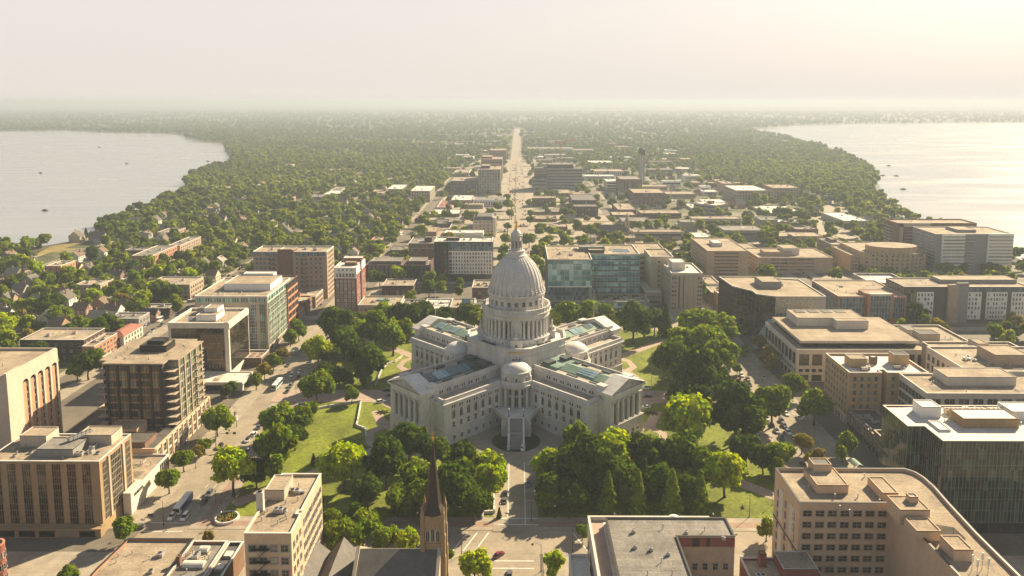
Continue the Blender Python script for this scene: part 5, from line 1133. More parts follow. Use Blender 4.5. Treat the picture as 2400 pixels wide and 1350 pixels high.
# round ended condominium
pl = [(304, 292)] + [(333 + 29 * math.cos(math.pi + math.pi * i / 10) , 292 + 14 * math.sin(math.pi + math.pi * i / 10)) for i in range(1, 10)] + [(362, 292), (362, 335), (304, 335)]
b = Bld('round_condominium', 'bow fronted tan brick condominium with drum shaped top on the right shore side', 'apartment building', pl, 18.5, W_YBRICK, M_ROOFTAN, .5, W_CREAM, short='bow fronted condominium')
for e in range(1, 10):
    L = b.edge(e)[2]; b.win(e, max(1, int(L / 3.4)), 5, 1.8, 1.8, 2.2, 3.3, .4, .4, gm=M_GLASS)
m = MB(); m.prism([(22 * math.cos(2 * math.pi * i / 28), 4 + 15 * math.sin(2 * math.pi * i / 28)) for i in range(28)], 17.8, 23.4, 0, top=False); m.prism([(22 * math.cos(2 * math.pi * i / 28), 4 + 15 * math.sin(2 * math.pi * i / 28)) for i in range(28)], 22.8, 23.2, 1); part('drum_storey', m, [W_YBRICK, M_ROOFTAN], b.root)
m = MB()
for i in range(22): a = math.pi + math.pi * i / 21; m.box(26 * math.cos(a) - .4, 26 * math.cos(a) + .4, -3 + 12 * math.sin(a) - .1, -3 + 12 * math.sin(a) + .1, 18, 18.9)
part('roof_planting', m, [M_BED], b.root); b.units([(.4, .6), (.6, .7)]); b.done()
b = Bld('condo_wing', 'plain tan brick pier block left of the bow fronted condominium', 'apartment building', rect(296, 303.6, 292, 335), 15, W_YBRICK, M_ROOFTAN, .5); b.win(0, 2, 4, 1.2, 1.6, 2, 3.2); b.done()
# lakeside towers
b = Bld('lakeside_tower', 'grey lakeside apartment tower with stacked balconies, nearer of the pair', 'apartment building', rect(368, 436, 288, 328), 34.5, W_GREY, M_ROOFTAN, .6, W_CREAM, short='grey lakeside towers')
m = MB(); m.box(0, 20, -1.5, 0, 0, 34); b.face(0, 'white_bay', m, [W_WHITE], 5, 0); m = MB(); m.box(0, 22, -1.5, 0, 0, 35); b.face(0, 'white_bay', m, [W_WHITE], 45, 0)
for t0, t1 in ((6, 25), (46, 67)): b.bands(0, 11, 2, 2.95, 1.4, t0, 68 - t1, 1, gm=glass_mat('warm_pane_glass', (.10, .08, .05), (.5, .42, .27), .6, .15), fm=W_WHITE, pane=1.1); [b.wins.__setitem__(i, (n_, me, (*b.pos(0, t0, 1.5), l[2]), a)) for i, (n_, me, l, a) in enumerate(b.wins) if i >= len(b.wins) - 11]
b.balconies(0, 11, 1.6, 2.95, 26, 33, 1.8, W_WHITE); b.balconies(1, 11, 1.6, 2.95, 4, 14, 1.8, W_WHITE); b.balconies(3, 11, 1.6, 2.95, 10, 20, 1.6, W_WHITE); b.balconies(3, 11, 1.6, 2.95, 26, 38, 1.6, W_WHITE)
b.pent('penthouse', .38, .62, .3, .8, 2.6, W_GREY, M_ROOFTAN); b.done()
b = Bld('lakeside_tower', 'dark edged lakeside tower behind, with brown frame end and wide tan roof', 'apartment building', rect(358, 432, 336, 362), 36.5, W_BRICKB, M_ROOFTAN, .9, W_BRICKB); m = MB(); m.box(0, 3, -1, 0, 0, 36.5); m.box(0, 28, -1, 0, 33, 36.7); b.face(0, 'portal_frame', m, [W_TAN], 2, 0)
b.balconies(3, 11, 1.6, 3.0, 4, 16, 1.8, W_WHITE); b.balconies(0, 10, 1.6, 3.0, 7, 22, 1.4, W_WHITE); b.win(0, 10, 11, 1.5, 1.6, 2, 3.0, 24, 2); b.done()
# white gridded government building
b = Bld('city_office', 'broad cream stone office with deep square windows at the right street corner', 'office', rect(150.2, 222, 21.7, 74), 18.0, W_CREAM, M_ROOFTAN, .7, W_CREAM, short='cream corner office')
b.bands(0, 1, 9.2, 1, 6.2, 1.5, 1.5, 10, 1.6, gm=G_LOBBY, fm=W_CREAM, pane=3); b.bands(0, 1, 5.6, 1, 1.7, 1.5, 1.5, 20, 1.2, gm=M_GLASS, fm=W_CREAM, pane=3); b.bands(0, 1, .4, 1, 3.6, 1.5, 1.5, 10, 1.6, gm=M_DARK, fm=W_CREAM, pane=3)
b.bands(3, 1, 9.2, 1, 6.4, 1, 1, 9, 1.2, gm=G_LOBBY, fm=W_CREAM, pane=3); b.bands(3, 1, 5.6, 1, 1.7, 1, 1, 18, 1.2, gm=M_GLASS, fm=W_CREAM, pane=3); b.bands(3, 1, .4, 1, 3.6, 1, 1, 9, 1.4, gm=M_DARK, fm=W_CREAM, pane=3)
x0, x1, y0, y1 = b.frac(.07, .93, .12, .97); m = MB(); m.prism(rect(x0, x1, y0, y1), 0, 2.8, 1, top=False); m.prism(rect(x0 - 1.5, x1 + 1, y0 - 2, y1), 2.8, 4.2, 0, top=False, bot=True); m.prism(rect(x0 - 1.5, x1 + 1, y0 - 2, y1), 4.0, 4.05, 2); part('setback_storey', m, [W_CREAM, G_LOBBY, M_ROOFTAN], b.root, (0, 0, 17.3))
b.top('penthouse', -24, 14, 6, 24, 5.0, W_CREAM, M_ROOFTAN, z=21.3); b.top('penthouse', -4, 14, 0, 6, 5.0, W_CREAM, M_ROOFTAN, z=21.3)
m = MB()
for i in range(4): m.box(-21 + 8 * i, -15.5 + 8 * i, 17, 22, 0, .4)
part('roof_grille', m, [M_DARK], b.root, (0, 0, 25.9)); scatter(b, 6); b.done()
g = thing('glass_canopy', 'pale sloping glass wall between the cream corner office and the dark glass office', 'glass roof', (0, 0, 0)); m = MB(); m.add([(146, 74.6, .2), (146, 84, .2), (156, 84, 17), (156, 74.6, 17), (146.6, 74.6, .2), (146.6, 84, .2), (156.6, 84, 17), (156.6, 74.6, 17)], [(0, 3, 2, 1), (4, 5, 6, 7), (0, 4, 7, 3), (1, 2, 6, 5), (3, 7, 6, 2)]); part('glazing', m, [G_TEAL], g)
m = MB(); [m.beam((145.9, y, .2), (155.9, y, 17.1), .14) for y in (74.7, 77, 79.3, 81.6, 83.9)]; part('frame', m, [M_WHITEP], g)
m = MB(); m.prism(rect(157, 166, 75, 84), 0, 16.5, 0); part('wall', m, [W_CREAM], g)
b = Bld('tan_stone_building', 'square tan stone building with small windows behind the cream corner office', 'office', rect(222.3, 250, 24, 66), 18.5, W_TAN, M_ROOFTAN, .9, W_CREAM, short='square tan building'); b.win(0, 7, 4, 1.3, 1.9, 2.5, 4, 1, 1); b.pent('penthouse', .05, .45, .3, .5, 4.5, W_TAN, M_ROOFDARK, W_CREAM); b.pent('penthouse', .0, .2, .55, .8, 3.5, W_CREAM, M_ROOFGREY); b.done()
# brick building with white roof edges
yN = -35.3
b = Bld('brick_office', 'yellow brick corner building with white roof rim and small square windows on the right street', 'office', [(153.5, yN), (168.5, yN), (168.5, yN + 4), (171, yN + 4), (171, yN), (190, yN), (190, -8), (153.5, -8)], 26, W_YBRICK, M_ROOFWHITE, 1.0, W_CREAM, short='yellow brick corner building')
for e, n in ((0, 4), (2, 1), (4, 5)): b.win(e, n, 6, 1.3, 1.8, 5.6, 3.3, 1.0, 1.0)
b.win(7, 8, 6, 1.2, 1.8, 5.6, 3.3, 1, 1); b.band(7, 4.6, .5, .3, W_CREAM); b.band(0, 4.6, .5, .3, W_CREAM)
for k in range(8): b.wins.append(('arched_window', window_mesh(1.9, 3.6, 'arch', W_CREAM), (*b.pos(7, 2.4 + 3.3 * k), .6), b.edge(7)[3]))
b.top('penthouse', -13, -5, 1, 8, 4.4, W_YBRICK, M_ROOFTAN, cap=W_CREAM); b.top('penthouse', 9, 16, 4, 10, 5.2, W_YBRICK, M_ROOFDARK, cap=W_CREAM); b.top('penthouse', -1, 2, 6, 9, 3.4, W_BRICKB); b.units([(.3, .25), (.25, .2), (.7, .3)]); scatter(b, 6); b.done()
# broad brown roofed office right
H = 26
p0 = at(2173, 922, H); p1 = at(2110, 877, H)
b = Bld('broad_office', 'broad office with brown gravel roof and white rim in front of the right edge buildings', 'office', rect(p0[0], 262, p0[1], p0[1] + 24), H, W_CREAM, M_ROOFTAN, .7, W_CREAM, short='brown roofed broad office')
b.bands(0, 1, 21, 1, 2.6, 1.5, 1, 14, 1.6, gm=M_GLASS, fm=W_CREAM, pane=2); b.win(3, 8, 5, 2.2, 2.8, 2.5, 4.5, .6, .6, gm=G_LOBBY); b.pent('penthouse', .17, .52, .45, .95, 4.2, W_CREAM, M_ROOFTAN); scatter(b, 6); b.done()
q0 = at(2181, 812, H + 1)
b = Bld('broad_office', 'rear wing of the brown roofed office, with roof box and windowed left wall', 'office', rect(q0[0] - 2, 270, p0[1] + 24.4, q0[1]), H + 1, W_CREAM, M_ROOFTAN, .8, W_CREAM); b.win(3, 8, 5, 1.8, 2.8, 2.5, 4.6, .6, .6, gm=G_LOBBY); b.pent('penthouse', .3, .55, .3, .7, 5, W_BRICKT, M_ROOFTAN); b.units([(.15, .5), (.2, .45), (.2, .6)]); scatter(b, 5); b.done()
b = Bld('tan_office', 'tan stone office with a small square roof tower near the right edge', 'office', rect(216, 262, 26 if False else -2, 20), 23, W_BRICKT, M_ROOFTAN, .8, W_CREAM, foot=True); b.win(0, 8, 4, 1.4, 1.9, 3, 4.5); b.pent('penthouse', .5, .62, .5, .9, 3.4, W_TAN); b.pent('penthouse', .3, .45, .2, .5, 2.4, W_WHITE); b.done()
# low shops between brick corner building and glass corner block
for i, (y0, y1, x1, H, lb) in enumerate(((-62, -36, 166, 8.5, 'low brown shop beside the yellow brick corner building'), (-79, -62.4, 172, 10.5, 'brown shop with open roof terrace, middle of the right street low shops'), (-93, -79.4, 168, 7.5, 'low shop with white roof panel next to the dark glass corner block'))):
    b = Bld('shop_building', lb, 'shop building', rect(153, x1, y0, y1), H, W_BRICKB, M_ROOFDARK if i != 2 else M_ROOFGREY, 1.0, W_TAN, short='right street low shops' if i == 1 else None); n = int((y1 - y0) / 3.4); b.win(3, n, max(1, int(H / 4)), 1.7, 2.0, 4.6, 3.4, .6, .6); b.bands(3, 1, .5, 1, 2.9, .5, .5, 3, .6); b.win(0, 3, 1, 1.6, 2, 3, 3); b.units([(.5, .5), (.3, .7)]); b.done()
# dark glass corner block with white roof
p = at(2210, 1033, 34); q = at(2100, 947, 34)
b = Bld('glass_corner_block', 'dark curtain wall glass block with white roof and rooftop plant, lower right', 'office', [(p[0], -124), (235, -124), (235, -93), (p[0] - 6, -93), (p[0] - 6, -112), (p[0], -112)], 34, W_DGREY, M_ROOFWHITE, .4, W_CREAM, short='dark glass corner block')
G_CW = glass_mat('dark_curtain_glass', (.008, .014, .010), (.05, .11, .06), .25, .05, cell=(1.25, 3.8))
for e in (0, 3, 4, 5): b.curtain(e, 4.5 if e == 0 else .5, 33.6, max(2, int(b.edge(e)[2] / 1.25)), 7, .05, .05, fm=W_GREY, gm=G_CW, vb=.1, hb=.05, d=.12)
b.curtain(0, .3, 4.2, 20, 1, .05, .05, fm=W_DGREY, gm=M_GLASS)
b.top('penthouse', -24, -17, 6, 13, 4.6, W_WHITE, M_ROOFWHITE); b.top('penthouse', -14, 6, -3, 6, 4.0, W_BROWN, M_ROOFWHITE); b.top('low_box', -24, -20, -6, 2, 1.2, W_WHITE, M_ROOFWHITE); b.top('penthouse', 8, 20, 4, 13, 3.8, W_WHITE, M_ROOFWHITE)
for i in range(3):
    m = MB(); m.box(-3.5, 3.5, -1.4, 1.4, .3, 2.2); [m.cyl(-2.6 + 1.7 * k, 0, 2.2, 2.45, .65, .65, 10, 1) for k in range(4)]; part('chiller', m, [W_TAN, M_DARK], b.root, (-10 + 8 * i, 9.5, b.H - .4))
b.units([(.32, .9), (.36, .92), (.7, .5), (.62, .8)]); scatter(b, 6); b.done()
# curved beige building lower right
HF = 31.0
P_ = lambda x, y: at(x, y, HF)
a0 = P_(1817, 1097); a1 = P_(1877, 1178); a2 = P_(2085, 1178); f_ = P_(2085, 1097)
yB, yS = a0[1], a1[1]; xl = a0[0]
cur = [(P_(2120, 1098)), P_(2145, 1106), P_(2165, 1118), P_(2190, 1140), P_(2225, 1180), P_(2290, 1250), P_(2390, 1349)]
pl = [(xl, yS), (a2[0], yS), (a2[0] + .5, yS - 45)] + [(cur[-1][0], yS - 45)] + [c for c in reversed(cur)] + [(xl, yB)]
b = Bld('curved_building', 'beige building with rounded corner and dark roof rim, lower right corner', 'office', pl, HF, W_PEACH, M_ROOFTAN, .9, M_DARK, short='rounded beige building')
b.win(0, 7, 8, 2.5, 1.7, 1.6, 3.6, .6, .2, gm=G_LOBBY, fm=W_BRICKT)
ne = len(pl) - 1
b.win(ne, 3, 7, 1.1, 1.8, 2, 3.6, .6, .6); 
m = MB(); L = b.edge(ne)[2]
for t in (.22, .66): m.box(L * t, L * t + 3.6, -.12, 0, 3, 14); m.box(L * t, L * t + 3.6, -.12, 0, 16.5, 27)
b.face(ne, 'pale_panel', m, [W_CREAM], 0, 0); b.band(ne, 15, .35, .2, M_DARK)
def bx(nm, px0, px1, pyf, pyb, h, wl=W_PEACH, rf=M_ROOFTAN, z=None, Hh=None):
    Hh = Hh or HF; x0, y0 = at(px0, pyf, Hh); x1, _ = at(px1, pyf, Hh); y1 = at(px0, pyb, Hh)[1]
    return b.top(nm, x0 - b.cx, x1 - b.cx, y0 - b.cy, y1 - b.cy, h, wl, rf, z=z)
bx('penthouse', 1915, 1988, 1151, 1110, 2.8); bx('chimney_box', 1906, 1948, 1118, 1102, 5, W_PEACH, M_DARK); bx('penthouse', 2068, 2105, 1168, 1130, 2.6)
bx('stair_tower', 2108, 2178, 1224, 1190, 4.6); bx('chimney_box', 2130, 2150, 1206, 1196, 6.2, W_PEACH, M_DARK); bx('stair_tower', 2148, 2205, 1262, 1230, 3.0); bx('penthouse', 2235, 2280, 1310, 1275, 3.4)
m = MB(); r_ = [P_(2175, 1240), P_(2235, 1250), P_(2262, 1275), P_(2258, 1292)]
for (xa, ya), (xb_, yb_) in zip(r_, r_[1:]): m.add([(xa - b.cx, ya - b.cy, 0), (xb_ - b.cx, yb_ - b.cy, 0), (xb_ - b.cx, yb_ - b.cy, 2.6), (xa - b.cx, ya - b.cy, 2.6)], [(0, 1, 2, 3), (3, 2, 1, 0)]); m.beam((xa - b.cx, ya - b.cy, 0), (xa - b.cx, ya - b.cy, 2.7), .08, 1); m.beam((xa - b.cx, ya - b.cy, 2.6), (xb_ - b.cx, yb_ - b.cy, 2.6), .08, 1)
part('roof_screen', m, [M_METAL, W_BROWN], b.root, (0, 0, HF - .9))
for px_, py_ in ((2278, 1330), (2302, 1325), (2316, 1338), (2290, 1342)):
    m = MB(); m.cyl(0, 0, 0, 4.2, .07, .07, 6); m.box(-.22, .22, -.15, .15, 2.4, 4.4, 1); x, y = P_(px_, py_); part('antenna', m, [M_METAL, M_WHITEP], b.root, (x - b.cx, y - b.cy, HF - .9))
scatter(b, 8, .1, .6, .55, .95); b.done()
# grey roofed building lower middle right
HG = 24.0
p0 = at(1425, 1215, HG); p1 = at(1722, 1225, HG); p2 = at(1590, 1258, HG); p3 = at(1615, 1350, HG)
yb, ym = at(1560, 1213, HG)[1], at(1650, 1257, HG)[1]; xl = at(1385, 1235, HG)[0]; xr = at(1722, 1256, HG)[0]; xm = at(1588, 1260, HG)[0]
b = Bld('grey_roofed_building', 'L shaped tan building with grey vented roof at the bottom intersection', 'apartment building', [(xl + 5, ym - 46), (xm, ym - 46), (xm, ym), (xr, ym), (xr, yb), (xl + 5, yb)], HG, W_BRICKT, M_ROOFGREY, .35, M_DARK, capt=.3, short='L shaped grey roofed building')
m = MB(); m.box(0, xr - xm, -.12, 0, HG - 3.2, HG - .5); m.box(4.5, 6.6, -.2, 0, HG - 3.1, HG - .6, 1); m.box(8.6, 9.6, -.2, 0, HG - 3.1, HG - .6, 1); b.face(2, 'brick_band', m, [W_BRICK, M_DARK], 0, 0)
b.win(2, 5, 4, 1.3, 1.9, 2, 3.9, 1, 1); b.win(1, 8, 5, 1.3, 1.8, 2, 3.9, 1, 3)
for fx, fy in ((.2, .86), (.45, .9), (.62, .85), (.78, .88), (.9, .8), (.3, .7), (.35, .6), (.18, .72), (.22, .5), (.4, .5), (.15, .4), (.38, .38), (.2, .3), (.42, .66)):
    X, _, Y, _ = b.frac(fx, fx, fy, fy); m = MB(); k = b.rnd.random()
    if k < .5: m.box(-.5, .5, -.4, .4, 0, .9); m.cyl(-.2, 0, .9, 1.5, .14, .14, 8); m.cyl(.22, 0, .9, 1.6, .14, .14, 8)
    else: m.cyl(0, 0, 0, 1.3, .13, .13, 8); m.cyl(0, 0, 1.3, 1.55, .24, .18, 8)
    part('vent_pipe', m, [M_METAL], b.root, (X, Y, HG - .35))
b.done()
b = Bld('roof_terrace_block', 'lower pink paved roof terrace with cream rim wrapping the L shaped grey roofed building', 'terrace building', [(xl, ym - 46), (xl + 4.9, ym - 46), (xl + 4.9, yb + .1), (xr - 4, yb + .1), (xr - 4, yb + 4.5), (xl, yb + 4.5)], HG - 2.2, W_CREAM, M_PINK, 1.1, W_CREAM, capt=.5)
b.win(5, 9, 4, 1.3, 1.9, 2, 4); b.done()
for i, (fx, fy) in enumerate(((.55, .965), (.82, .965), (.70, .96))):
    X, _, Y, _ = b.frac(fx, fx, fy, fy); X += b.cx; Y += b.cy
    if i == 2:
        t = thing('parasol', 'white parasol open on the pink roof terrace', 'parasol', (X, Y, HG - 3.3)); m = MB(); m.lathe([(1.7, 2.3), (0, 3.0)], 8); part('canopy', m, [M_WHITEP], t); m = MB(); m.cyl(0, 0, 0, 2.9, .05, .05, 6); m.cyl(0, 0, 0, .15, .4, .4, 8); part('pole', m, [M_DARK], t)
    else:
        t = thing('patio_table', ('white patio table left of the parasol on the roof terrace', 'white patio table right of the parasol on the roof terrace')[i], 'table', (X, Y, HG - 3.3)); m = MB(); m.box(-1, 1, -.5, .5, .7, .78); part('tabletop', m, [M_WHITEP], t)
        for sx in (-.9, .9):
            for sy in (-.4, .4): m = MB(); m.box(sx - .04, sx + .04, sy - .04, sy + .04, 0, .7); part('leg', m, [M_WHITEP], t)
b = Bld('narrow_shop', 'narrow cream roofed shop left of the pink roof terrace', 'shop building', rect(xl - 6.5, xl - 1, ym - 46, yb - 5), 15, W_CREAM, M_ROOFWHITE, .7, W_CREAM); b.win(3, 6, 3, 1.2, 1.8, 2, 4); b.done()
x0, y0 = at(1748, 1335, 13); x1, _ = at(1878, 1335, 13)
b = Bld('brick_house', 'small red brick building with chimney between the two lower right blocks', 'shop building', rect(x0, x1 + 5, y0 - 26, y0 + 6), 13, W_BRICK, M_ROOFTAN, .6, M_STONE); b.top('penthouse', -1, 9, 6, 15, 3.6, W_BRICK, M_ROOFTAN, cap=M_STONE); b.top('chimney', -6, -4, 12, 14, 4.4, W_BRICK); b.pent('roof_light', .5, .7, .3, .4, .5, W_WHITE, M_ROOFWHITE); b.units([(.3, .3), (.15, .7)]); scatter(b, 6); b.win(1, 6, 3, 1.2, 1.7, 1.5, 3.6); b.done()
# ------------------------------------------------------------------ nearest buildings, bottom of the view
HJ = 30.0
x0, yS = at(572, 1250, HJ); x1, _ = at(690, 1250, HJ); yB = at(700, 1110, HJ)[1]; xE = at(753, 1110, HJ)[0]
b = Bld('apartment_house', 'narrow tan seven storey building with black fire escape, bottom left of the church', 'apartment building', [(x0, yS), (x1 - .9, yS), (x1 - .9, yS + 10.5), (x1 - 2.2, yS + 10.5), (x1 - 2.2, yS + 12), (xE, yS + 12), (xE, yB), (x0, yB)], HJ, W_PEACH, M_ROOFTAN, .7, W_CREAM, short='fire escape building')
gb = glass_mat('curtained_glass', (.03, .028, .022), (.42, .38, .30), .5, .15)
b.win(0, 4, 7, 1.9, 1.8, 2.2, 3.75, .6, .4, gm=gb); b.win(1, 3, 7, 1.1, 1.8, 2.2, 3.75, .8, .6); b.win(5, 7, 7, 1.7, 1.8, 2.2, 3.75, .8, .8)
m = MB()
for j in range(7):
    z = 3.0 + 3.75 * j; m.box(0, 5.2, -1.3, -.1, z, z + .1); m.beam((0, -1.3, z + 1), (5.2, -1.3, z + 1), .04)
    for i in range(12): m.beam((i * 5.2 / 11, -1.3, z), (i * 5.2 / 11, -1.3, z + 1), .025)
    if j: m.beam((.6, -.9, z - 3.7), (4.4, -.9, z), .1); m.beam((.6, -.5, z - 3.7), (4.4, -.5, z), .1)
b.face(0, 'fire_escape', m, [M_DARK], 2.0, 0)
X0, X1, Y0, Y1 = b.frac(.02, .42, .55, .82); b.top('penthouse', X0 - .6, X1, Y0, Y1, 3.6, W_TAN, M_ROOFTAN, cap=W_CREAM); m = MB(); m.box(-1, 1, -.7, .7, 0, 6.0); m.box(-.6, .6, -.4, .4, 6, 6.4, 1); X, _, Y, _ = b.frac(.02, .02, .38, .38); part('chimney', m, [W_CREAM, M_DARK], b.root, (X, Y, HJ - .7))
b.units([(.5, .7), (.62, .68), (.45, .35), (.58, .36)]); scatter(b, 12); b.done()
# church: nave with grey roof, side gables, stone tower and tall spire
xr = at(1030, 1287, 17)[0]; yR = at(930, 1287, 17)[1]
C_ = thing('church', 'stone church with grey slate roof and a tall dark spire, bottom centre', 'church', (-36, yR + 12.5, 0)); LAND.append((C_, 'spired stone church')); block(-52, -22, yR - 45, yR + 14)
m = MB(); hw = 12.5; L0, L1 = -11.0, xr + 36
m.prism(rect(L0, L1, -hw * 2, 0), 0, 9.5, 0, top=False)
for x in (L0, L1): m.add([(x, -hw * 2, 9.5), (x, 0, 9.5), (x, -hw, 16.8)], [(0, 1, 2), (2, 1, 0)], 0)
part('wall', m, [W_BRICKT], C_)
m = MB(); ov = .7
for s, y in ((-1, -hw * 2 - ov), (1, ov)):
    zE = 9.5 - .4; m.add([(L0 + .5, -hw, 17.1), (L1 - .5, -hw, 17.1), (L1 - .5, y, zE), (L0 + .5, y, zE), (L0 + .5, -hw, 16.8), (L1 - .5, -hw, 16.8), (L1 - .5, y, zE - .3), (L0 + .5, y, zE - .3)], [(0, 1, 2, 3) if s > 0 else (3, 2, 1, 0), (4, 7, 6, 5), (2, 6, 7, 3), (1, 5, 6, 2), (0, 3, 7, 4)])
part('roof', m, [R_SLATE], C_)
for x in (L0, L1):
    m = MB(); m.add([(x - .5, -hw * 2 - .6, 9.3), (x + .5, -hw * 2 - .6, 9.3), (x - .5, -hw, 18), (x + .5, -hw, 18), (x - .5, .6, 9.3), (x + .5, .6, 9.3)], [(0, 1, 3, 2), (2, 3, 5, 4), (3, 1, 5), (0, 2, 4)]); part('gable_coping', m, [W_TAN], C_)
for x0_, z in ((-18.5, 12.5), (-27, 11)):       # lower cross gables to the left
    m = MB(); m.prism(rect(x0_ - 5, x0_ + 5, -20, 1), 0, 7, 0, top=False); m.add([(x0_ - 5, 1, 7), (x0_ + 5, 1, 7), (x0_, 1, z), (x0_ - 5, -20, 7), (x0_ + 5, -20, 7), (x0_, -20, z)], [(1, 0, 2), (3, 4, 5)], 0); m.add([(x0_ - 5.4, 1, 6.7), (x0_, 1, z + .2), (x0_, -20.5, z + .2), (x0_ - 5.4, -20.5, 6.7), (x0_ + 5.4, 1, 6.7), (x0_ + 5.4, -20.5, 6.7)], [(0, 1, 2, 3), (1, 4, 5, 2)], 1); part('transept', m, [W_BRICKT, R_SLATE], C_)
# tower east end of the nave; spire apex
xt, yt = at(1017, 1215, 30); xt = -31.0 + 0; 
ap = None
TX, TY = at(1012, 1216, 24)[0] + 36.8, -9.5
m = MB(); w_ = 3.1
m.prism(rect(TX - w_, TX + w_, TY - w_, TY + w_), 0, 27.5, 0); m.prism(rect(TX - w_ - .3, TX + w_ + .3, TY - w_ - .3, TY + w_ + .3), 18.4, 18.9, 0, bot=True)
for sx in (-1, 1):
    for sy in (-1, 1):
        x, y = TX + sx * w_, TY + sy * w_
        m.box(x - .8, x + .8, y - .8, y + .8, 0, 15); m.box(x - .65, x + .65, y - .65, y + .65, 15, 22); m.box(x - .5, x + .5, y - .5, y + .5, 22, 28.6); m.cyl(x, y, 28.6, 31, .5, .05, 6)
tw = part('tower', m, [W_BROWN], C_)
for k in (-1, 0, 1): link('belfry_window', window_mesh(.95, 4.2 if k == 0 else 3.6, 'arch', W_TAN, M_DARK, d=.15), tw, (TX + k * 1.5, TY - w_, 19.6), 0); link('belfry_window', window_mesh(.95, 4.2 if k == 0 else 3.6, 'arch', W_TAN, M_DARK, d=.15), tw, (TX + w_, TY + k * 1.5, 19.6), math.pi / 2)
m = MB(); m.cyl(TX, TY, 27.5, 30.0, 3.7, 2.4, 8, cap=False); m.cyl(TX, TY, 30.0, 49.4, 2.4, .12, 8); m.cyl(TX, TY, 49.4, 50.8, .1, .1, 6, 1); m.ball(TX, TY, 50.4, .3, .3, .3, 6, 4, 1); m.beam((TX, TY, 50.7), (TX, TY, 52.6), .09, 1); m.beam((TX - .6, TY, 52.0), (TX + .6, TY, 52.0), .09, 1)
part('spire', m, [mat('brown_copper_spire', (.042, .027, .02), .6, .2, .6, .15), M_GOLD], C_)
# low roofs lower left
HK = 9.0
x0, y0 = at(300, 1262, HK); x1, _ = at(455, 1262, HK)
b = Bld('shop_building', 'low shop with wide brown gravel roof in the bottom left foreground', 'shop building', [(at(235, 1349, HK)[0] - 3, y0 - 34), (x1 - .2, y0 - 34), (x1 - .2, y0), (x0, y0), (at(235, 1349, HK)[0] - 3, y0 - 16)], HK, W_SALMON, M_ROOFTAN, .7, M_DARK, short='brown gravel roofed shop'); b.units([(.35, .35), (.5, .3), (.75, .5), (.7, .75)]); scatter(b, 7); b.top('penthouse', 4, 11, -16, -8, 2.6, W_PINKB, M_ROOFTAN); b.done()
x2, _ = at(570, 1270, HK)
b = Bld('shop_building', 'low shop with grey roof and barrel skylight left of the fire escape building', 'shop building', rect(x1 + .2, x2 - 5.2, y0 - 34, y0 - 1.2), HK, W_SALMON, M_ROOFGREY, .7, M_STONE, short='barrel skylight shop')
for fx, fy, l in ((.5, .62, 3.2), (.5, .86, 1.4)):
    X, _, Y, _ = b.frac(fx, fx, fy, fy); m = MB(); n = 8; vs = []
    for i in range(n + 1): a = math.pi * i / n; vs += [(-l, -1.5 * math.cos(a), .5 + 1.1 * math.sin(a)), (l, -1.5 * math.cos(a), .5 + 1.1 * math.sin(a))]
    m.add(vs, [(2 * i, 2 * i + 1, 2 * i + 3, 2 * i + 2) for i in range(n)]); m.add([vs[2 * i] for i in range(n + 1)], [tuple(range(n + 1))]); m.add([vs[2 * i + 1] for i in range(n + 1)], [tuple(range(n, -1, -1))]); m.box(-l - .2, l + .2, -1.7, 1.7, 0, .5, 1); part('barrel_skylight', m, [M_ROOFWHITE, M_ROOFGREY], b.root, (X, Y, HK - .7))
b.top('chimney', -b.edge(0)[2] / 2, -b.edge(0)[2] / 2 + 1.2, 4, 5.6, 3, W_BRICKB); scatter(b, 10); b.units([(.4, .75)]); b.done()
b = Bld('shop_building', 'narrow low shop with two white skylights tucked against the fire escape building', 'shop building', rect(x2 - 5, x2 - .3, y0 - 34, y0 - .6), HK - .6, W_BRICKB, M_ROOFDARK, .7, M_STONE)
for fy in (.6, .8): X, _, Y, _ = b.frac(.5, .5, fy, fy); m = MB(); m.box(-1.3, 1.3, -1.6, 1.6, 0, .6); m.box(-1.1, 1.1, -1.4, 1.4, .6, .9, 1); part('skylight', m, [M_FRAME, M_ROOFWHITE], b.root, (X, Y, HK - 1.3))
b.done()
# round brick corner at the left edge
cx_, cy_ = at(-8, 1262, 14)
b = Bld('round_brick_building', 'dark brick building with rounded bay, bottom left corner of the view', 'shop building', [(cx_ - 14, cy_ - 20), (cx_ + 1, cy_ - 20)] + [(cx_ + 1 + 3 * math.cos(t), cy_ - 3 + 3 * math.sin(t)) for t in (-.8, -.3, .2, .7, 1.2)] + [(cx_ - 14, cy_)], 14, W_BRICK, M_ROOFTAN, .6, W_SALMON)
for e in (2, 3, 4, 5): b.win(e, 1, 3, .8, 1.8, 2, 3.8, .1, .1)
b.done()
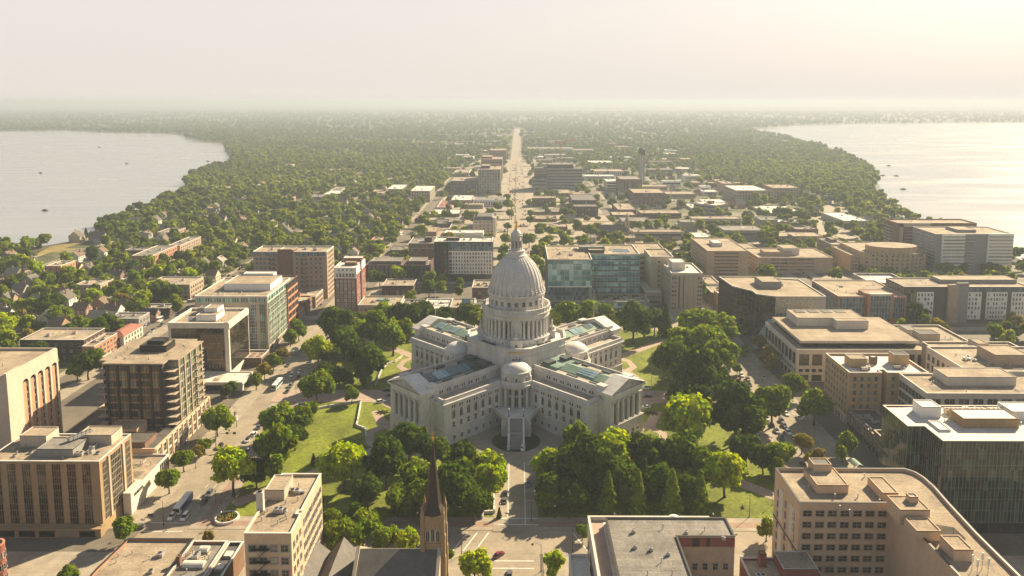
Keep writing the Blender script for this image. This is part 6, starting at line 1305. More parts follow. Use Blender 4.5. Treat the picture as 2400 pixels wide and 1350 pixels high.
# ------------------------------------------------------------------ buildings along the avenue and across the isthmus
def mid(name, label, cat, xl, xr, yf, yb, back, wall, roof, rows=2, style='win', cap=None, short=None, pents=(), rz=0, gm=None, face=None, cols=None, units=True):
    xm = (xl + xr) / 2; y0 = at(xm, yb)[1]; H = max(4.0, height_at(xm, yf, y0)); x0 = at(xl, yf, H)[0]; x1 = at(xr, yf, H)[0]; y1 = max(at(xm, back, H)[1], y0 + 8)
    y1 = min(y1, y0 + 70)
    b = Bld(name, label, cat, rect(x0, x1, y0, y1), H, wall, roof, .6, cap, short=short, rz=rz); dz = (H - 1) / rows
    side = 1 if x1 < 0 else 3
    if style == 'win':
        n = cols or min(16, max(2, int((x1 - x0) / 4))); b.win(0, n, rows, 1.8, dz * .5, dz * .3, dz, 1, 1, gm=gm); b.win(side, min(14, max(2, int((y1 - y0) / 4.5))), rows, 1.8, dz * .5, dz * .3, dz, 1, 1, gm=gm)
    elif style == 'band':
        b.bands(0, rows, dz * .35, dz, dz * .42, 1, 1, 1, gm=gm); b.bands(side, rows, dz * .35, dz, dz * .42, 1, 1, 1, gm=gm)
    elif style == 'glass':
        b.curtain(0, .5, H - .7, max(3, int((x1 - x0) / 3)), rows, .5, .5, gm=gm or G_BLUE, sp=dz * .3, spm=wall); b.curtain(side, .5, H - .7, max(3, int((y1 - y0) / 3)), rows, .5, .5, gm=gm or G_BLUE, sp=dz * .3, spm=wall)
    for p in pents: b.pent('penthouse', *p)
    if units: b.units([(b.rnd.uniform(.15, .85), b.rnd.uniform(.2, .8)) for _ in range(3)])
    return b.done()
mid('avenue_apartments', 'grey avenue apartment tower with light balcony columns, left of the long avenue', 'apartment building', 1121, 1173, 397, 456, 384, W_GREY, M_ROOFTAN, 9, cap=W_CREAM, short='grey avenue apartments', pents=[(.1, .5, .3, .8, 5, W_DGREY)])
mid('avenue_apartments', 'lower dark podium block left of the grey avenue apartments', 'apartment building', 1056, 1121, 424, 456, 412, W_DGREY, M_ROOFTAN, 4)
mid('avenue_apartments', 'brown brick apartment slab standing behind the grey avenue apartments', 'apartment building', 1128, 1177, 373, 424, 364, W_BRICKB, M_ROOFTAN, 7, 'band', short='brown avenue slab', pents=[(.0, .5, .3, .9, 4, W_BRICKB)])
mid('avenue_apartments', 'small brown block by the avenue beyond the brown avenue slab', 'apartment building', 1148, 1186, 352, 384, 344, W_BRICKB, M_ROOFTAN, 4)
mid('pale_hall', 'pale peaked hall among trees left of the grey avenue apartments', 'hall', 1064, 1099, 404, 414, 397, W_CREAM, M_ROOFTAN, 1)
mid('white_roofed_hall', 'white roofed brick hall below the grey avenue apartments', 'hall', 1057, 1105, 468.5, 484, 457, W_BRICKT, M_ROOFWHITE, 1, short='white roofed brick hall', pents=[])
mid('white_wall_building', 'long building with white wall facing the camera beside the avenue trees', 'warehouse', 1109, 1184, 468, 484, 461, W_WHITE, M_ROOFGREY, 1, short='long white walled building')
mid('orange_roofed_shop', 'shop with orange brown roof and white gable left of the white roofed brick hall', 'shop building', 1023, 1060, 486, 492, 470, W_WHITE, R_TILE, 1)
mid('white_roofed_store', 'low store with bright white roof patches left of the dark roofed beige tower', 'shop building', 1003, 1076, 501, 509, 490, W_BRICKD, M_ROOFWHITE, 1, short='low white roofed store')
mid('dark_roofed_offices', 'dark flat roofed brick offices left of the dark roofed beige tower', 'office', 1020, 1084, 524, 533, 513, W_BRICKD, M_ROOFDARK, 2, pents=[(.45, .85, .1, .9, 2.2, W_BRICKD, M_ROOFGREY)])
mid('small_brick_block', 'small brick block with pale roof right of the dark roofed offices', 'shop building', 1088, 1108, 505, 514, 498, W_BRICKB, M_ROOFGREY, 2)
mid('banded_office', 'long dark banded office across the avenue from the grey avenue apartments', 'office', 1284, 1365, 395.5, 445, 390, W_GREY, M_ROOFDARK, 7, 'band', cap=W_CREAM, short='long banded office', pents=[(.0, .75, .3, .95, 7, W_DGREY, M_ROOFGREY)])
mid('banded_office_wing', 'dark left wing of the long banded office', 'office', 1253, 1283, 394.5, 445, 390, W_DGREY, M_ROOFDARK, 7, 'band')
mid('grey_annex', 'low grey annex in front of the long banded office', 'office', 1248, 1283, 419.6, 447, 416, W_GREY, M_ROOFTAN, 3, 'band', short='low grey annex')
mid('ornate_brick_building', 'ornate low brick building with notched parapet right of the avenue', 'shop building', 1248, 1303, 464, 484, 459, W_BRICKB, M_ROOFTAN, 2, short='ornate brick building', cap=W_TAN)
mid('brick_gymnasium', 'large dark brick hall with ribbed grey roof right of the avenue', 'hall', 1341, 1400, 469, 492, 446, W_BRICKD, R_SLATE, 2, short='large dark brick hall', units=False)
mid('brick_gymnasium', 'dark brick lower block in front of the large dark brick hall', 'hall', 1345, 1402, 484, 508, 478, W_BRICKD, R_SLATE, 2, units=False)
mid('parking_deck', 'flat pale yard building left of the large dark brick hall', 'garage', 1302, 1338, 452, 462, 444, W_TAN, M_ROOFTAN, 1)
mid('avenue_shop', 'low red brick shop with pale roof, nearer of two right of the avenue', 'shop building', 1255, 1305, 513, 520, 505, W_BRICK, M_ROOFTAN, 1)
mid('avenue_shop', 'low brick shop with grey roof, farther of two right of the avenue', 'shop building', 1250, 1315, 496.7, 503, 489, W_BRICKB, M_ROOFGREY, 1, short='low avenue shops')
mid('long_house', 'brown roofed long house among the trees right of the avenue', 'house', 1265, 1330, 531, 541, 524, W_BRICKB, M_ROOFTAN, 2)
mid('cream_parapet_building', 'low tan building with cream parapet behind the blue glass bank wing', 'shop building', 1421, 1489, 557, 571, 552, W_TAN, M_ROOFTAN, 1, cap=W_CREAM, short='cream parapet building')
mid('white_house_block', 'small white house block left of the cream parapet building', 'house', 1370, 1398, 556, 571, 548, W_CREAM, M_ROOFGREY, 2)
mid('white_roofed_flats', 'grey flats with white roof among trees behind the stone tower', 'apartment building', 1523, 1572, 543, 553, 537, W_GREY, M_ROOFWHITE, 2, short='grey white roofed flats')
mid('white_roofed_shop', 'low shop with bright white roof hidden in trees on the right', 'shop building', 1591, 1638, 529, 535, 522, W_CREAM, M_ROOFWHITE, 1)
mid('red_brick_block', 'red brick block with dark roof edge above the wide tan office', 'shop building', 1866, 1918, 537, 554, 531, W_BRICK, M_ROOFGREY, 2, short='red brick block')
mid('narrow_apartments', 'narrow three storey tan apartments right of the wide tan office', 'apartment building', 1950, 1994, 573, 600, 557, W_BRICKT, M_ROOFGREY, 3, short='narrow tan apartments', pents=[(.3, .6, .4, .8, 3, W_BRICKB)])
mid('supermarket', 'broad store with white striped roof beside the shore highway', 'store', 1978, 2036, 517, 531, 494, W_CREAM, M_ROOFWHITE, 1, short='white striped store')
mid('white_roofed_market', 'low market hall with white roof left of the shore highway', 'store', 1798, 1886, 499, 506, 482, W_BRICKT, M_ROOFWHITE, 1, short='low white market')
mid('grey_workshop', 'low grey workshop with white roof below the low white market', 'shop building', 1800, 1850, 520, 528, 513, W_BRICKB, M_ROOFWHITE, 1)
mid('pinkish_apartments', 'long pale brick apartments left of the right shore trees', 'apartment building', 1725, 1800, 446, 478, 434, W_BRICKT, M_ROOFWHITE, 4, short='long pale brick apartments')
mid('pinkish_apartments', 'pale brick apartment block right of the long pale brick apartments', 'apartment building', 1812, 1874, 440, 472, 432, W_BRICKT, M_ROOFTAN, 4)
mid('pinkish_apartments', 'older pale apartment block left of the long pale brick apartments', 'apartment building', 1695, 1722, 430, 455, 424, W_BRICKT, M_ROOFTAN, 4)
mid('angular_office', 'angular tan office with blue window bands on the right middle distance', 'office', 1648, 1700, 480, 508, 472, W_BRICKT, M_ROOFWHITE, 3, 'band', rz=.75, gm=G_BLUE, short='angular tan office', pents=[(.4, .6, .4, .6, 4, W_BRICKB)])
mid('white_canopy_hall', 'low hall with bright roof left of the angular tan office', 'hall', 1620, 1646, 487, 493, 477, W_CREAM, M_ROOFWHITE, 1)
mid('low_brick_store', 'low dark brick store with tan roof left of the power station', 'store', 1448, 1492, 491, 504, 476, W_BRICKB, M_ROOFTAN, 1)
mid('white_office_block', 'white block with banded windows left of the power station', 'office', 1422, 1454, 425, 446, 419, W_WHITE, M_ROOFWHITE, 3, 'band', short='white banded block')
mid('warehouse', 'long warehouse with white roof ridge beyond the white banded block', 'warehouse', 1381, 1438, 381, 390, 376, W_GREY, M_ROOFWHITE, 1, short='long white ridged warehouse')
mid('warehouse', 'pale low warehouses behind the long banded office', 'warehouse', 1238, 1345, 348, 360, 338, W_WHITE, M_ROOFGREY, 1, short='pale low warehouses')
mid('warehouse', 'blue roofed shed right of the tower crane', 'warehouse', 1340, 1395, 352, 362, 345, W_GREY, M_ROOFGREY, 1)
mid('warehouse', 'wide pale shed with tan roof right of the white banded block', 'warehouse', 1388, 1462, 401, 412, 396, W_CREAM, M_ROOFTAN, 1)
mid('tan_apartments', 'square tan brick flats with chimney tower in the left trees', 'apartment building', 867, 897, 452, 471, 444, W_BRICKT, M_ROOFTAN, 4, short='square tan flats')
mid('chimney_tower', 'tall narrow tan chimney block beside the square tan flats', 'chimney', 898, 904, 437, 466, 436, W_BRICKT, M_ROOFTAN, 1, units=False)
mid('terrace_apartments', 'white roofed terrace apartments right of the square tan flats', 'apartment building', 905, 942, 443, 460, 430, W_BRICKB, M_ROOFWHITE, 3, short='white roofed terrace apartments')
mid('terrace_apartments', 'stepped white roofed apartments beside the straight street, left middle distance', 'apartment building', 962, 1008, 447, 474, 432, W_TAN, M_ROOFWHITE, 4, short='stepped white roofed apartments')
mid('street_shops', 'row of pale roofed shops along the diagonal street in the left trees', 'shop building', 757, 792, 456, 467, 446, W_CREAM, M_ROOFWHITE, 1, short='pale roofed shop row')
mid('street_shops', 'dark fronted shop at the near end of the pale roofed shop row', 'shop building', 722, 754, 462, 473, 455, W_DGREY, M_ROOFGREY, 1)
mid('street_shops', 'grey hipped shop at the far end of the pale roofed shop row', 'shop building', 772, 798, 446, 456, 437, W_TAN, M_ROOFGREY, 1)
mid('brown_flats', 'brown brick flats with sunlit side wall between trees behind the slim brick hotel', 'apartment building', 868, 892, 563, 581, 554, W_PINKB, M_ROOFTAN, 3, short='brown sunlit flats')
mid('dark_flats', 'dark brick flats with grey roof left of the older brown hotel', 'apartment building', 914, 953, 586, 597, 576, W_BRICKD, M_ROOFGREY, 2)
mid('red_brick_house', 'pale brick house block on the left street far above the tan brick apartments', 'house', 660, 684, 464, 480, 460, W_PINKB, M_ROOFGREY, 3, short='pale brick house block')
mid('tan_villa', 'tan square villa in the left woods above the lakeshore', 'villa', 498, 533, 440, 452, 436, W_TAN, M_ROOFTAN, 3, short='square tan villa')
mid('tan_block', 'tan apartment block half hidden in the far left woods', 'apartment building', 668, 684, 386, 400, 384, W_TAN, M_ROOFTAN, 4)
mid('tan_block', 'pale school in the far left woods with long tan roof', 'school', 750, 835, 400, 408, 395, W_TAN, M_ROOFTAN, 2, short='pale school')
# power station with three stacks
mid('power_station', 'brown brick power station with stepped roof, right middle distance', 'power station', 1486, 1560, 452, 482, 442, W_BRICKB, M_ROOFTAN, 3, short='brick power station', cap=W_TAN)
mid('power_station_hall', 'taller windowless grey hall behind the brick power station', 'power station', 1454, 1505, 420, 455, 412, W_BRICKB, M_ROOFGREY, 1, units=False)
yst = at(1505, 438)[1]
for i, (px_, top_) in enumerate(((1499.5, 347), (1504, 349.5), (1509.5, 352))):
    Y = yst + (16, 8, 0)[i]; x = at(px_, 438)[0]; H = height_at(px_, top_, Y); x = scr and (px_ - 1213) * (Y - CAMY) / 1790 + .5
    t = thing('smokestack', ('farthest of three dark capped smokestacks', 'middle one of three dark capped smokestacks on the power station', 'nearest and tallest looking of three dark capped smokestacks on the power station')[i], 'smokestack', (x, Y, 0), 0, 'power station smokestacks')
    m = MB(); m.cyl(0, 0, 0, H * .86, 2.0, 1.7, 14); part('shaft', m, [W_GREY], t); m = MB(); m.cyl(0, 0, H * .86, H, 2.05, 1.9, 14); part('cap', m, [W_BLACK], t)
# tower crane
def crane(px_, base, top, label, jib=46, ang=.6, s=1.0):
    x, y = at(px_, base); H = height_at(px_, top, y); t = thing('tower_crane', label, 'crane', (x, y, 0), 0)
    red = mat('crane_red', (.38, .10, .06), .6, .1)
    def lattice(m, a, b_, w_, n):
        a = Vector(a); b_ = Vector(b_); d = (b_ - a).normalized(); u = d.orthogonal().normalized() * w_; v = d.cross(u)
        c = [u + v, u - v, -u - v, -u + v]
        for q in c: m.beam(a + q, b_ + q, .42)
        for i in range(n):
            p = a + (b_ - a) * i / n; r = a + (b_ - a) * (i + 1) / n
            for k in range(4): m.beam(p + c[k], r + c[(k + 1) % 4], .24)
    m = MB(); lattice(m, (0, 0, 0), (0, 0, H), 1.5, 12); part('mast', m, [red], t)
    m = MB(); lattice(m, (0, 0, H), (math.cos(ang) * jib, math.sin(ang) * jib, H + 8), 1.2, 9); part('jib', m, [red], t)
    m = MB(); lattice(m, (0, 0, H), (-math.cos(ang) * 14, -math.sin(ang) * 14, H), .8, 3); m.box(-math.cos(ang) * 14 - 2, -math.cos(ang) * 14 + 2, -math.sin(ang) * 14 - 2, -math.sin(ang) * 14 + 2, H - 3.5, H + .5); part('counter_jib', m, [red], t)
    m = MB(); m.box(.8, 3, -1, 1, H - 2.4, H + .2); part('cab', m, [M_WHITEP], t)
crane(1313, 384, 335, 'red tower crane above the pale warehouses right of the avenue')
# stone church in the right middle distance
x, y = at(1445, 556); t = thing('church', 'dark roofed stone church with pale square tower behind the blue glass bank wing', 'church', (x, y, 0)); LAND.append((t, 'pale towered church')); block(x - 20, x + 20, y - 8, y + 16)
m = MB(); m.prism(rect(-19, 10, -7, 7), 0, 8, 0, top=False); m.add([(10, -7, 8), (10, 7, 8), (10, 0, 14), (-19, -7, 8), (-19, 7, 8), (-19, 0, 14)], [(0, 1, 2), (4, 3, 5)]); part('wall', m, [W_BRICKT], t)
m = MB(); m.add([(-19.5, -7.8, 7.4), (10.5, -7.8, 7.4), (10.5, 0, 14.3), (-19.5, 0, 14.3), (-19.5, 7.8, 7.4), (10.5, 7.8, 7.4)], [(0, 1, 2, 3), (3, 2, 5, 4)]); part('roof', m, [R_SLATE], t)
m = MB(); m.box(9, 14, -3, 3, 0, 19); m.box(8.7, 14.3, -3.3, 3.3, 18.2, 19); m.cyl(11.5, 0, 19, 24, 2.2, 1.6, 8); m.lathe([(2.0, 24), (1.6, 25.5), (0, 26.5)], 8, 11.5, 0); tw = part('tower', m, [W_TAN], t)
for z in (8, 14): link('window', window_mesh(1.1, 2.6, 'arch', W_TAN, M_DARK), tw, (11.5, -3, z), 0)
# far pale sheds and roofs that glint between the trees
rf = random.Random(77); spots = []
FARL = [('white', W_WHITE, M_ROOFWHITE), ('tan', W_TAN, M_ROOFTAN), ('grey', W_GREY, M_ROOFGREY), ('brick', W_BRICKB, M_ROOFTAN)]
FARSHEDS = []
for k in range(2600):
    if len(FARSHEDS) >= 150: break
    Y = 420 + 2900 * rf.random() ** 1.6; X = rf.uniform(-1, 1) * (150 + .12 * Y) + 105
    if abs(X) < 52 or blocked(X, Y, 17) or (X < -150 and Y < 1500) or inpoly(X, Y, LAKE_R) or inpoly(X, Y, LAKE_L): continue
    w_, d_, H = rf.uniform(16, 60), rf.uniform(14, 40), rf.uniform(5, 12); c, wl, rfm = FARL[rf.choice((0, 0, 1, 1, 2, 3))]
    b = Bld('warehouse', None, 'warehouse', rect(X - w_ / 2, X + w_ / 2, Y, Y + d_), H, wl, rfm, .5); b.bands(0, 1, H * .45, 1, H * .25, 2, 2, 1); b.units([(rf.random() * .8 + .1, .5)]); b.done(); b.root['group'] = 'low sheds across the isthmus'; block(X - w_ / 2 - 3, X + w_ / 2 + 3, Y - 14, Y + d_, 0); FARSHEDS.append((b.root, 'low %s shed%s' % (c, ' with wide roof' if w_ > 50 else '')))
# ------------------------------------------------------------------ trees
LEAF = leaf_mat('foliage'); BARK = mat('bark', (.075, .055, .038), .95, .2, 2, .2)
def crown_quads(rng, n, size, kind='oak', clumps=16):
    """leaf-clump quads spread over a lumpy crown of unit radius, centre at the origin"""
    if kind == 'cone':
        z = rng.random(n) ** .8; r = (1 - z) * .78 + .06; t = rng.random(n) * 2 * np.pi; k = 1 + .18 * np.sin(t * 5 + z * 31) ; q = rng.random(n) ** .4
        c = np.stack([r * k * q * np.cos(t), r * k * q * np.sin(t), z * 2.9 - 1.15], 1); out = np.stack([np.cos(t), np.sin(t), np.full(n, .5)], 1)
    else:
        cz = {'oak': .72, 'tall': 1.1, 'round': .88}[kind]
        th = rng.random(clumps) * 2 * np.pi; u = rng.random(clumps) ** .5 * (.78); ph = rng.random(clumps) * 1.8 - .55
        cc = np.stack([u * np.cos(th) * np.cos(ph), u * np.sin(th) * np.cos(ph), np.sin(ph) * .62 * cz], 1)
        cr = .17 + .24 * rng.random(clumps) ** 1.3; cc[0] = (0, 0, .05); cr[0] = .46; cc[1] = (.2, .15, -.1); cr[1] = .42
        wts = cr ** 2; pick = rng.choice(clumps, size=int(n * 1.9), p=wts / wts.sum())
        d = rng.normal(size=(len(pick), 3)); d[:, 2] += .25; d /= np.linalg.norm(d, axis=1)[:, None]
        pos = cc[pick] + d * (cr[pick] * (.6 + .4 * rng.random(len(pick)) + .45 * rng.random(len(pick)) ** 9))[:, None]
        inside = np.zeros(len(pos), bool)
        for i in range(clumps): inside |= (np.linalg.norm(pos - cc[i], axis=1) < cr[i] * .6)
        pos = pos[~inside][:n]; out = d[~inside][:n]; c = pos
    m = len(c); nr = out + rng.normal(size=(m, 3)) * .55; nr[:, 2] += .3; nr /= np.linalg.norm(nr, axis=1)[:, None]
    a = np.cross(nr, rng.normal(size=(m, 3))); a /= np.linalg.norm(a, axis=1)[:, None]; b2 = np.cross(nr, a)
    s = (size * (.6 + .8 * rng.random(m)))[:, None]
    v = np.stack([c + a * s + b2 * s * .35, c + b2 * s - a * s * .2, c - a * s * .9 - b2 * s * .3, c - b2 * s * .9 + a * s * .25], 1)
    return v
def quads_mesh(name, v, m):
    me = bpy.data.meshes.new(name); n = len(v)
    me.vertices.add(4 * n); me.vertices.foreach_set('co', np.ascontiguousarray(v.reshape(-1), dtype=np.float32))
    me.loops.add(4 * n); me.loops.foreach_set('vertex_index', np.arange(4 * n, dtype=np.int32))
    me.polygons.add(n); me.polygons.foreach_set('loop_start', np.arange(0, 4 * n, 4, dtype=np.int32)); me.polygons.foreach_set('loop_total', np.full(n, 4, dtype=np.int32))
    me.materials.append(m); me.update(calc_edges=True); return me
rngt = np.random.default_rng(11)
CROWN = {'oak': [quads_mesh('crown', crown_quads(rngt, 3600, .085, 'oak', 22 + 2 * i), LEAF) for i in range(6)],
         'round': [quads_mesh('crown', crown_quads(rngt, 3400, .085, 'round', 22 + 2 * i), LEAF) for i in range(4)],
         'tall': [quads_mesh('crown', crown_quads(rngt, 3200, .085, 'tall', 24), LEAF) for i in range(2)],
         'cone': [quads_mesh('crown', crown_quads(rngt, 3000, .085, 'cone'), LEAF) for i in range(3)],
         'lo': [quads_mesh('crown', crown_quads(rngt, 1300, .13, k, 15), LEAF) for k in ('oak', 'round', 'round', 'tall', 'oak')]}
def trunk_mesh(seed):
    r = random.Random(seed); m = MB(); pts = [(0, 0, 0)]
    for z in (.3, .7, 1.1): pts.append((r.uniform(-.05, .05), r.uniform(-.05, .05), z))
    rr = [.085, .06, .05, .035]
    m.cyl(0, 0, -.02, .06, .13, .085, 7, cap=False)
    for i in range(3): m.beam(pts[i], pts[i + 1], rr[i], 0, 7, rr[i + 1])
    for k in range(6):
        t = r.random() * 6.28; z0 = r.uniform(.5, .95); a = (0, 0, z0); b_ = (.42 * math.cos(t), .42 * math.sin(t), z0 + r.uniform(.3, .6)); m.beam(a, b_, .035, 0, 5, .012)
        m.beam(b_, (b_[0] * 1.6, b_[1] * 1.6, b_[2] + r.uniform(.1, .3)), .014, 0, 4, .005)
    return m.mesh('trunk', BARK)
TRUNK = [trunk_mesh(i) for i in range(3)]
TINT = {'b': (.29, .37, .008), 'm': (.15, .215, .009), 'd': (.065, .108, .008), 'y': (.23, .20, .03), 'c': (.085, .12, .03)}
WORD = {'b': 'bright green', 'm': 'mid green', 'd': 'dark green', 'y': 'yellowish', 'c': 'blue green'}
AUTO = []     # (object, description) -> label written at the end
def tree(x, y, R, tint, kind='oak', ht=1.0, group='street trees', rnd=random.Random(3), desc=None):
    lo = kind == 'lo'; t = link('pine_tree' if kind == 'cone' else 'broadleaf_tree', None, None, (x, y, .1), rnd.random() * 6.28); t['category'] = 'tree'; t['group'] = group
    tr = link('trunk', rnd.choice(TRUNK), t); tr.scale = (R * .8, R * .8, R * 1.0 * ht)
    c = link('crown', rnd.choice(CROWN[kind]), t, (0, 0, R * (1.17 if kind != 'cone' else 1.2) * ht)); k = R * rnd.uniform(.95, 1.08); c.scale = (k, k * rnd.uniform(.9, 1.05), k * rnd.uniform(.95, 1.1))
    base = TINT[tint]; f = rnd.uniform(.85, 1.15); c.color = (base[0] * f, base[1] * f, base[2] * f, 1)
    s = 'broad' if R > 7 else ('small' if R < 3.6 else '')
    AUTO.append((t, ' '.join(w_ for w_ in (s, WORD[tint], desc or ('conical tree' if kind == 'cone' else 'tree')) if w_)))
    TREES.append((x, y, R)); return t
TREES = []
def ptree(cx, cy, r, tint, kind=None, group='park trees', rnd=random.Random(8)):
    r *= 1.1; R = r / 5.0
    for _ in range(4):
        zc = R * 1.17; x, y = at(cx, cy, zc); R = r / scr(x, y, zc)[2]
    return tree(x, y, R, tint, kind or rnd.choice(('oak', 'oak', 'round', 'round', 'tall')), 1.0, group, rnd)
PARK = '''545,1095,56,b 645,1062,58,m 650,985,40,m 712,975,38,m 805,1085,55,b 905,1080,56,d 960,1035,50,d 975,1120,46,m 1085,1085,46,d 1070,1140,58,d 1140,1088,38,b 1150,1128,40,b 1110,1175,45,d 985,1165,40,m
800,1250,44,m 850,1240,38,m 905,1262,34,m 955,1265,30,b 775,1215,26,m 740,905,38,m 745,820,36,b 805,800,34,d 855,840,44,d 760,880,28,d 825,925,18,m 852,882,22,d 815,887,18,d 787,882,22,d
785,760,42,d 880,770,38,m 920,785,40,m 835,775,30,m 900,735,34,m 950,742,36,d 990,736,32,d 1040,742,30,d 1090,736,30,d 1112,746,25,m 1300,748,24,b 1330,737,30,m 1375,741,32,m 1420,746,28,m 1485,750,45,d 1535,752,28,d
1630,760,45,m 1690,770,40,m 1660,800,50,m 1600,800,35,m 1580,842,50,d 1640,870,55,d 1690,832,42,m 1670,885,40,d 1610,885,45,d 1590,925,34,d 1640,930,35,d 1610,980,60,b 1725,965,60,d 1690,925,30,d 1810,943,48,m 1750,1050,35,d 1830,1065,35,m 1790,1075,30,d
1350,1035,38,m 1440,1043,45,b 1500,1050,40,d 1535,1065,48,d 1380,1085,60,d 1320,1090,45,d 1280,1085,32,b 1300,1145,38,d 1350,1160,34,d 1450,1110,50,d 1600,1070,55,d 1650,1100,45,m 1700,1108,48,b 1550,1128,45,d 1620,1148,40,d 1280,1172,28,m 690,1020,30,d 600,1105,34,d 725,1175,30,d 860,1150,40,d 930,1165,38,m 1020,1060,34,d 1030,1150,36,d 830,1215,26,d 880,1215,24,m 1820,1100,24,m 770,830,26,d 830,760,28,d 950,770,26,m'''
for w_ in PARK.split(): a = w_.split(','); ptree(float(a[0]), float(a[1]), float(a[2]), a[3])
for w_ in '1425,1168,34,m 1495,1168,33,m 1575,1170,34,m 1640,1168,33,m 1390,1138,28,c 1560,762,22,d 1510,1130,28,c 735,1080,9,d 1170,1205,8,d'.split(): a = w_.split(','); ptree(float(a[0]), float(a[1]), float(a[2]), a[3], 'cone')
STREET = '''508,985,31,m 480,1042,18,m 465,1058,14,y 430,1077,24,m 395,1125,27,m 290,1235,32,m 640,845,18,m 620,868,18,y 600,892,18,m 660,830,17,y 700,775,20,m 680,790,18,m 530,917,15,d 546,907,15,d 205,850,33,d 1910,950,38,m 1880,1035,24,y 1915,1075,22,y 1985,1037,25,m 1975,1062,18,m 1797,1240,24,m
1775,800,18,y 1800,832,22,y 1812,852,20,y 1714,845,10,m 1728,864,12,m 1113,1325,40,b 1298,1325,32,b 1050,1302,14,m 160,1347,22,m 490,1258,15,y 1365,1245,18,m 1718,735,14,y 1700,720,16,m 1745,770,14,m 690,760,14,m 1185,560,14,m 1182,585,14,m 1180,605,14,m 1190,530,9,m 1240,560,16,m 1262,590,18,m 1255,615,20,m 1270,640,18,m 1195,500,10,m 1190,478,12,m 1188,463,9,m 1243,500,9,m 1240,475,8,m 1242,515,10,m'''
for w_ in STREET.split(): a = w_.split(','); ptree(float(a[0]), float(a[1]), float(a[2]), a[3], 'round' if float(a[2]) < 20 else None, 'street trees')
for px_, py_ in ((92, 577), (202, 552)): ptree(px_, py_ - 4, 7, 'd', 'cone', 'lone shore trees')
# residential trees: candidates in the isthmus blocks; the largest in the view become trees of their own, the rest one woodland
rt = random.Random(21); cand = []
# ------------------------------------------------------------------ houses (built before the scattered trees so that trees keep clear)
PAINT = objcol_mat('house_paint', .8, .08, .3); SHING = [mat('grey_shingle', (.13, .12, .105), .9, .15, .5, .15), mat('brown_shingle', (.165, .12, .085), .9, .15, .5, .15), mat('dark_shingle', (.06, .056, .05), .9, .15, .5, .15), mat('light_shingle', (.27, .25, .21), .9, .15, .5, .15)]
def gable(m, x0, x1, y0, y1, z, rise, axis, ov=.5, th=.18):
    """roof slabs over a box; ridge along axis"""
    if axis == 'x':
        ym = (y0 + y1) / 2; zr = z + rise; k = rise / ((y1 - y0) / 2); ze = z - ov * k
        A = [(x0 - ov, y0 - ov, ze), (x1 + ov, y0 - ov, ze), (x1 + ov, ym, zr), (x0 - ov, ym, zr), (x0 - ov, y1 + ov, ze), (x1 + ov, y1 + ov, ze)]
    else:
        xm = (x0 + x1) / 2; zr = z + rise; k = rise / ((x1 - x0) / 2); ze = z - ov * k
        A = [(x0 - ov, y1 + ov, ze), (x0 - ov, y0 - ov, ze), (xm, y0 - ov, zr), (xm, y1 + ov, zr), (x1 + ov, y1 + ov, ze), (x1 + ov, y0 - ov, ze)]
    B = [(p[0], p[1], p[2] + th) for p in A]
    m.add(A + B, [(6, 7, 8, 9), (9, 8, 11, 10), (3, 2, 1, 0), (4, 5, 2, 3), (0, 1, 7, 6), (1, 2, 8, 7), (2, 5, 11, 8), (5, 4, 10, 11), (4, 3, 9, 10), (3, 0, 6, 9)])
def gwall(m, x0, x1, y0, y1, z, rise, axis):
    m.prism(rect(x0, x1, y0, y1), 0, z, 0, top=False)
    if axis == 'x': m.add([(x0, y0, z), (x0, y1, z), (x0, (y0 + y1) / 2, z + rise), (x1, y0, z), (x1, y1, z), (x1, (y0 + y1) / 2, z + rise)], [(1, 0, 2), (3, 4, 5)])
    else: m.add([(x0, y0, z), (x1, y0, z), ((x0 + x1) / 2, y0, z + rise), (x0, y1, z), (x1, y1, z), ((x0 + x1) / 2, y1, z + rise)], [(0, 1, 2), (4, 3, 5)])
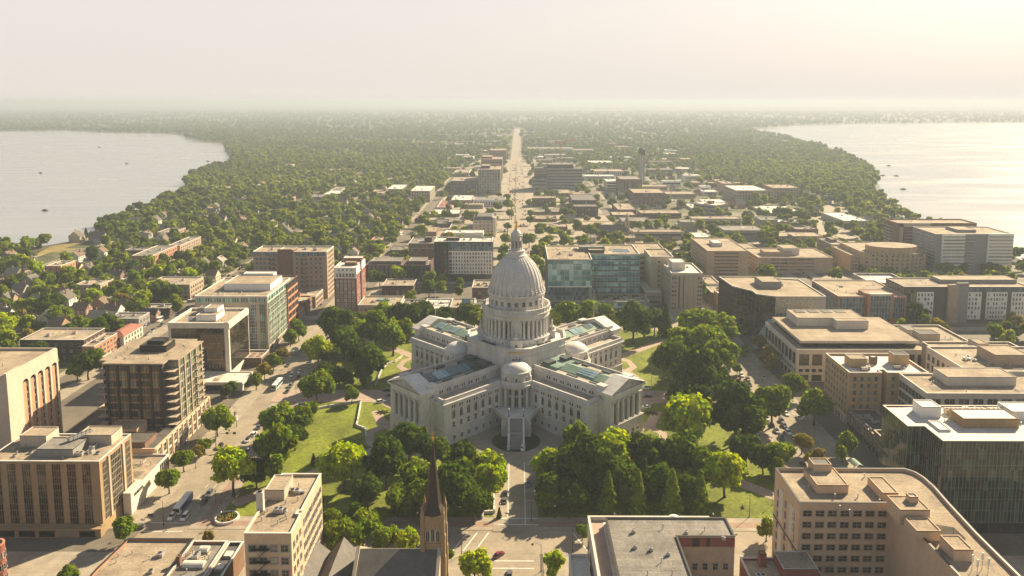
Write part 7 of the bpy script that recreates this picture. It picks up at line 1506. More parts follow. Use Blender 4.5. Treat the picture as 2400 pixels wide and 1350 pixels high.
def make_house(i):
    r = random.Random(100 + i); t = link('wooden_house', None); w_, d_, z = r.uniform(7, 9.5), r.uniform(9, 13), r.uniform(5.4, 6.6); ax = 'y' if i % 3 != 1 else 'x'; rise = (w_ if ax == 'y' else d_) * .42
    m = MB(); gwall(m, -w_ / 2, w_ / 2, -d_ / 2, d_ / 2, z, rise, ax); rm = MB(); gable(rm, -w_ / 2, w_ / 2, -d_ / 2, d_ / 2, z, rise, ax)
    if i % 2 == 0:
        o = 'x' if ax == 'y' else 'y'; x1 = w_ / 2 + 1.6; gwall(m, -w_ * .1, x1, -2.4, 2.4, z, 2.4, 'x'); gable(rm, -w_ * .1, x1, -2.4, 2.4, z, 2.4, 'x')
    wl = part('wall', m, [PAINT], t); wl['paint'] = 1; part('roof', rm, [SHING[i % 4]], t)
    m = MB(); m.box(-.4, .4, -.3, .3, z, z + rise + 1.6); part('chimney', m, [W_BRICKB], t, (w_ * .2, d_ * .2, 0))
    m = MB(); m.box(-w_ * .42, w_ * .42, -2.2, 0, 2.6, 2.8); m.box(-w_ * .42, w_ * .42, -2.2, 0, 0, .5)
    for x in (-w_ * .4, 0, w_ * .4): m.box(x - .1, x + .1, -2.15, -1.95, .5, 2.6)
    part('porch', m, [M_WHITEP], t, (0, -d_ / 2, 0))
    for x in (-w_ * .28, w_ * .28):
        link('window', window_mesh(1.0, 1.5, fm=M_WHITEP), t, (x, -d_ / 2, z * .58), 0); link('window', window_mesh(1.0, 1.5, fm=M_WHITEP), t, (x, d_ / 2, z * .58), math.pi)
    if ax == 'y': link('window', window_mesh(.9, 1.3, fm=M_WHITEP), t, (0, -d_ / 2, z + rise * .25), 0)
    for y in (-d_ * .3, 0, d_ * .3):
        for zz in (1.0, z * .58):
            if not (i % 2 == 0 and abs(y) < 2.5): link('window', window_mesh(1.0, 1.4, fm=M_WHITEP), t, (w_ / 2, y, zz), math.pi / 2); link('window', window_mesh(1.0, 1.4, fm=M_WHITEP), t, (-w_ / 2, y, zz), -math.pi / 2)
    link('door', window_mesh(1.0, 2.1, fm=M_WHITEP, gm=W_BRICK, bars=False), t, (0, -d_ / 2, .5), 0)
    return t, max(w_, d_)
HP = [make_house(i) for i in range(6)]; HL = [(tree_of(t), s) for t, s in HP]
HCOL = [((.62, .60, .54), 'white'), ((.5, .43, .3), 'cream'), ((.30, .28, .25), 'grey'), ((.33, .22, .14), 'tan'), ((.22, .25, .24), 'blue grey'), ((.24, .13, .09), 'brown')]
HEXP = '''34,648 6,677 208,640 154,698 96,714 15,748 119,752 162,748 193,733 214,738 239,722 352,742 343,726 67,618 183,672 273,652 327,646 447,642 500,652 470,513 447,509 488,516 505,526 547,507 567,521 490,496 505,490 528,505 422,586 447,607 567,586 339,562 407,521 601,476 663,466 638,530 665,535 747,565 771,561 811,519 831,521 884,523 911,526 926,545 907,501 836,590 790,594 763,394 776,391 805,474 774,484 830,446 1733,561 1756,563 1338,516 1400,550 2012,475 2035,480 1995,468 50,690 75,668 140,770 180,765 232,752 268,735 300,725 60,760 20,705'''
hr = random.Random(9); used = [False] * 6; HOUSES = []
def put_house(x, y, rz=None, white=None):
    if blocked(x, y, 5) or inpoly(x, y, LAKE_L) or inpoly(x, y, LAKE_R): return
    i = hr.randrange(6); lst, s = HL[i]; c, nme = HCOL[white if white is not None else min(5, int(hr.random() ** 1.3 * 6))]
    rz = (hr.choice((0, math.pi / 2, -math.pi / 2)) + hr.uniform(-.06, .06)) if rz is None else rz
    if not used[i]:
        used[i] = True; o = lst[0][0]; o.location = (x, y, .15); o.rotation_euler = (0, 0, rz)
        for q, _ in lst:
            if q.get('paint'): q.color = (*c, 1)
    else: o = dup(lst, (x, y, .15), rz, None, c)
    o['category'] = 'house'; o['group'] = 'houses among the trees'; block(x - s / 2, x + s / 2, y - s / 2, y + s / 2, .5)
    HOUSES.append(o); AUTO.append((o, '%s house with %s roof' % (nme, ('grey', 'brown', 'dark', 'pale', 'grey', 'brown')[i])))
for w_ in HEXP.split(): a = w_.split(','); put_house(*at(float(a[0]), float(a[1]), 3))
for k in range(2200):
    if len(HOUSES) > 270: break
    if hr.random() < .62: X = -hr.uniform(135, 480); Y = 60 + 1250 * hr.random() ** 1.5
    else: X = hr.uniform(130, 470); Y = 380 + 900 * hr.random()
    if road_near(X, Y, 6): continue
    if abs(X) < 240 and Y < 260: continue
    put_house(X, Y)
for t, s in HP:
    if not used[HP.index((t, s))]:
        for o in tree_of(t)[::-1]: bpy.data.objects.remove(o[0])
def shore(x, y, pad=0): return inpoly(x, y, LAKE_L) or inpoly(x, y, LAKE_R)
cell = 10.5
for iy in range(int(1750 / cell)):
    for ix in range(-110, 130):
        x = (ix + rt.random() * .9) * cell; y = -60 + (iy + rt.random() * .9) * cell
        px_, py_, s = scr(x, y, 8)
        if not (-60 < px_ < 2460 and py_ < 1400): continue
        if shore(x, y) or inpoly(x, y, CLEAR): continue
        res = x < -135 or (x > 130 and y > 330) or y > 520
        dens = .78 if (x < -135 and y > 100) else .62
        if x < -225 and y <= 100: dens = .55
        if abs(x) < 235 and y < 260: dens = 0
        if -120 < x < -15 and 150 < y < 560: dens = .3
        if 15 < x < 130 and y > 215: dens = .42 if y < 480 else .3
        if 130 < x < 300 and y < 330: dens = .1
        if 300 <= x and y < 480: dens = .45
        if 40 < x < 330 and 520 < y < 1250: dens = .13
        if abs(x) < 110 and y > 560: dens = .18
        if x > 400 and y > 650 or x < -430: dens = .88
        if y > 620: dens *= .62 + .5 * max(0, math.sin(x * .017 + 3 * math.sin(y * .006)) * math.sin(y * .013 + x * .004)) + .25 * (x < -200)
        if abs(x) < 24 or rt.random() > dens: continue
        R = rt.uniform(3.0, 6.6) + 2.4 * rt.random() ** 3 * (1.0 if x < 0 else .95)
        onroad = road_near(x, y, -1.5) if y < 1500 else abs(x + 2.5) < 18
        if onroad or blocked(x, y, R * .25): continue
        cand.append((scr(x, y, 8)[2] * R, x, y, R))
cand.sort(reverse=True)
NSOLO = 288 - len(TREES)
for s, x, y, R in cand[:NSOLO]:
    tree(x, y, R, rt.choices('bmdy', (2, 5, 4, .6))[0], 'lo' if s < 24 else rt.choice(('oak', 'round', 'oak')), 1.0, 'trees among the houses', rt)
rest = cand[NSOLO:]
# farther out: crowns thin out into one wooded mass
y = 1700.0
while y < 9500:
    st = 15 + (y - 1700) * .012; half = (y - CAMY) * .72; x = -half
    while x < half:
        X = x + rt.random() * st; Y = y + rt.random() * st; x += st
        if shore(X, Y) or abs(X + 4) < 20 and Y < 4000 or blocked(X, Y, 3): continue
        if rt.random() < (.16 if Y < 4200 else .3) + (.55 if math.sin(X * .0061 + 2.3 * math.sin(Y * .0028)) * math.sin(Y * .0049 + X * .0023) > .5 else 0) + (.25 if abs(X - 150) < 420 and Y < 3400 else 0) + (.3 if Y > 5200 and math.sin(X * .0021 + Y * .0013) > .55 else 0): continue
        rest.append((0, X, Y, rt.uniform(5, 8.5) * (1 + (Y - 1700) * .00016)))
    y += st
while y < 24000:
    st = 70 + (y - 9500) * .012; half = (y - CAMY) * .72; x = -half
    while x < half:
        X = x + rt.random() * st; Y = y + rt.random() * st * 1.6; x += st
        if shore(X, Y) or rt.random() < .35 + (.4 if math.sin(X * .0011 + Y * .0017) > .5 else 0): continue
        rest.append((-1, X, Y, rt.uniform(22, 46)))
    y += st * 1.6
rngw = np.random.default_rng(4)
protos = {60: [crown_quads(rngw, 330, .24, k, 9) for k in ('oak', 'round', 'round', 'tall')], 30: [crown_quads(rngw, 130, .36, k, 7) for k in ('oak', 'round', 'round')], 10: [crown_quads(rngw, 46, .55, k, 5) for k in ('oak', 'round', 'round')]}
out = []; tint = []
for s, x, y, R in rest:
    d = y - CAMY; p = protos[60 if d < 1250 else (30 if d < 2600 else 10)]; v = p[rt.randrange(len(p))]
    c, sn = math.cos(R * 77), math.sin(R * 77); M = np.array([[c, -sn, 0], [sn, c, 0], [0, 0, 1.0]], dtype=np.float32) * R
    if s < 0: M[2, 2] *= .3
    out.append((v.astype(np.float32) @ M.T) + np.array((x, y, R * (1.2 if s >= 0 else .25)), dtype=np.float32)); tint.append((len(v), rt.random()))
V = np.concatenate(out)
me = quads_mesh('woodland', V, None); me.materials.clear()
ca = me.color_attributes.new('tint', 'FLOAT_COLOR', 'CORNER')
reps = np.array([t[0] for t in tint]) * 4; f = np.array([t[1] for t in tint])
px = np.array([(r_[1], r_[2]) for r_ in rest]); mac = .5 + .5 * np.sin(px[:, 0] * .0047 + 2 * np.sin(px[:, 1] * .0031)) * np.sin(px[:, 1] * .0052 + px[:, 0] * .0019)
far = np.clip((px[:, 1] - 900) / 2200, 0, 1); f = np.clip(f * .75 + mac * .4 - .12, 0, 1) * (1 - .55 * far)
cols = np.stack([.085 + .17 * f ** 1.5, .130 + .18 * f ** 1.4, .014 + .03 * far, np.ones(len(f))], 1)  # far crowns darker and bluer: distance haze put into the leaf colour
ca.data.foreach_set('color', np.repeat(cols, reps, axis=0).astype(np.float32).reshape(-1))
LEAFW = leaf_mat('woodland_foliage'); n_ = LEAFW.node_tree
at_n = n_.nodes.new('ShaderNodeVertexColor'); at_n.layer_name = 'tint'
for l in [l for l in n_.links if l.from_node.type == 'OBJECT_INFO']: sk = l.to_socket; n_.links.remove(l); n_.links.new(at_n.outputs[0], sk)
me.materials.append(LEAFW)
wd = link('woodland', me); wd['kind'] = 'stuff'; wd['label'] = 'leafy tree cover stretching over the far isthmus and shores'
print('WOODS', len(rest), len(V), 'solo', len(TREES))
# ------------------------------------------------------------------ vehicles
CARP = objcol_mat('car_paint', .28, .02, 1.0, .5, .6); M_TYRE = mat('tyre', (.015, .015, .015), .9); M_CGLASS = glass_mat('car_glass', (.01, .012, .014), (.03, .035, .04), .3, .05)
M_LAMPW = mat('headlamp', (.7, .7, .66), .2); M_LAMPR = mat('tail_lamp', (.35, .02, .015), .3)
def loft(m, secs, mt):
    """secs: list of (y, half width bottom, half width top, z0, z1)"""
    vs = []
    for y, a, b_, z0, z1 in secs: vs += [(-a, y, z0), (a, y, z0), (b_, y, z1), (-b_, y, z1)]
    n = len(secs); fs = [(0, 3, 2, 1)] if False else [(0, 1, 2, 3), tuple(4 * (n - 1) + q for q in (3, 2, 1, 0))]
    for i in range(n - 1):
        for q in range(4): fs.append((4 * i + (q + 1) % 4, 4 * i + q, 4 * i + 4 + q, 4 * i + 4 + (q + 1) % 4))
    m.add(vs, fs, mt)
def make_car(kind):
    t = link('parked_car', None); L = {'sedan': 4.6, 'suv': 4.7, 'van': 5.0, 'pickup': 5.4}[kind]; W = .9; h = L / 2
    zb = {'sedan': .82, 'suv': 1.0, 'van': 1.0, 'pickup': 1.02}[kind]; zt = {'sedan': 1.42, 'suv': 1.72, 'van': 1.75, 'pickup': 1.78}[kind]
    m = MB(); loft(m, [(-h, .72, .68, .35, zb - .12), (-h + .25, .88, .84, .25, zb - .03), (-h * .3, .9, .86, .22, zb), (h * .45, .9, .86, .22, zb), (h - .35, .88, .82, .25, zb - .12), (h, .74, .7, .35, zb - .25)], 0)
    r0, r1, r2, r3 = {'sedan': (-h + .55, -h + 1.25, h * .05, h * .42), 'suv': (-h + .15, -h + .55, h * .1, h * .45), 'van': (-h + .12, -h + .45, h * .22, h * .68), 'pickup': (-h * .15, -h * .05, h * .2, h * .5)}[kind]
    loft(m, [(r1 - .02, .62, .6, zt - .05, zt), (r2, .66, .64, zt - .05, zt + .02), (r2 + .15, .64, .6, zt - .05, zt)], 0)
    b_ = part('body', m, [CARP], t); b_['paint'] = 1
    m = MB(); loft(m, [(r0, .8, .74, zb - .02, zb + .01), (r1, .82, .64, zb - .02, zt - .05), (r2 + .1, .82, .66, zb - .02, zt - .05), (r3, .78, .74, zb - .03, zb + .01)], 0); part('window', m, [M_CGLASS], t)
    me = shared('wheel', lambda: MB().add([], []) or (lambda w_: (w_.cyl(0, 0, -.11, .11, .34, .34, 14), w_.cyl(0, 0, .11, .125, .2, .2, 10, 1), w_.xf(Matrix.Rotation(math.pi / 2, 4, 'Y')), w_)[-1])(MB()).mesh('wheel', [M_TYRE, M_METAL]))
    for sx in (-1, 1):
        for y in (-h * .62, h * .62): o = link('wheel', me, t, (sx * .8, y, .34)); o.rotation_euler = (0, 0, 0 if sx > 0 else math.pi)
        m = MB(); m.box(sx * .5 - .16, sx * .5 + .16, h - .06, h + .02, zb - .35, zb - .2); part('headlight', m, [M_LAMPW], t)
        m = MB(); m.box(sx * .58 - .12, sx * .58 + .12, -h - .02, -h + .06, zb - .3, zb - .15); part('tail_light', m, [M_LAMPR], t)
        m = MB(); m.box(sx * .98 - .1, sx * .98 + .1, r3 - .45, r3 - .3, zb, zb + .14); part('wing_mirror', m, [CARP], t)['paint'] = 1
    return t
CARS = {k: tree_of(make_car(k)) for k in ('sedan', 'suv', 'van', 'pickup')}; cused = set()
CC = {'w': ((.75, .74, .71), 'white'), 'k': ((.02, .021, .023), 'black'), 's': ((.38, .39, .40), 'silver'), 'g': ((.10, .105, .11), 'dark grey'), 'r': ((.16, .015, .02), 'maroon'), 'b': ((.04, .07, .16), 'dark blue'), 'n': ((.30, .25, .18), 'beige')}
KN = {'sedan': 'car', 'suv': 'suv', 'van': 'minivan', 'pickup': 'pickup truck'}
def car(x, y, kind, col, rz, group='cars parked around the square', z=.06):
    c, nm = CC[col]; lst = CARS[kind]
    if kind not in cused:
        cused.add(kind); o = lst[0][0]; o.location = (x, y, z); o.rotation_euler = (0, 0, rz)
        for q, _ in lst:
            if q.get('paint'): q.color = (*c, 1)
    else: o = dup(lst, (x, y, z), rz, None, c)
    o['category'] = 'car'; o['group'] = group; AUTO.append((o, '%s %s' % (nm, KN[kind]))); return o
NEAR = '''403,1212,suv,w,3.14 434,1212,van,w,3.14 478,1176,sedan,k,3.14 490,1158,suv,g,3.14 516,1048,suv,k,3.14 577,1057,sedan,k,0 595,1018,suv,w,0 607,1001,sedan,g,0 614,990,sedan,k,0 673,918,sedan,k,3.14 681,905,suv,g,3.14 688,893,sedan,k,3.14 684,880,suv,w,3.14 702,871,sedan,w,3.14 705,822,sedan,k,3.14 675,856,sedan,g,3.14 704,950,suv,s,1.57 893,942,suv,w,-1.1 906,916,suv,k,1.4 913,928,suv,g,1.4
1225,1052,suv,w,3.14 1184,1157,sedan,k,0 1182,1174,sedan,g,0 1238,1135,sedan,b,3.14 1169,1301,sedan,r,-.75 1194,1347,sedan,g,0 937,1250,suv,w,1.57 1843,970,sedan,w,3.14 1873,980,pickup,s,3.14 1832,987,suv,k,3.14 1838,998,suv,g,3.14 1847,1014,suv,w,3.14 1860,1027,sedan,s,3.14 1738,880,suv,w,3.14 1753,889,suv,n,3.14 1757,902,sedan,k,3.14 1789,885,sedan,s,3.14 1515,910,suv,w,1.57 1517,930,suv,k,1.57 1514,954,sedan,w,1.57
640,955,sedan,s,1.57 720,905,sedan,b,3.14 745,700,suv,k,3.14 752,715,sedan,g,3.14 1708,760,sedan,s,1.57 1745,835,sedan,g,3.14 1805,915,sedan,k,3.14 2016,1125,sedan,k,3.14 325,1235,sedan,g,1.57'''
for w_ in NEAR.split(): a = w_.split(','); car(*at(float(a[0]), float(a[1]), .4), a[2], a[3], float(a[4]))
# traffic along the avenue: one mesh each, too small to show their parts
def tiny_mesh(kind):
    m = MB(); h = 2.3; zt = 1.45 if kind == 'car' else 1.8
    loft(m, [(-h, .75, .7, .3, .75), (-h + .3, .9, .86, .25, .9), (h - .4, .9, .84, .25, .85), (h, .75, .7, .3, .65)], 0); loft(m, [(-h + .4, .8, .7, .85, .9), (-h + .9, .8, .64, .85, zt), (h * .15, .8, .66, .85, zt), (h * .5, .78, .74, .82, .86)], 1)
    for sx in (-.8, .8):
        for y in (-1.4, 1.4): m.box(sx - .12, sx + .12, y - .32, y + .32, 0, .62, 2)
    return m.mesh(kind, [CARP, M_CGLASS, M_TYRE])
TINY = {'car': tiny_mesh('car'), 'suv': tiny_mesh('suv')}
rc = random.Random(31)
def tiny(x, y, rz, group):
    k = rc.choice(('car', 'suv')); c, nm = CC[rc.choice('wwksggbrsk')]; o = link('moving_car' if 'avenue' in group else 'parked_car', TINY[k], None, (x, y, .08), rz, c); o['category'] = 'car'; o['group'] = group; AUTO.append((o, '%s %s' % (nm, k)))
for x, rz in ((-14.5, math.pi), (-11, math.pi), (-7.4, math.pi), (-4.6, math.pi), (1.2, 0), (4.2, 0), (8, 0), (11.3, 0)):
    y = 150 + rc.random() * 20
    while y < 1500:
        y += (rc.expovariate(1 / 34) + 7) * (1 if x < 0 else 2.1) * (1 + y / 900)
        if y < 1500: tiny(x + rc.uniform(-.3, .3), y, rz, 'cars on the long avenue')
for (px0, py0, px1, py1, n) in ((1955, 548, 1935, 505, 9), (2012, 540, 2045, 556, 10), (1845, 505, 1900, 500, 6), (1560, 470, 1640, 478, 9), (1435, 470, 1480, 462, 6), (395, 615, 420, 607, 4), (690, 480, 740, 455, 6), (1140, 487, 1160, 500, 4), (395, 640, 440, 610, 5)):
    for i in range(n):
        t = (i + rc.random() * .5) / n; x, y = at(px0 + (px1 - px0) * t, py0 + (py1 - py0) * t, .5); tiny(x + rc.uniform(-2, 2), y, rc.choice((0, 1.57)), 'cars on the streets beyond the square')
for X, y0, y1 in ((-119.5, -105, 100), (119, -100, 105), (-249, 40, 420), (-239, 90, 420), (-326, 120, 500), (-318, 160, 600), (130, 150, 330), (250, 90, 300)):
    y = y0
    while y < y1:
        y += rc.choice((6.5, 6.5, 7, 13, 26))
        if not any(abs(o.location.x - X) < 4 and abs(o.location.y - y) < 6 for o, d in AUTO[-400:] if o.get('category') == 'car') and not (abs(X) < 125 and abs(y) < 14): tiny(X, y, rc.choice((0, math.pi)), 'parked cars along the side streets')
def bus(px_, py_, rz, label, roofm, sidem, wrap):
    x, y = at(px_, py_, .5); t = thing('city_bus', label, 'bus', (x, y, .06), rz, 'city buses'); m = MB(); loft(m, [(-6, 1.2, 1.15, .4, 3.0), (-5.8, 1.27, 1.22, .35, 3.05), (5.7, 1.27, 1.22, .35, 3.05), (6, 1.2, 1.1, .4, 2.9)], 0); part('body', m, [sidem], t)
    m = MB(); m.box(-1.16, 1.16, -5.7, 5.6, 2.95, 3.2); m.box(-.9, .9, -4.5, -1.5, 3.2, 3.5); m.box(-.8, .8, .5, 3, 3.2, 3.42); part('roof', m, [roofm], t)
    for s in (-1, 1):
        m = MB(); m.box(s * 1.27 - .03, s * 1.27 + .03, -5.2, 5.2, 1.5, 2.6); part('window', m, [M_CGLASS], t)
        for yy in (-3.6, 3.7): m = MB(); m.cyl(0, 0, -.15, .15, .5, .5, 14); m.xf(Matrix.Rotation(math.pi / 2, 4, 'Y')); part('wheel', m, [M_TYRE], t, (s * 1.15, yy, .5))
        m = MB(); m.box(s * .9 - .2, s * .9 + .2, 5.98, 6.05, .7, .95); part('headlight', m, [M_LAMPW], t)
        if wrap: m = MB(); m.box(s * 1.29 - .02, s * 1.29 + .02, -5.6, 4.2, .45, 1.45); m.box(s * 1.29 - .02, s * 1.29 + .02, -5.6, -1, 1.45, 2.9); part('wrap_panel', m, [wrap], t)
    m = MB(); m.box(-1.05, 1.05, 5.95, 6.06, 1.3, 2.7); part('windscreen', m, [M_CGLASS], t)
bus(430, 1186, math.pi, 'white and blue city bus stopped between two white vehicles, lower left', M_WHITEP, M_WHITEP, mat('blue_wrap', (.04, .09, .35), .4)); bus(650, 905, math.pi, 'white and teal city bus farther up the left street', M_WHITEP, mat('teal_bus', (.35, .45, .45), .4), None)
# ------------------------------------------------------------------ lamps, signals, small street things
def lamp_tree(kind):
    t = link('street_lamp', None)
    if kind == 'arm':
        m = MB(); m.cyl(0, 0, 0, .6, .22, .16, 8); m.cyl(0, 0, .6, 9, .11, .07, 8); m.beam((0, 0, 9), (-1.8, 0, 9.7), .06, 0, 6); m.beam((-1.8, 0, 9.7), (-2.6, 0, 9.6), .05, 0, 6); part('pole', m, [M_DARK], t); m = MB(); m.cyl(-2.8, 0, 9.05, 9.5, .42, .2, 10); part('lamp_shade', m, [M_DARK], t); m = MB(); m.cyl(-2.8, 0, 8.9, 9.05, .25, .3, 10); part('lamp_glass', m, [M_WHITEP], t)
    else:
        m = MB(); m.cyl(0, 0, 0, .5, .2, .14, 8); m.cyl(0, 0, .5, 4.2, .08, .06, 8); m.cyl(0, 0, 4.2, 4.3, .16, .16, 8); part('pole', m, [M_DARK], t); m = MB(); m.ball(0, 0, 4.62, .3, .3, .34, 10, 8); part('globe', m, [M_WHITEP], t)
    return t
LT = {k: tree_of(lamp_tree(k)) for k in ('arm', 'globe')}; lused = set()
def lamp(x, y, kind, rz=0):
    if kind not in lused: lused.add(kind); o = LT[kind][0][0]; o.location = (x, y, .15); o.rotation_euler = (0, 0, rz)
    else: o = dup(LT[kind], (x, y, .15), rz)
    o['category'] = 'street lamp'; o['group'] = 'street lamps'; AUTO.append((o, 'tall black street lamp with one arm' if kind == 'arm' else 'black globe lamp post'))
for px_, py_, rz in ((1082, 1302, 0), (1268, 1340, 0), (1342, 1294, 3.1), (384, 1232, 0), (459, 1098, 0), (1756, 1213, 3.1), (1246, 1222, 3.1), (555, 1000, 0), (1820, 870, 3.1), (1840, 915, 3.1), (1990, 1290, 3.1), (280, 905, 0)): lamp(*at(px_, py_, 0), 'arm', rz)
for px_, py_ in ((1172, 1210), (741, 952), (860, 905), (1527, 905), (1560, 905), (1555, 880), (700, 985), (1708, 898), (1745, 915), (1575, 1000), (1900, 1185), (1925, 1190), (1810, 1185), (640, 1120), (1130, 1215), (1300, 1215)): lamp(*at(px_, py_, 0), 'globe')
for k in range(7):
    for s in (-1, 1): lamp(s * 113, -105 + 35 * k, 'globe'); 
    if abs(-105 + 35 * k) > 20: lamp(-105 + 35 * k, -120, 'globe')
def signal(px_, py_, rz, label):
    t = thing('traffic_signal', label, 'traffic light', (*at(px_, py_, 0), .1), rz, 'traffic signals'); m = MB(); m.cyl(0, 0, 0, 7.6, .15, .1, 8); m.beam((0, 0, 6), (9, 0, 6.4), .08, 0, 6); part('mast', m, [M_DARK], t)
    for x in (5.2, 8.4): m = MB(); m.box(x - .6, x + .6, -.2, .2, 5.9, 6.8); [m.cyl(x - .36 + .36 * k, -.21, 6.3, 6.31, .1, .1, 8, 1) for k in range(3)]; part('signal_head', m, [M_DARK, M_LAMPR], t)
signal(506, 1048, 0, 'black traffic signal mast over the left street above the parked black suv'); signal(664, 857, 0, 'black traffic signal mast beside the green glass office corner'); signal(543, 1222, 1.57, 'black traffic signal by the round flower planter'); signal(1335, 1218, 3.14, 'black traffic signal at the right side of the bottom intersection')
def bench(px_, py_, rz, label):
    t = thing('park_bench', label, 'bench', (*at(px_, py_, 0), .16), rz, 'benches'); m = MB(); m.box(-1, 1, -.25, .25, .42, .48); part('seat', m, [M_DARK], t); m = MB(); m.box(-1, 1, .22, .28, .5, .95); part('backrest', m, [M_DARK], t)
    for s in (-.85, .85): m = MB(); m.box(s - .05, s + .05, -.25, .25, 0, .42); part('leg', m, [M_DARK], t)
for i, (px_, py_, lb) in enumerate(((352, 1212, 'black bench on the pavement beside the white suv, lower left'), (1742, 1190, 'black bench on the brick pavement left of the rounded beige building'), (1835, 1020, 'black bench on the right park pavement beside the parked cars'))): bench(px_, py_, 1.5 * i, lb)
# round planter with flowers at the near left corner, steps and low walls of the park
x, y = at(532, 1217); t = thing('round_planter', 'round stone planter with green and orange flowers at the lower left park corner', 'planter', (x, y, .16)); m = MB(); m.lathe([(4.3, 0), (4.3, .9), (3.7, .9), (3.7, .6)], 28); part('rim', m, [M_STONE], t)
m = MB(); rq = random.Random(2); m.prism(disc(0, 0, 3.7, 24), .5, .62, 1)
for k in range(160): a = rq.random() * 6.28; q = 3.4 * math.sqrt(rq.random()); s = rq.uniform(.15, .35); m.ball(q * math.cos(a), q * math.sin(a), .7, s, s, s * 1.1, 6, 4, rq.choice((0, 0, 1, 2)))
part('flowers', m, [M_GRASS, M_BED, mat('orange_flowers', (.28, .12, .02), .9, .2)], t); LAND.append((t, 'round flower planter'))
for i, (px_, py_, lb) in enumerate(((895, 967, 'star shaped dark flower bed on the lawn left of the capitol'), (1527, 968, 'star shaped dark flower bed on the lawn right of the capitol'))):
    t = thing('star_flower_bed', lb, 'flower bed', (*at(px_, py_, .2), .25), 0, 'star flower beds'); m = MB(); pl = []
    for k in range(16): a = 2 * math.pi * k / 16; q = 3.4 if k % 2 == 0 else 1.3; pl.append((q * math.cos(a), q * math.sin(a)))
    m.prism(pl, 0, .12, 0)
    for k in range(90): j = rq.randrange(8); a = 2 * math.pi * j / 8 + rq.gauss(0, .09); q = rq.uniform(.2, 3.1); s = rq.uniform(.12, .28); m.ball(q * math.cos(a), q * math.sin(a), .2, s, s, s, 6, 4, rq.choice((0, 1)))
    part('plants', m, [M_BED, mat('russet_plants', (.10, .04, .02), .9, .3)], t); LAND.append((t, ('left star flower bed', 'right star flower bed')[i]))
def wall_run(pts, label, h=1.1):
    P0 = [at(*p) for p in pts]; t = thing('balustrade_wall', label, 'low wall', (*P0[0], .16), 0, 'low granite walls of the park'); m = MB()
    for a, b_ in zip(P0, P0[1:]): balustrade(m, (a[0] - P0[0][0], a[1] - P0[0][1]), (b_[0] - P0[0][0], b_[1] - P0[0][1]), 0, h, t=.4)
    part('wall', m, [M_STONE], t)
wall_run(((846, 946), (838, 990), (835, 1000), (856, 1008), (858, 1028)), 'low granite wall stepping down beside the pink walk left of the capitol')
wall_run(((700, 962), (745, 960), (770, 955), (800, 950), (843, 943)), 'curving low granite wall along the left entrance drive')
wall_run(((942, 838), (925, 850), (905, 858), (895, 868), (880, 905)), 'low granite wall curving round the walk behind the left front wing')
wall_run(((1570, 835), (1590, 850), (1605, 860), (1628, 865), (1655, 900)), 'low granite wall curving round the walk behind the right front wing')
wall_run(((1158, 1165), (1158, 1203), (1133, 1205), (1130, 1215)), 'low white wall at the left side of the front drive entrance')
wall_run(((1010, 1070), (1060, 1075)), 'short white wall beside the lawn under the left front wing')
x, y = at(551, 985); t = thing('statue_monument', 'small dark bronze statue on a stone plinth at the left street corner', 'statue', (x, y, .16)); m = MB(); m.box(-.8, .8, -.8, .8, 0, 2.2); m.box(-1, 1, -1, 1, 0, .4); part('plinth', m, [M_STONE], t); m = MB(); figure(m, 0, 0, 2.2, .55); part('bronze_figure', m, [M_DARK], t)
for px_, py_, lb in ((2005, 1088, 'pale green curved glass bus shelter on the right pavement'), (690, 822, 'pale green canopy shelter on the pavement by the green glass office')):
    t = thing('bus_shelter', lb, 'shelter', (*at(px_, py_, 2), .15), .1, 'bus shelters'); m = MB(); n_ = 8; vs = []
    for i in range(n_ + 1): a = math.pi * .5 * i / n_; vs += [(-2 + 4 * i / n_, -3, 2.3 + .9 * math.sin(a * 2)), (-2 + 4 * i / n_, 3, 2.3 + .9 * math.sin(a * 2))]
    m.add(vs, [(2 * i, 2 * i + 2, 2 * i + 3, 2 * i + 1) for i in range(n_)] + [(2 * i + 1, 2 * i + 3, 2 * i + 2, 2 * i) for i in range(n_)]); part('canopy', m, [mat('pale_green_panel', (.42, .55, .42), .4)], t); m = MB(); [m.box(sx - .06, sx + .06, sy - .06, sy + .06, 0, 2.4) for sx in (-1.9, 1.9) for sy in (-2.8, 2.8)]; part('frame', m, [M_DARK], t)
# boats, docks
def boat(px_, py_, label, sail=False):
    t = thing('motor_boat', label, 'boat', (*at(px_, py_, .2), .14), 1.3, 'boats on the lakes'); m = MB(); loft(m, [(-4.5, 1.2, 1.5, -.2, 1.1), (1, 1.3, 1.7, -.2, 1.2), (3.6, .8, 1.1, -.1, 1.4), (5.2, .05, .1, .3, 1.6)], 0); part('hull', m, [W_BRICKD], t); m = MB(); loft(m, [(-2, .9, .8, 1.1, 2.3), (1, .9, .7, 1.1, 2.5), (2, .8, .5, 1.1, 1.6)], 0); part('cabin', m, [M_CGLASS], t)
for px_, py_, lb in ((95, 406, 'dark boat out on the left lake, far left'), (297, 384, 'small boat in the middle of the left lake'), (105, 494, 'dark boat on the left lake nearest the lower left shore'), (487, 378, 'boat off the wooded point at the end of the left lake'), (233, 346, 'tiny boat far up the left lake'), (2083, 389, 'farthest dark boat on the right lake'), (2101, 413, 'middle of the boats on the right lake'), (2117, 444, 'dark boat nearest the right shore pier'), (2069, 412, 'large dark boat moored by the right wooded point')): boat(px_, py_, lb)
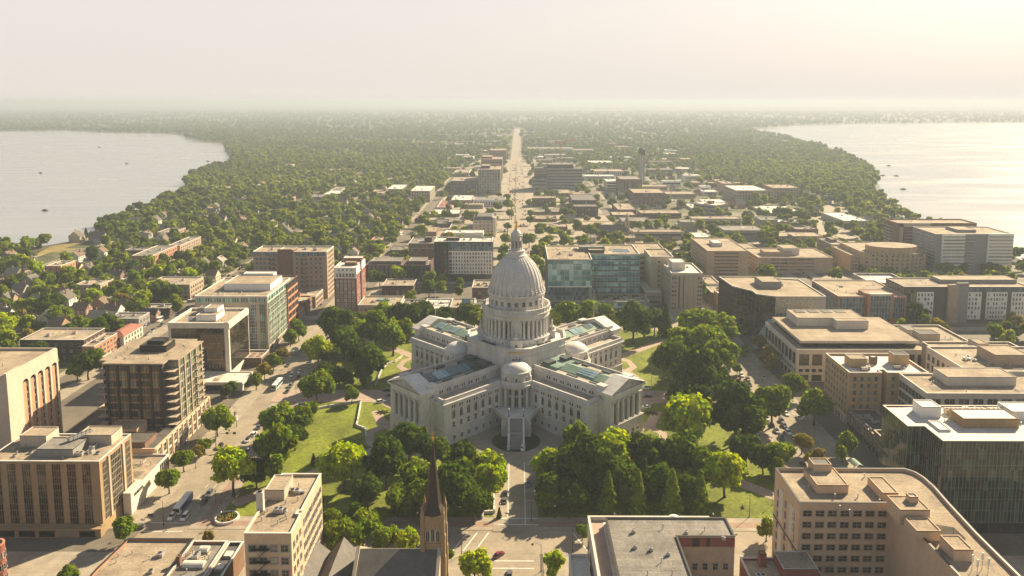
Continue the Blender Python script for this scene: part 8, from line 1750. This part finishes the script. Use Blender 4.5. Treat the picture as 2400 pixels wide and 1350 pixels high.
def dock(pts, label):
    P0 = [at(*p) for p in pts]; t = thing('lake_dock', label, 'dock', (*P0[0], .2), 0, 'docks at the lake shores'); m = MB()
    for a, b_ in zip(P0, P0[1:]): m.beam((a[0] - P0[0][0], a[1] - P0[0][1], .8), (b_[0] - P0[0][0], b_[1] - P0[0][1], .8), 1.4); m.beam((b_[0] - P0[0][0], b_[1] - P0[0][1], 0), (b_[0] - P0[0][0], b_[1] - P0[0][1], 2.2), .3)
    part('deck', m, [W_BROWN], t)
dock(((425, 455), (388, 455), (388, 458)), 'wooden boat dock reaching into the left lake'); dock(((2085, 482), (2112, 482), (2112, 485)), 'wooden pier reaching into the right lake'); dock(((310, 517), (277, 519)), 'white walkway on the left shore below the dark shore trees')
# ------------------------------------------------------------------ warm summer haze: one closed box of even air
hb = MB(); hb.box(-39000, 39000, -1600, 44500, -1.2, 170)
hm = bpy.data.materials.new('haze'); hm.use_nodes = True; n = hm.node_tree; n.nodes.clear()
pv = n.nodes.new('ShaderNodeVolumePrincipled'); pv.inputs['Color'].default_value = (.51, .585, .67, 1); pv.inputs['Density'].default_value = HAZE; pv.inputs['Anisotropy'].default_value = .16
ho = n.nodes.new('ShaderNodeOutputMaterial'); n.links.new(pv.outputs[0], ho.inputs['Volume'])
hz = link('haze', hb.mesh('haze', [hm])); hz['kind'] = 'stuff'
# ------------------------------------------------------------------ labels of the many small things: look, then the landmark they stand by
ANCH = [(scr(o.location.x, o.location.y, 6)[:2], s) for o, s in LAND]
for x, y, s in ((-50, -50, 'left front wing'), (50, -50, 'right front wing'), (-48, 48, 'left rear wing'), (48, 48, 'right rear wing'), (0, -62, 'capitol front steps'), (-75, 0, 'left park drive'), (75, 0, 'right park drive'), (0, 80, 'rear of the dome'), (100, -100, 'right front park corner'), (100, 100, 'right rear park corner'), (-100, 100, 'left rear park corner'), (-2, 300, 'near end of the avenue'), (-2, 600, 'middle of the avenue'), (-2, 1000, 'far stretch of the avenue'), (-2, 1400, 'far end of the avenue'), (-450, 420, 'dry lakeside meadow'), (-500, 700, 'left lakeshore'), (480, 600, 'right lakeshore'), (-323, 150, 'left residential street'), (390, 560, 'shore highway'), (-126, 230, 'street beside the slim hotel'), (20, -130, 'bottom intersection'), (-330, 900, 'left wooded slope'), (600, 1000, 'right wooded point'), (-700, 1300, 'left wooded point'), (300, 1600, 'far right woods'), (-300, 1800, 'far left woods'), (700, 1900, 'far right lake edge')):
    ANCH.append((scr(x, y, 4)[:2], s))
ANCH.append((scr(-36, at(930, 1287, 17)[1] + 3, 22)[:2], 'church spire'))
ORD = ['closest', 'second closest', 'third closest', 'fourth closest', 'fifth closest', 'sixth closest', 'seventh closest', 'eighth closest', 'ninth closest', 'tenth closest', 'eleventh closest', 'twelfth closest'] + ['number %d out' % i for i in range(13, 60)]
def rel(p, a):
    dx, dy = p[0] - a[0], (p[1] - a[1]) * 1.6
    return ('left of' if dx < 0 else 'right of') if abs(dx) > abs(dy) else ('behind' if dy < 0 else 'in front of')
for o, nm in FARSHEDS: AUTO.append((o, nm))
groups = {}
for o, d in AUTO:
    p = scr(o.location.x, o.location.y, 3)[:2]
    near = sorted(ANCH, key=lambda a: (a[0][0] - p[0]) ** 2 + (1.6 * (a[0][1] - p[1])) ** 2)
    k = 0 if (near[0][0][0] - p[0]) ** 2 + (near[0][0][1] - p[1]) ** 2 > 9 else 1
    a = near[k]; groups.setdefault((d, rel(p, a[0]), a[1]), []).append((((a[0][0] - p[0]) ** 2 + (a[0][1] - p[1]) ** 2) ** .5, o))
for (d, r, s), l in groups.items():
    l.sort(key=lambda q: q[0])
    for i, (_, o) in enumerate(l): o['label'] = '%s %s the %s' % (d, r, s) if len(l) == 1 else '%s %s %s the %s' % (ORD[i], d, r, s)
print('TIES', max(len(l) for l in groups.values()), sum(len(l) > 1 for l in groups.values()))
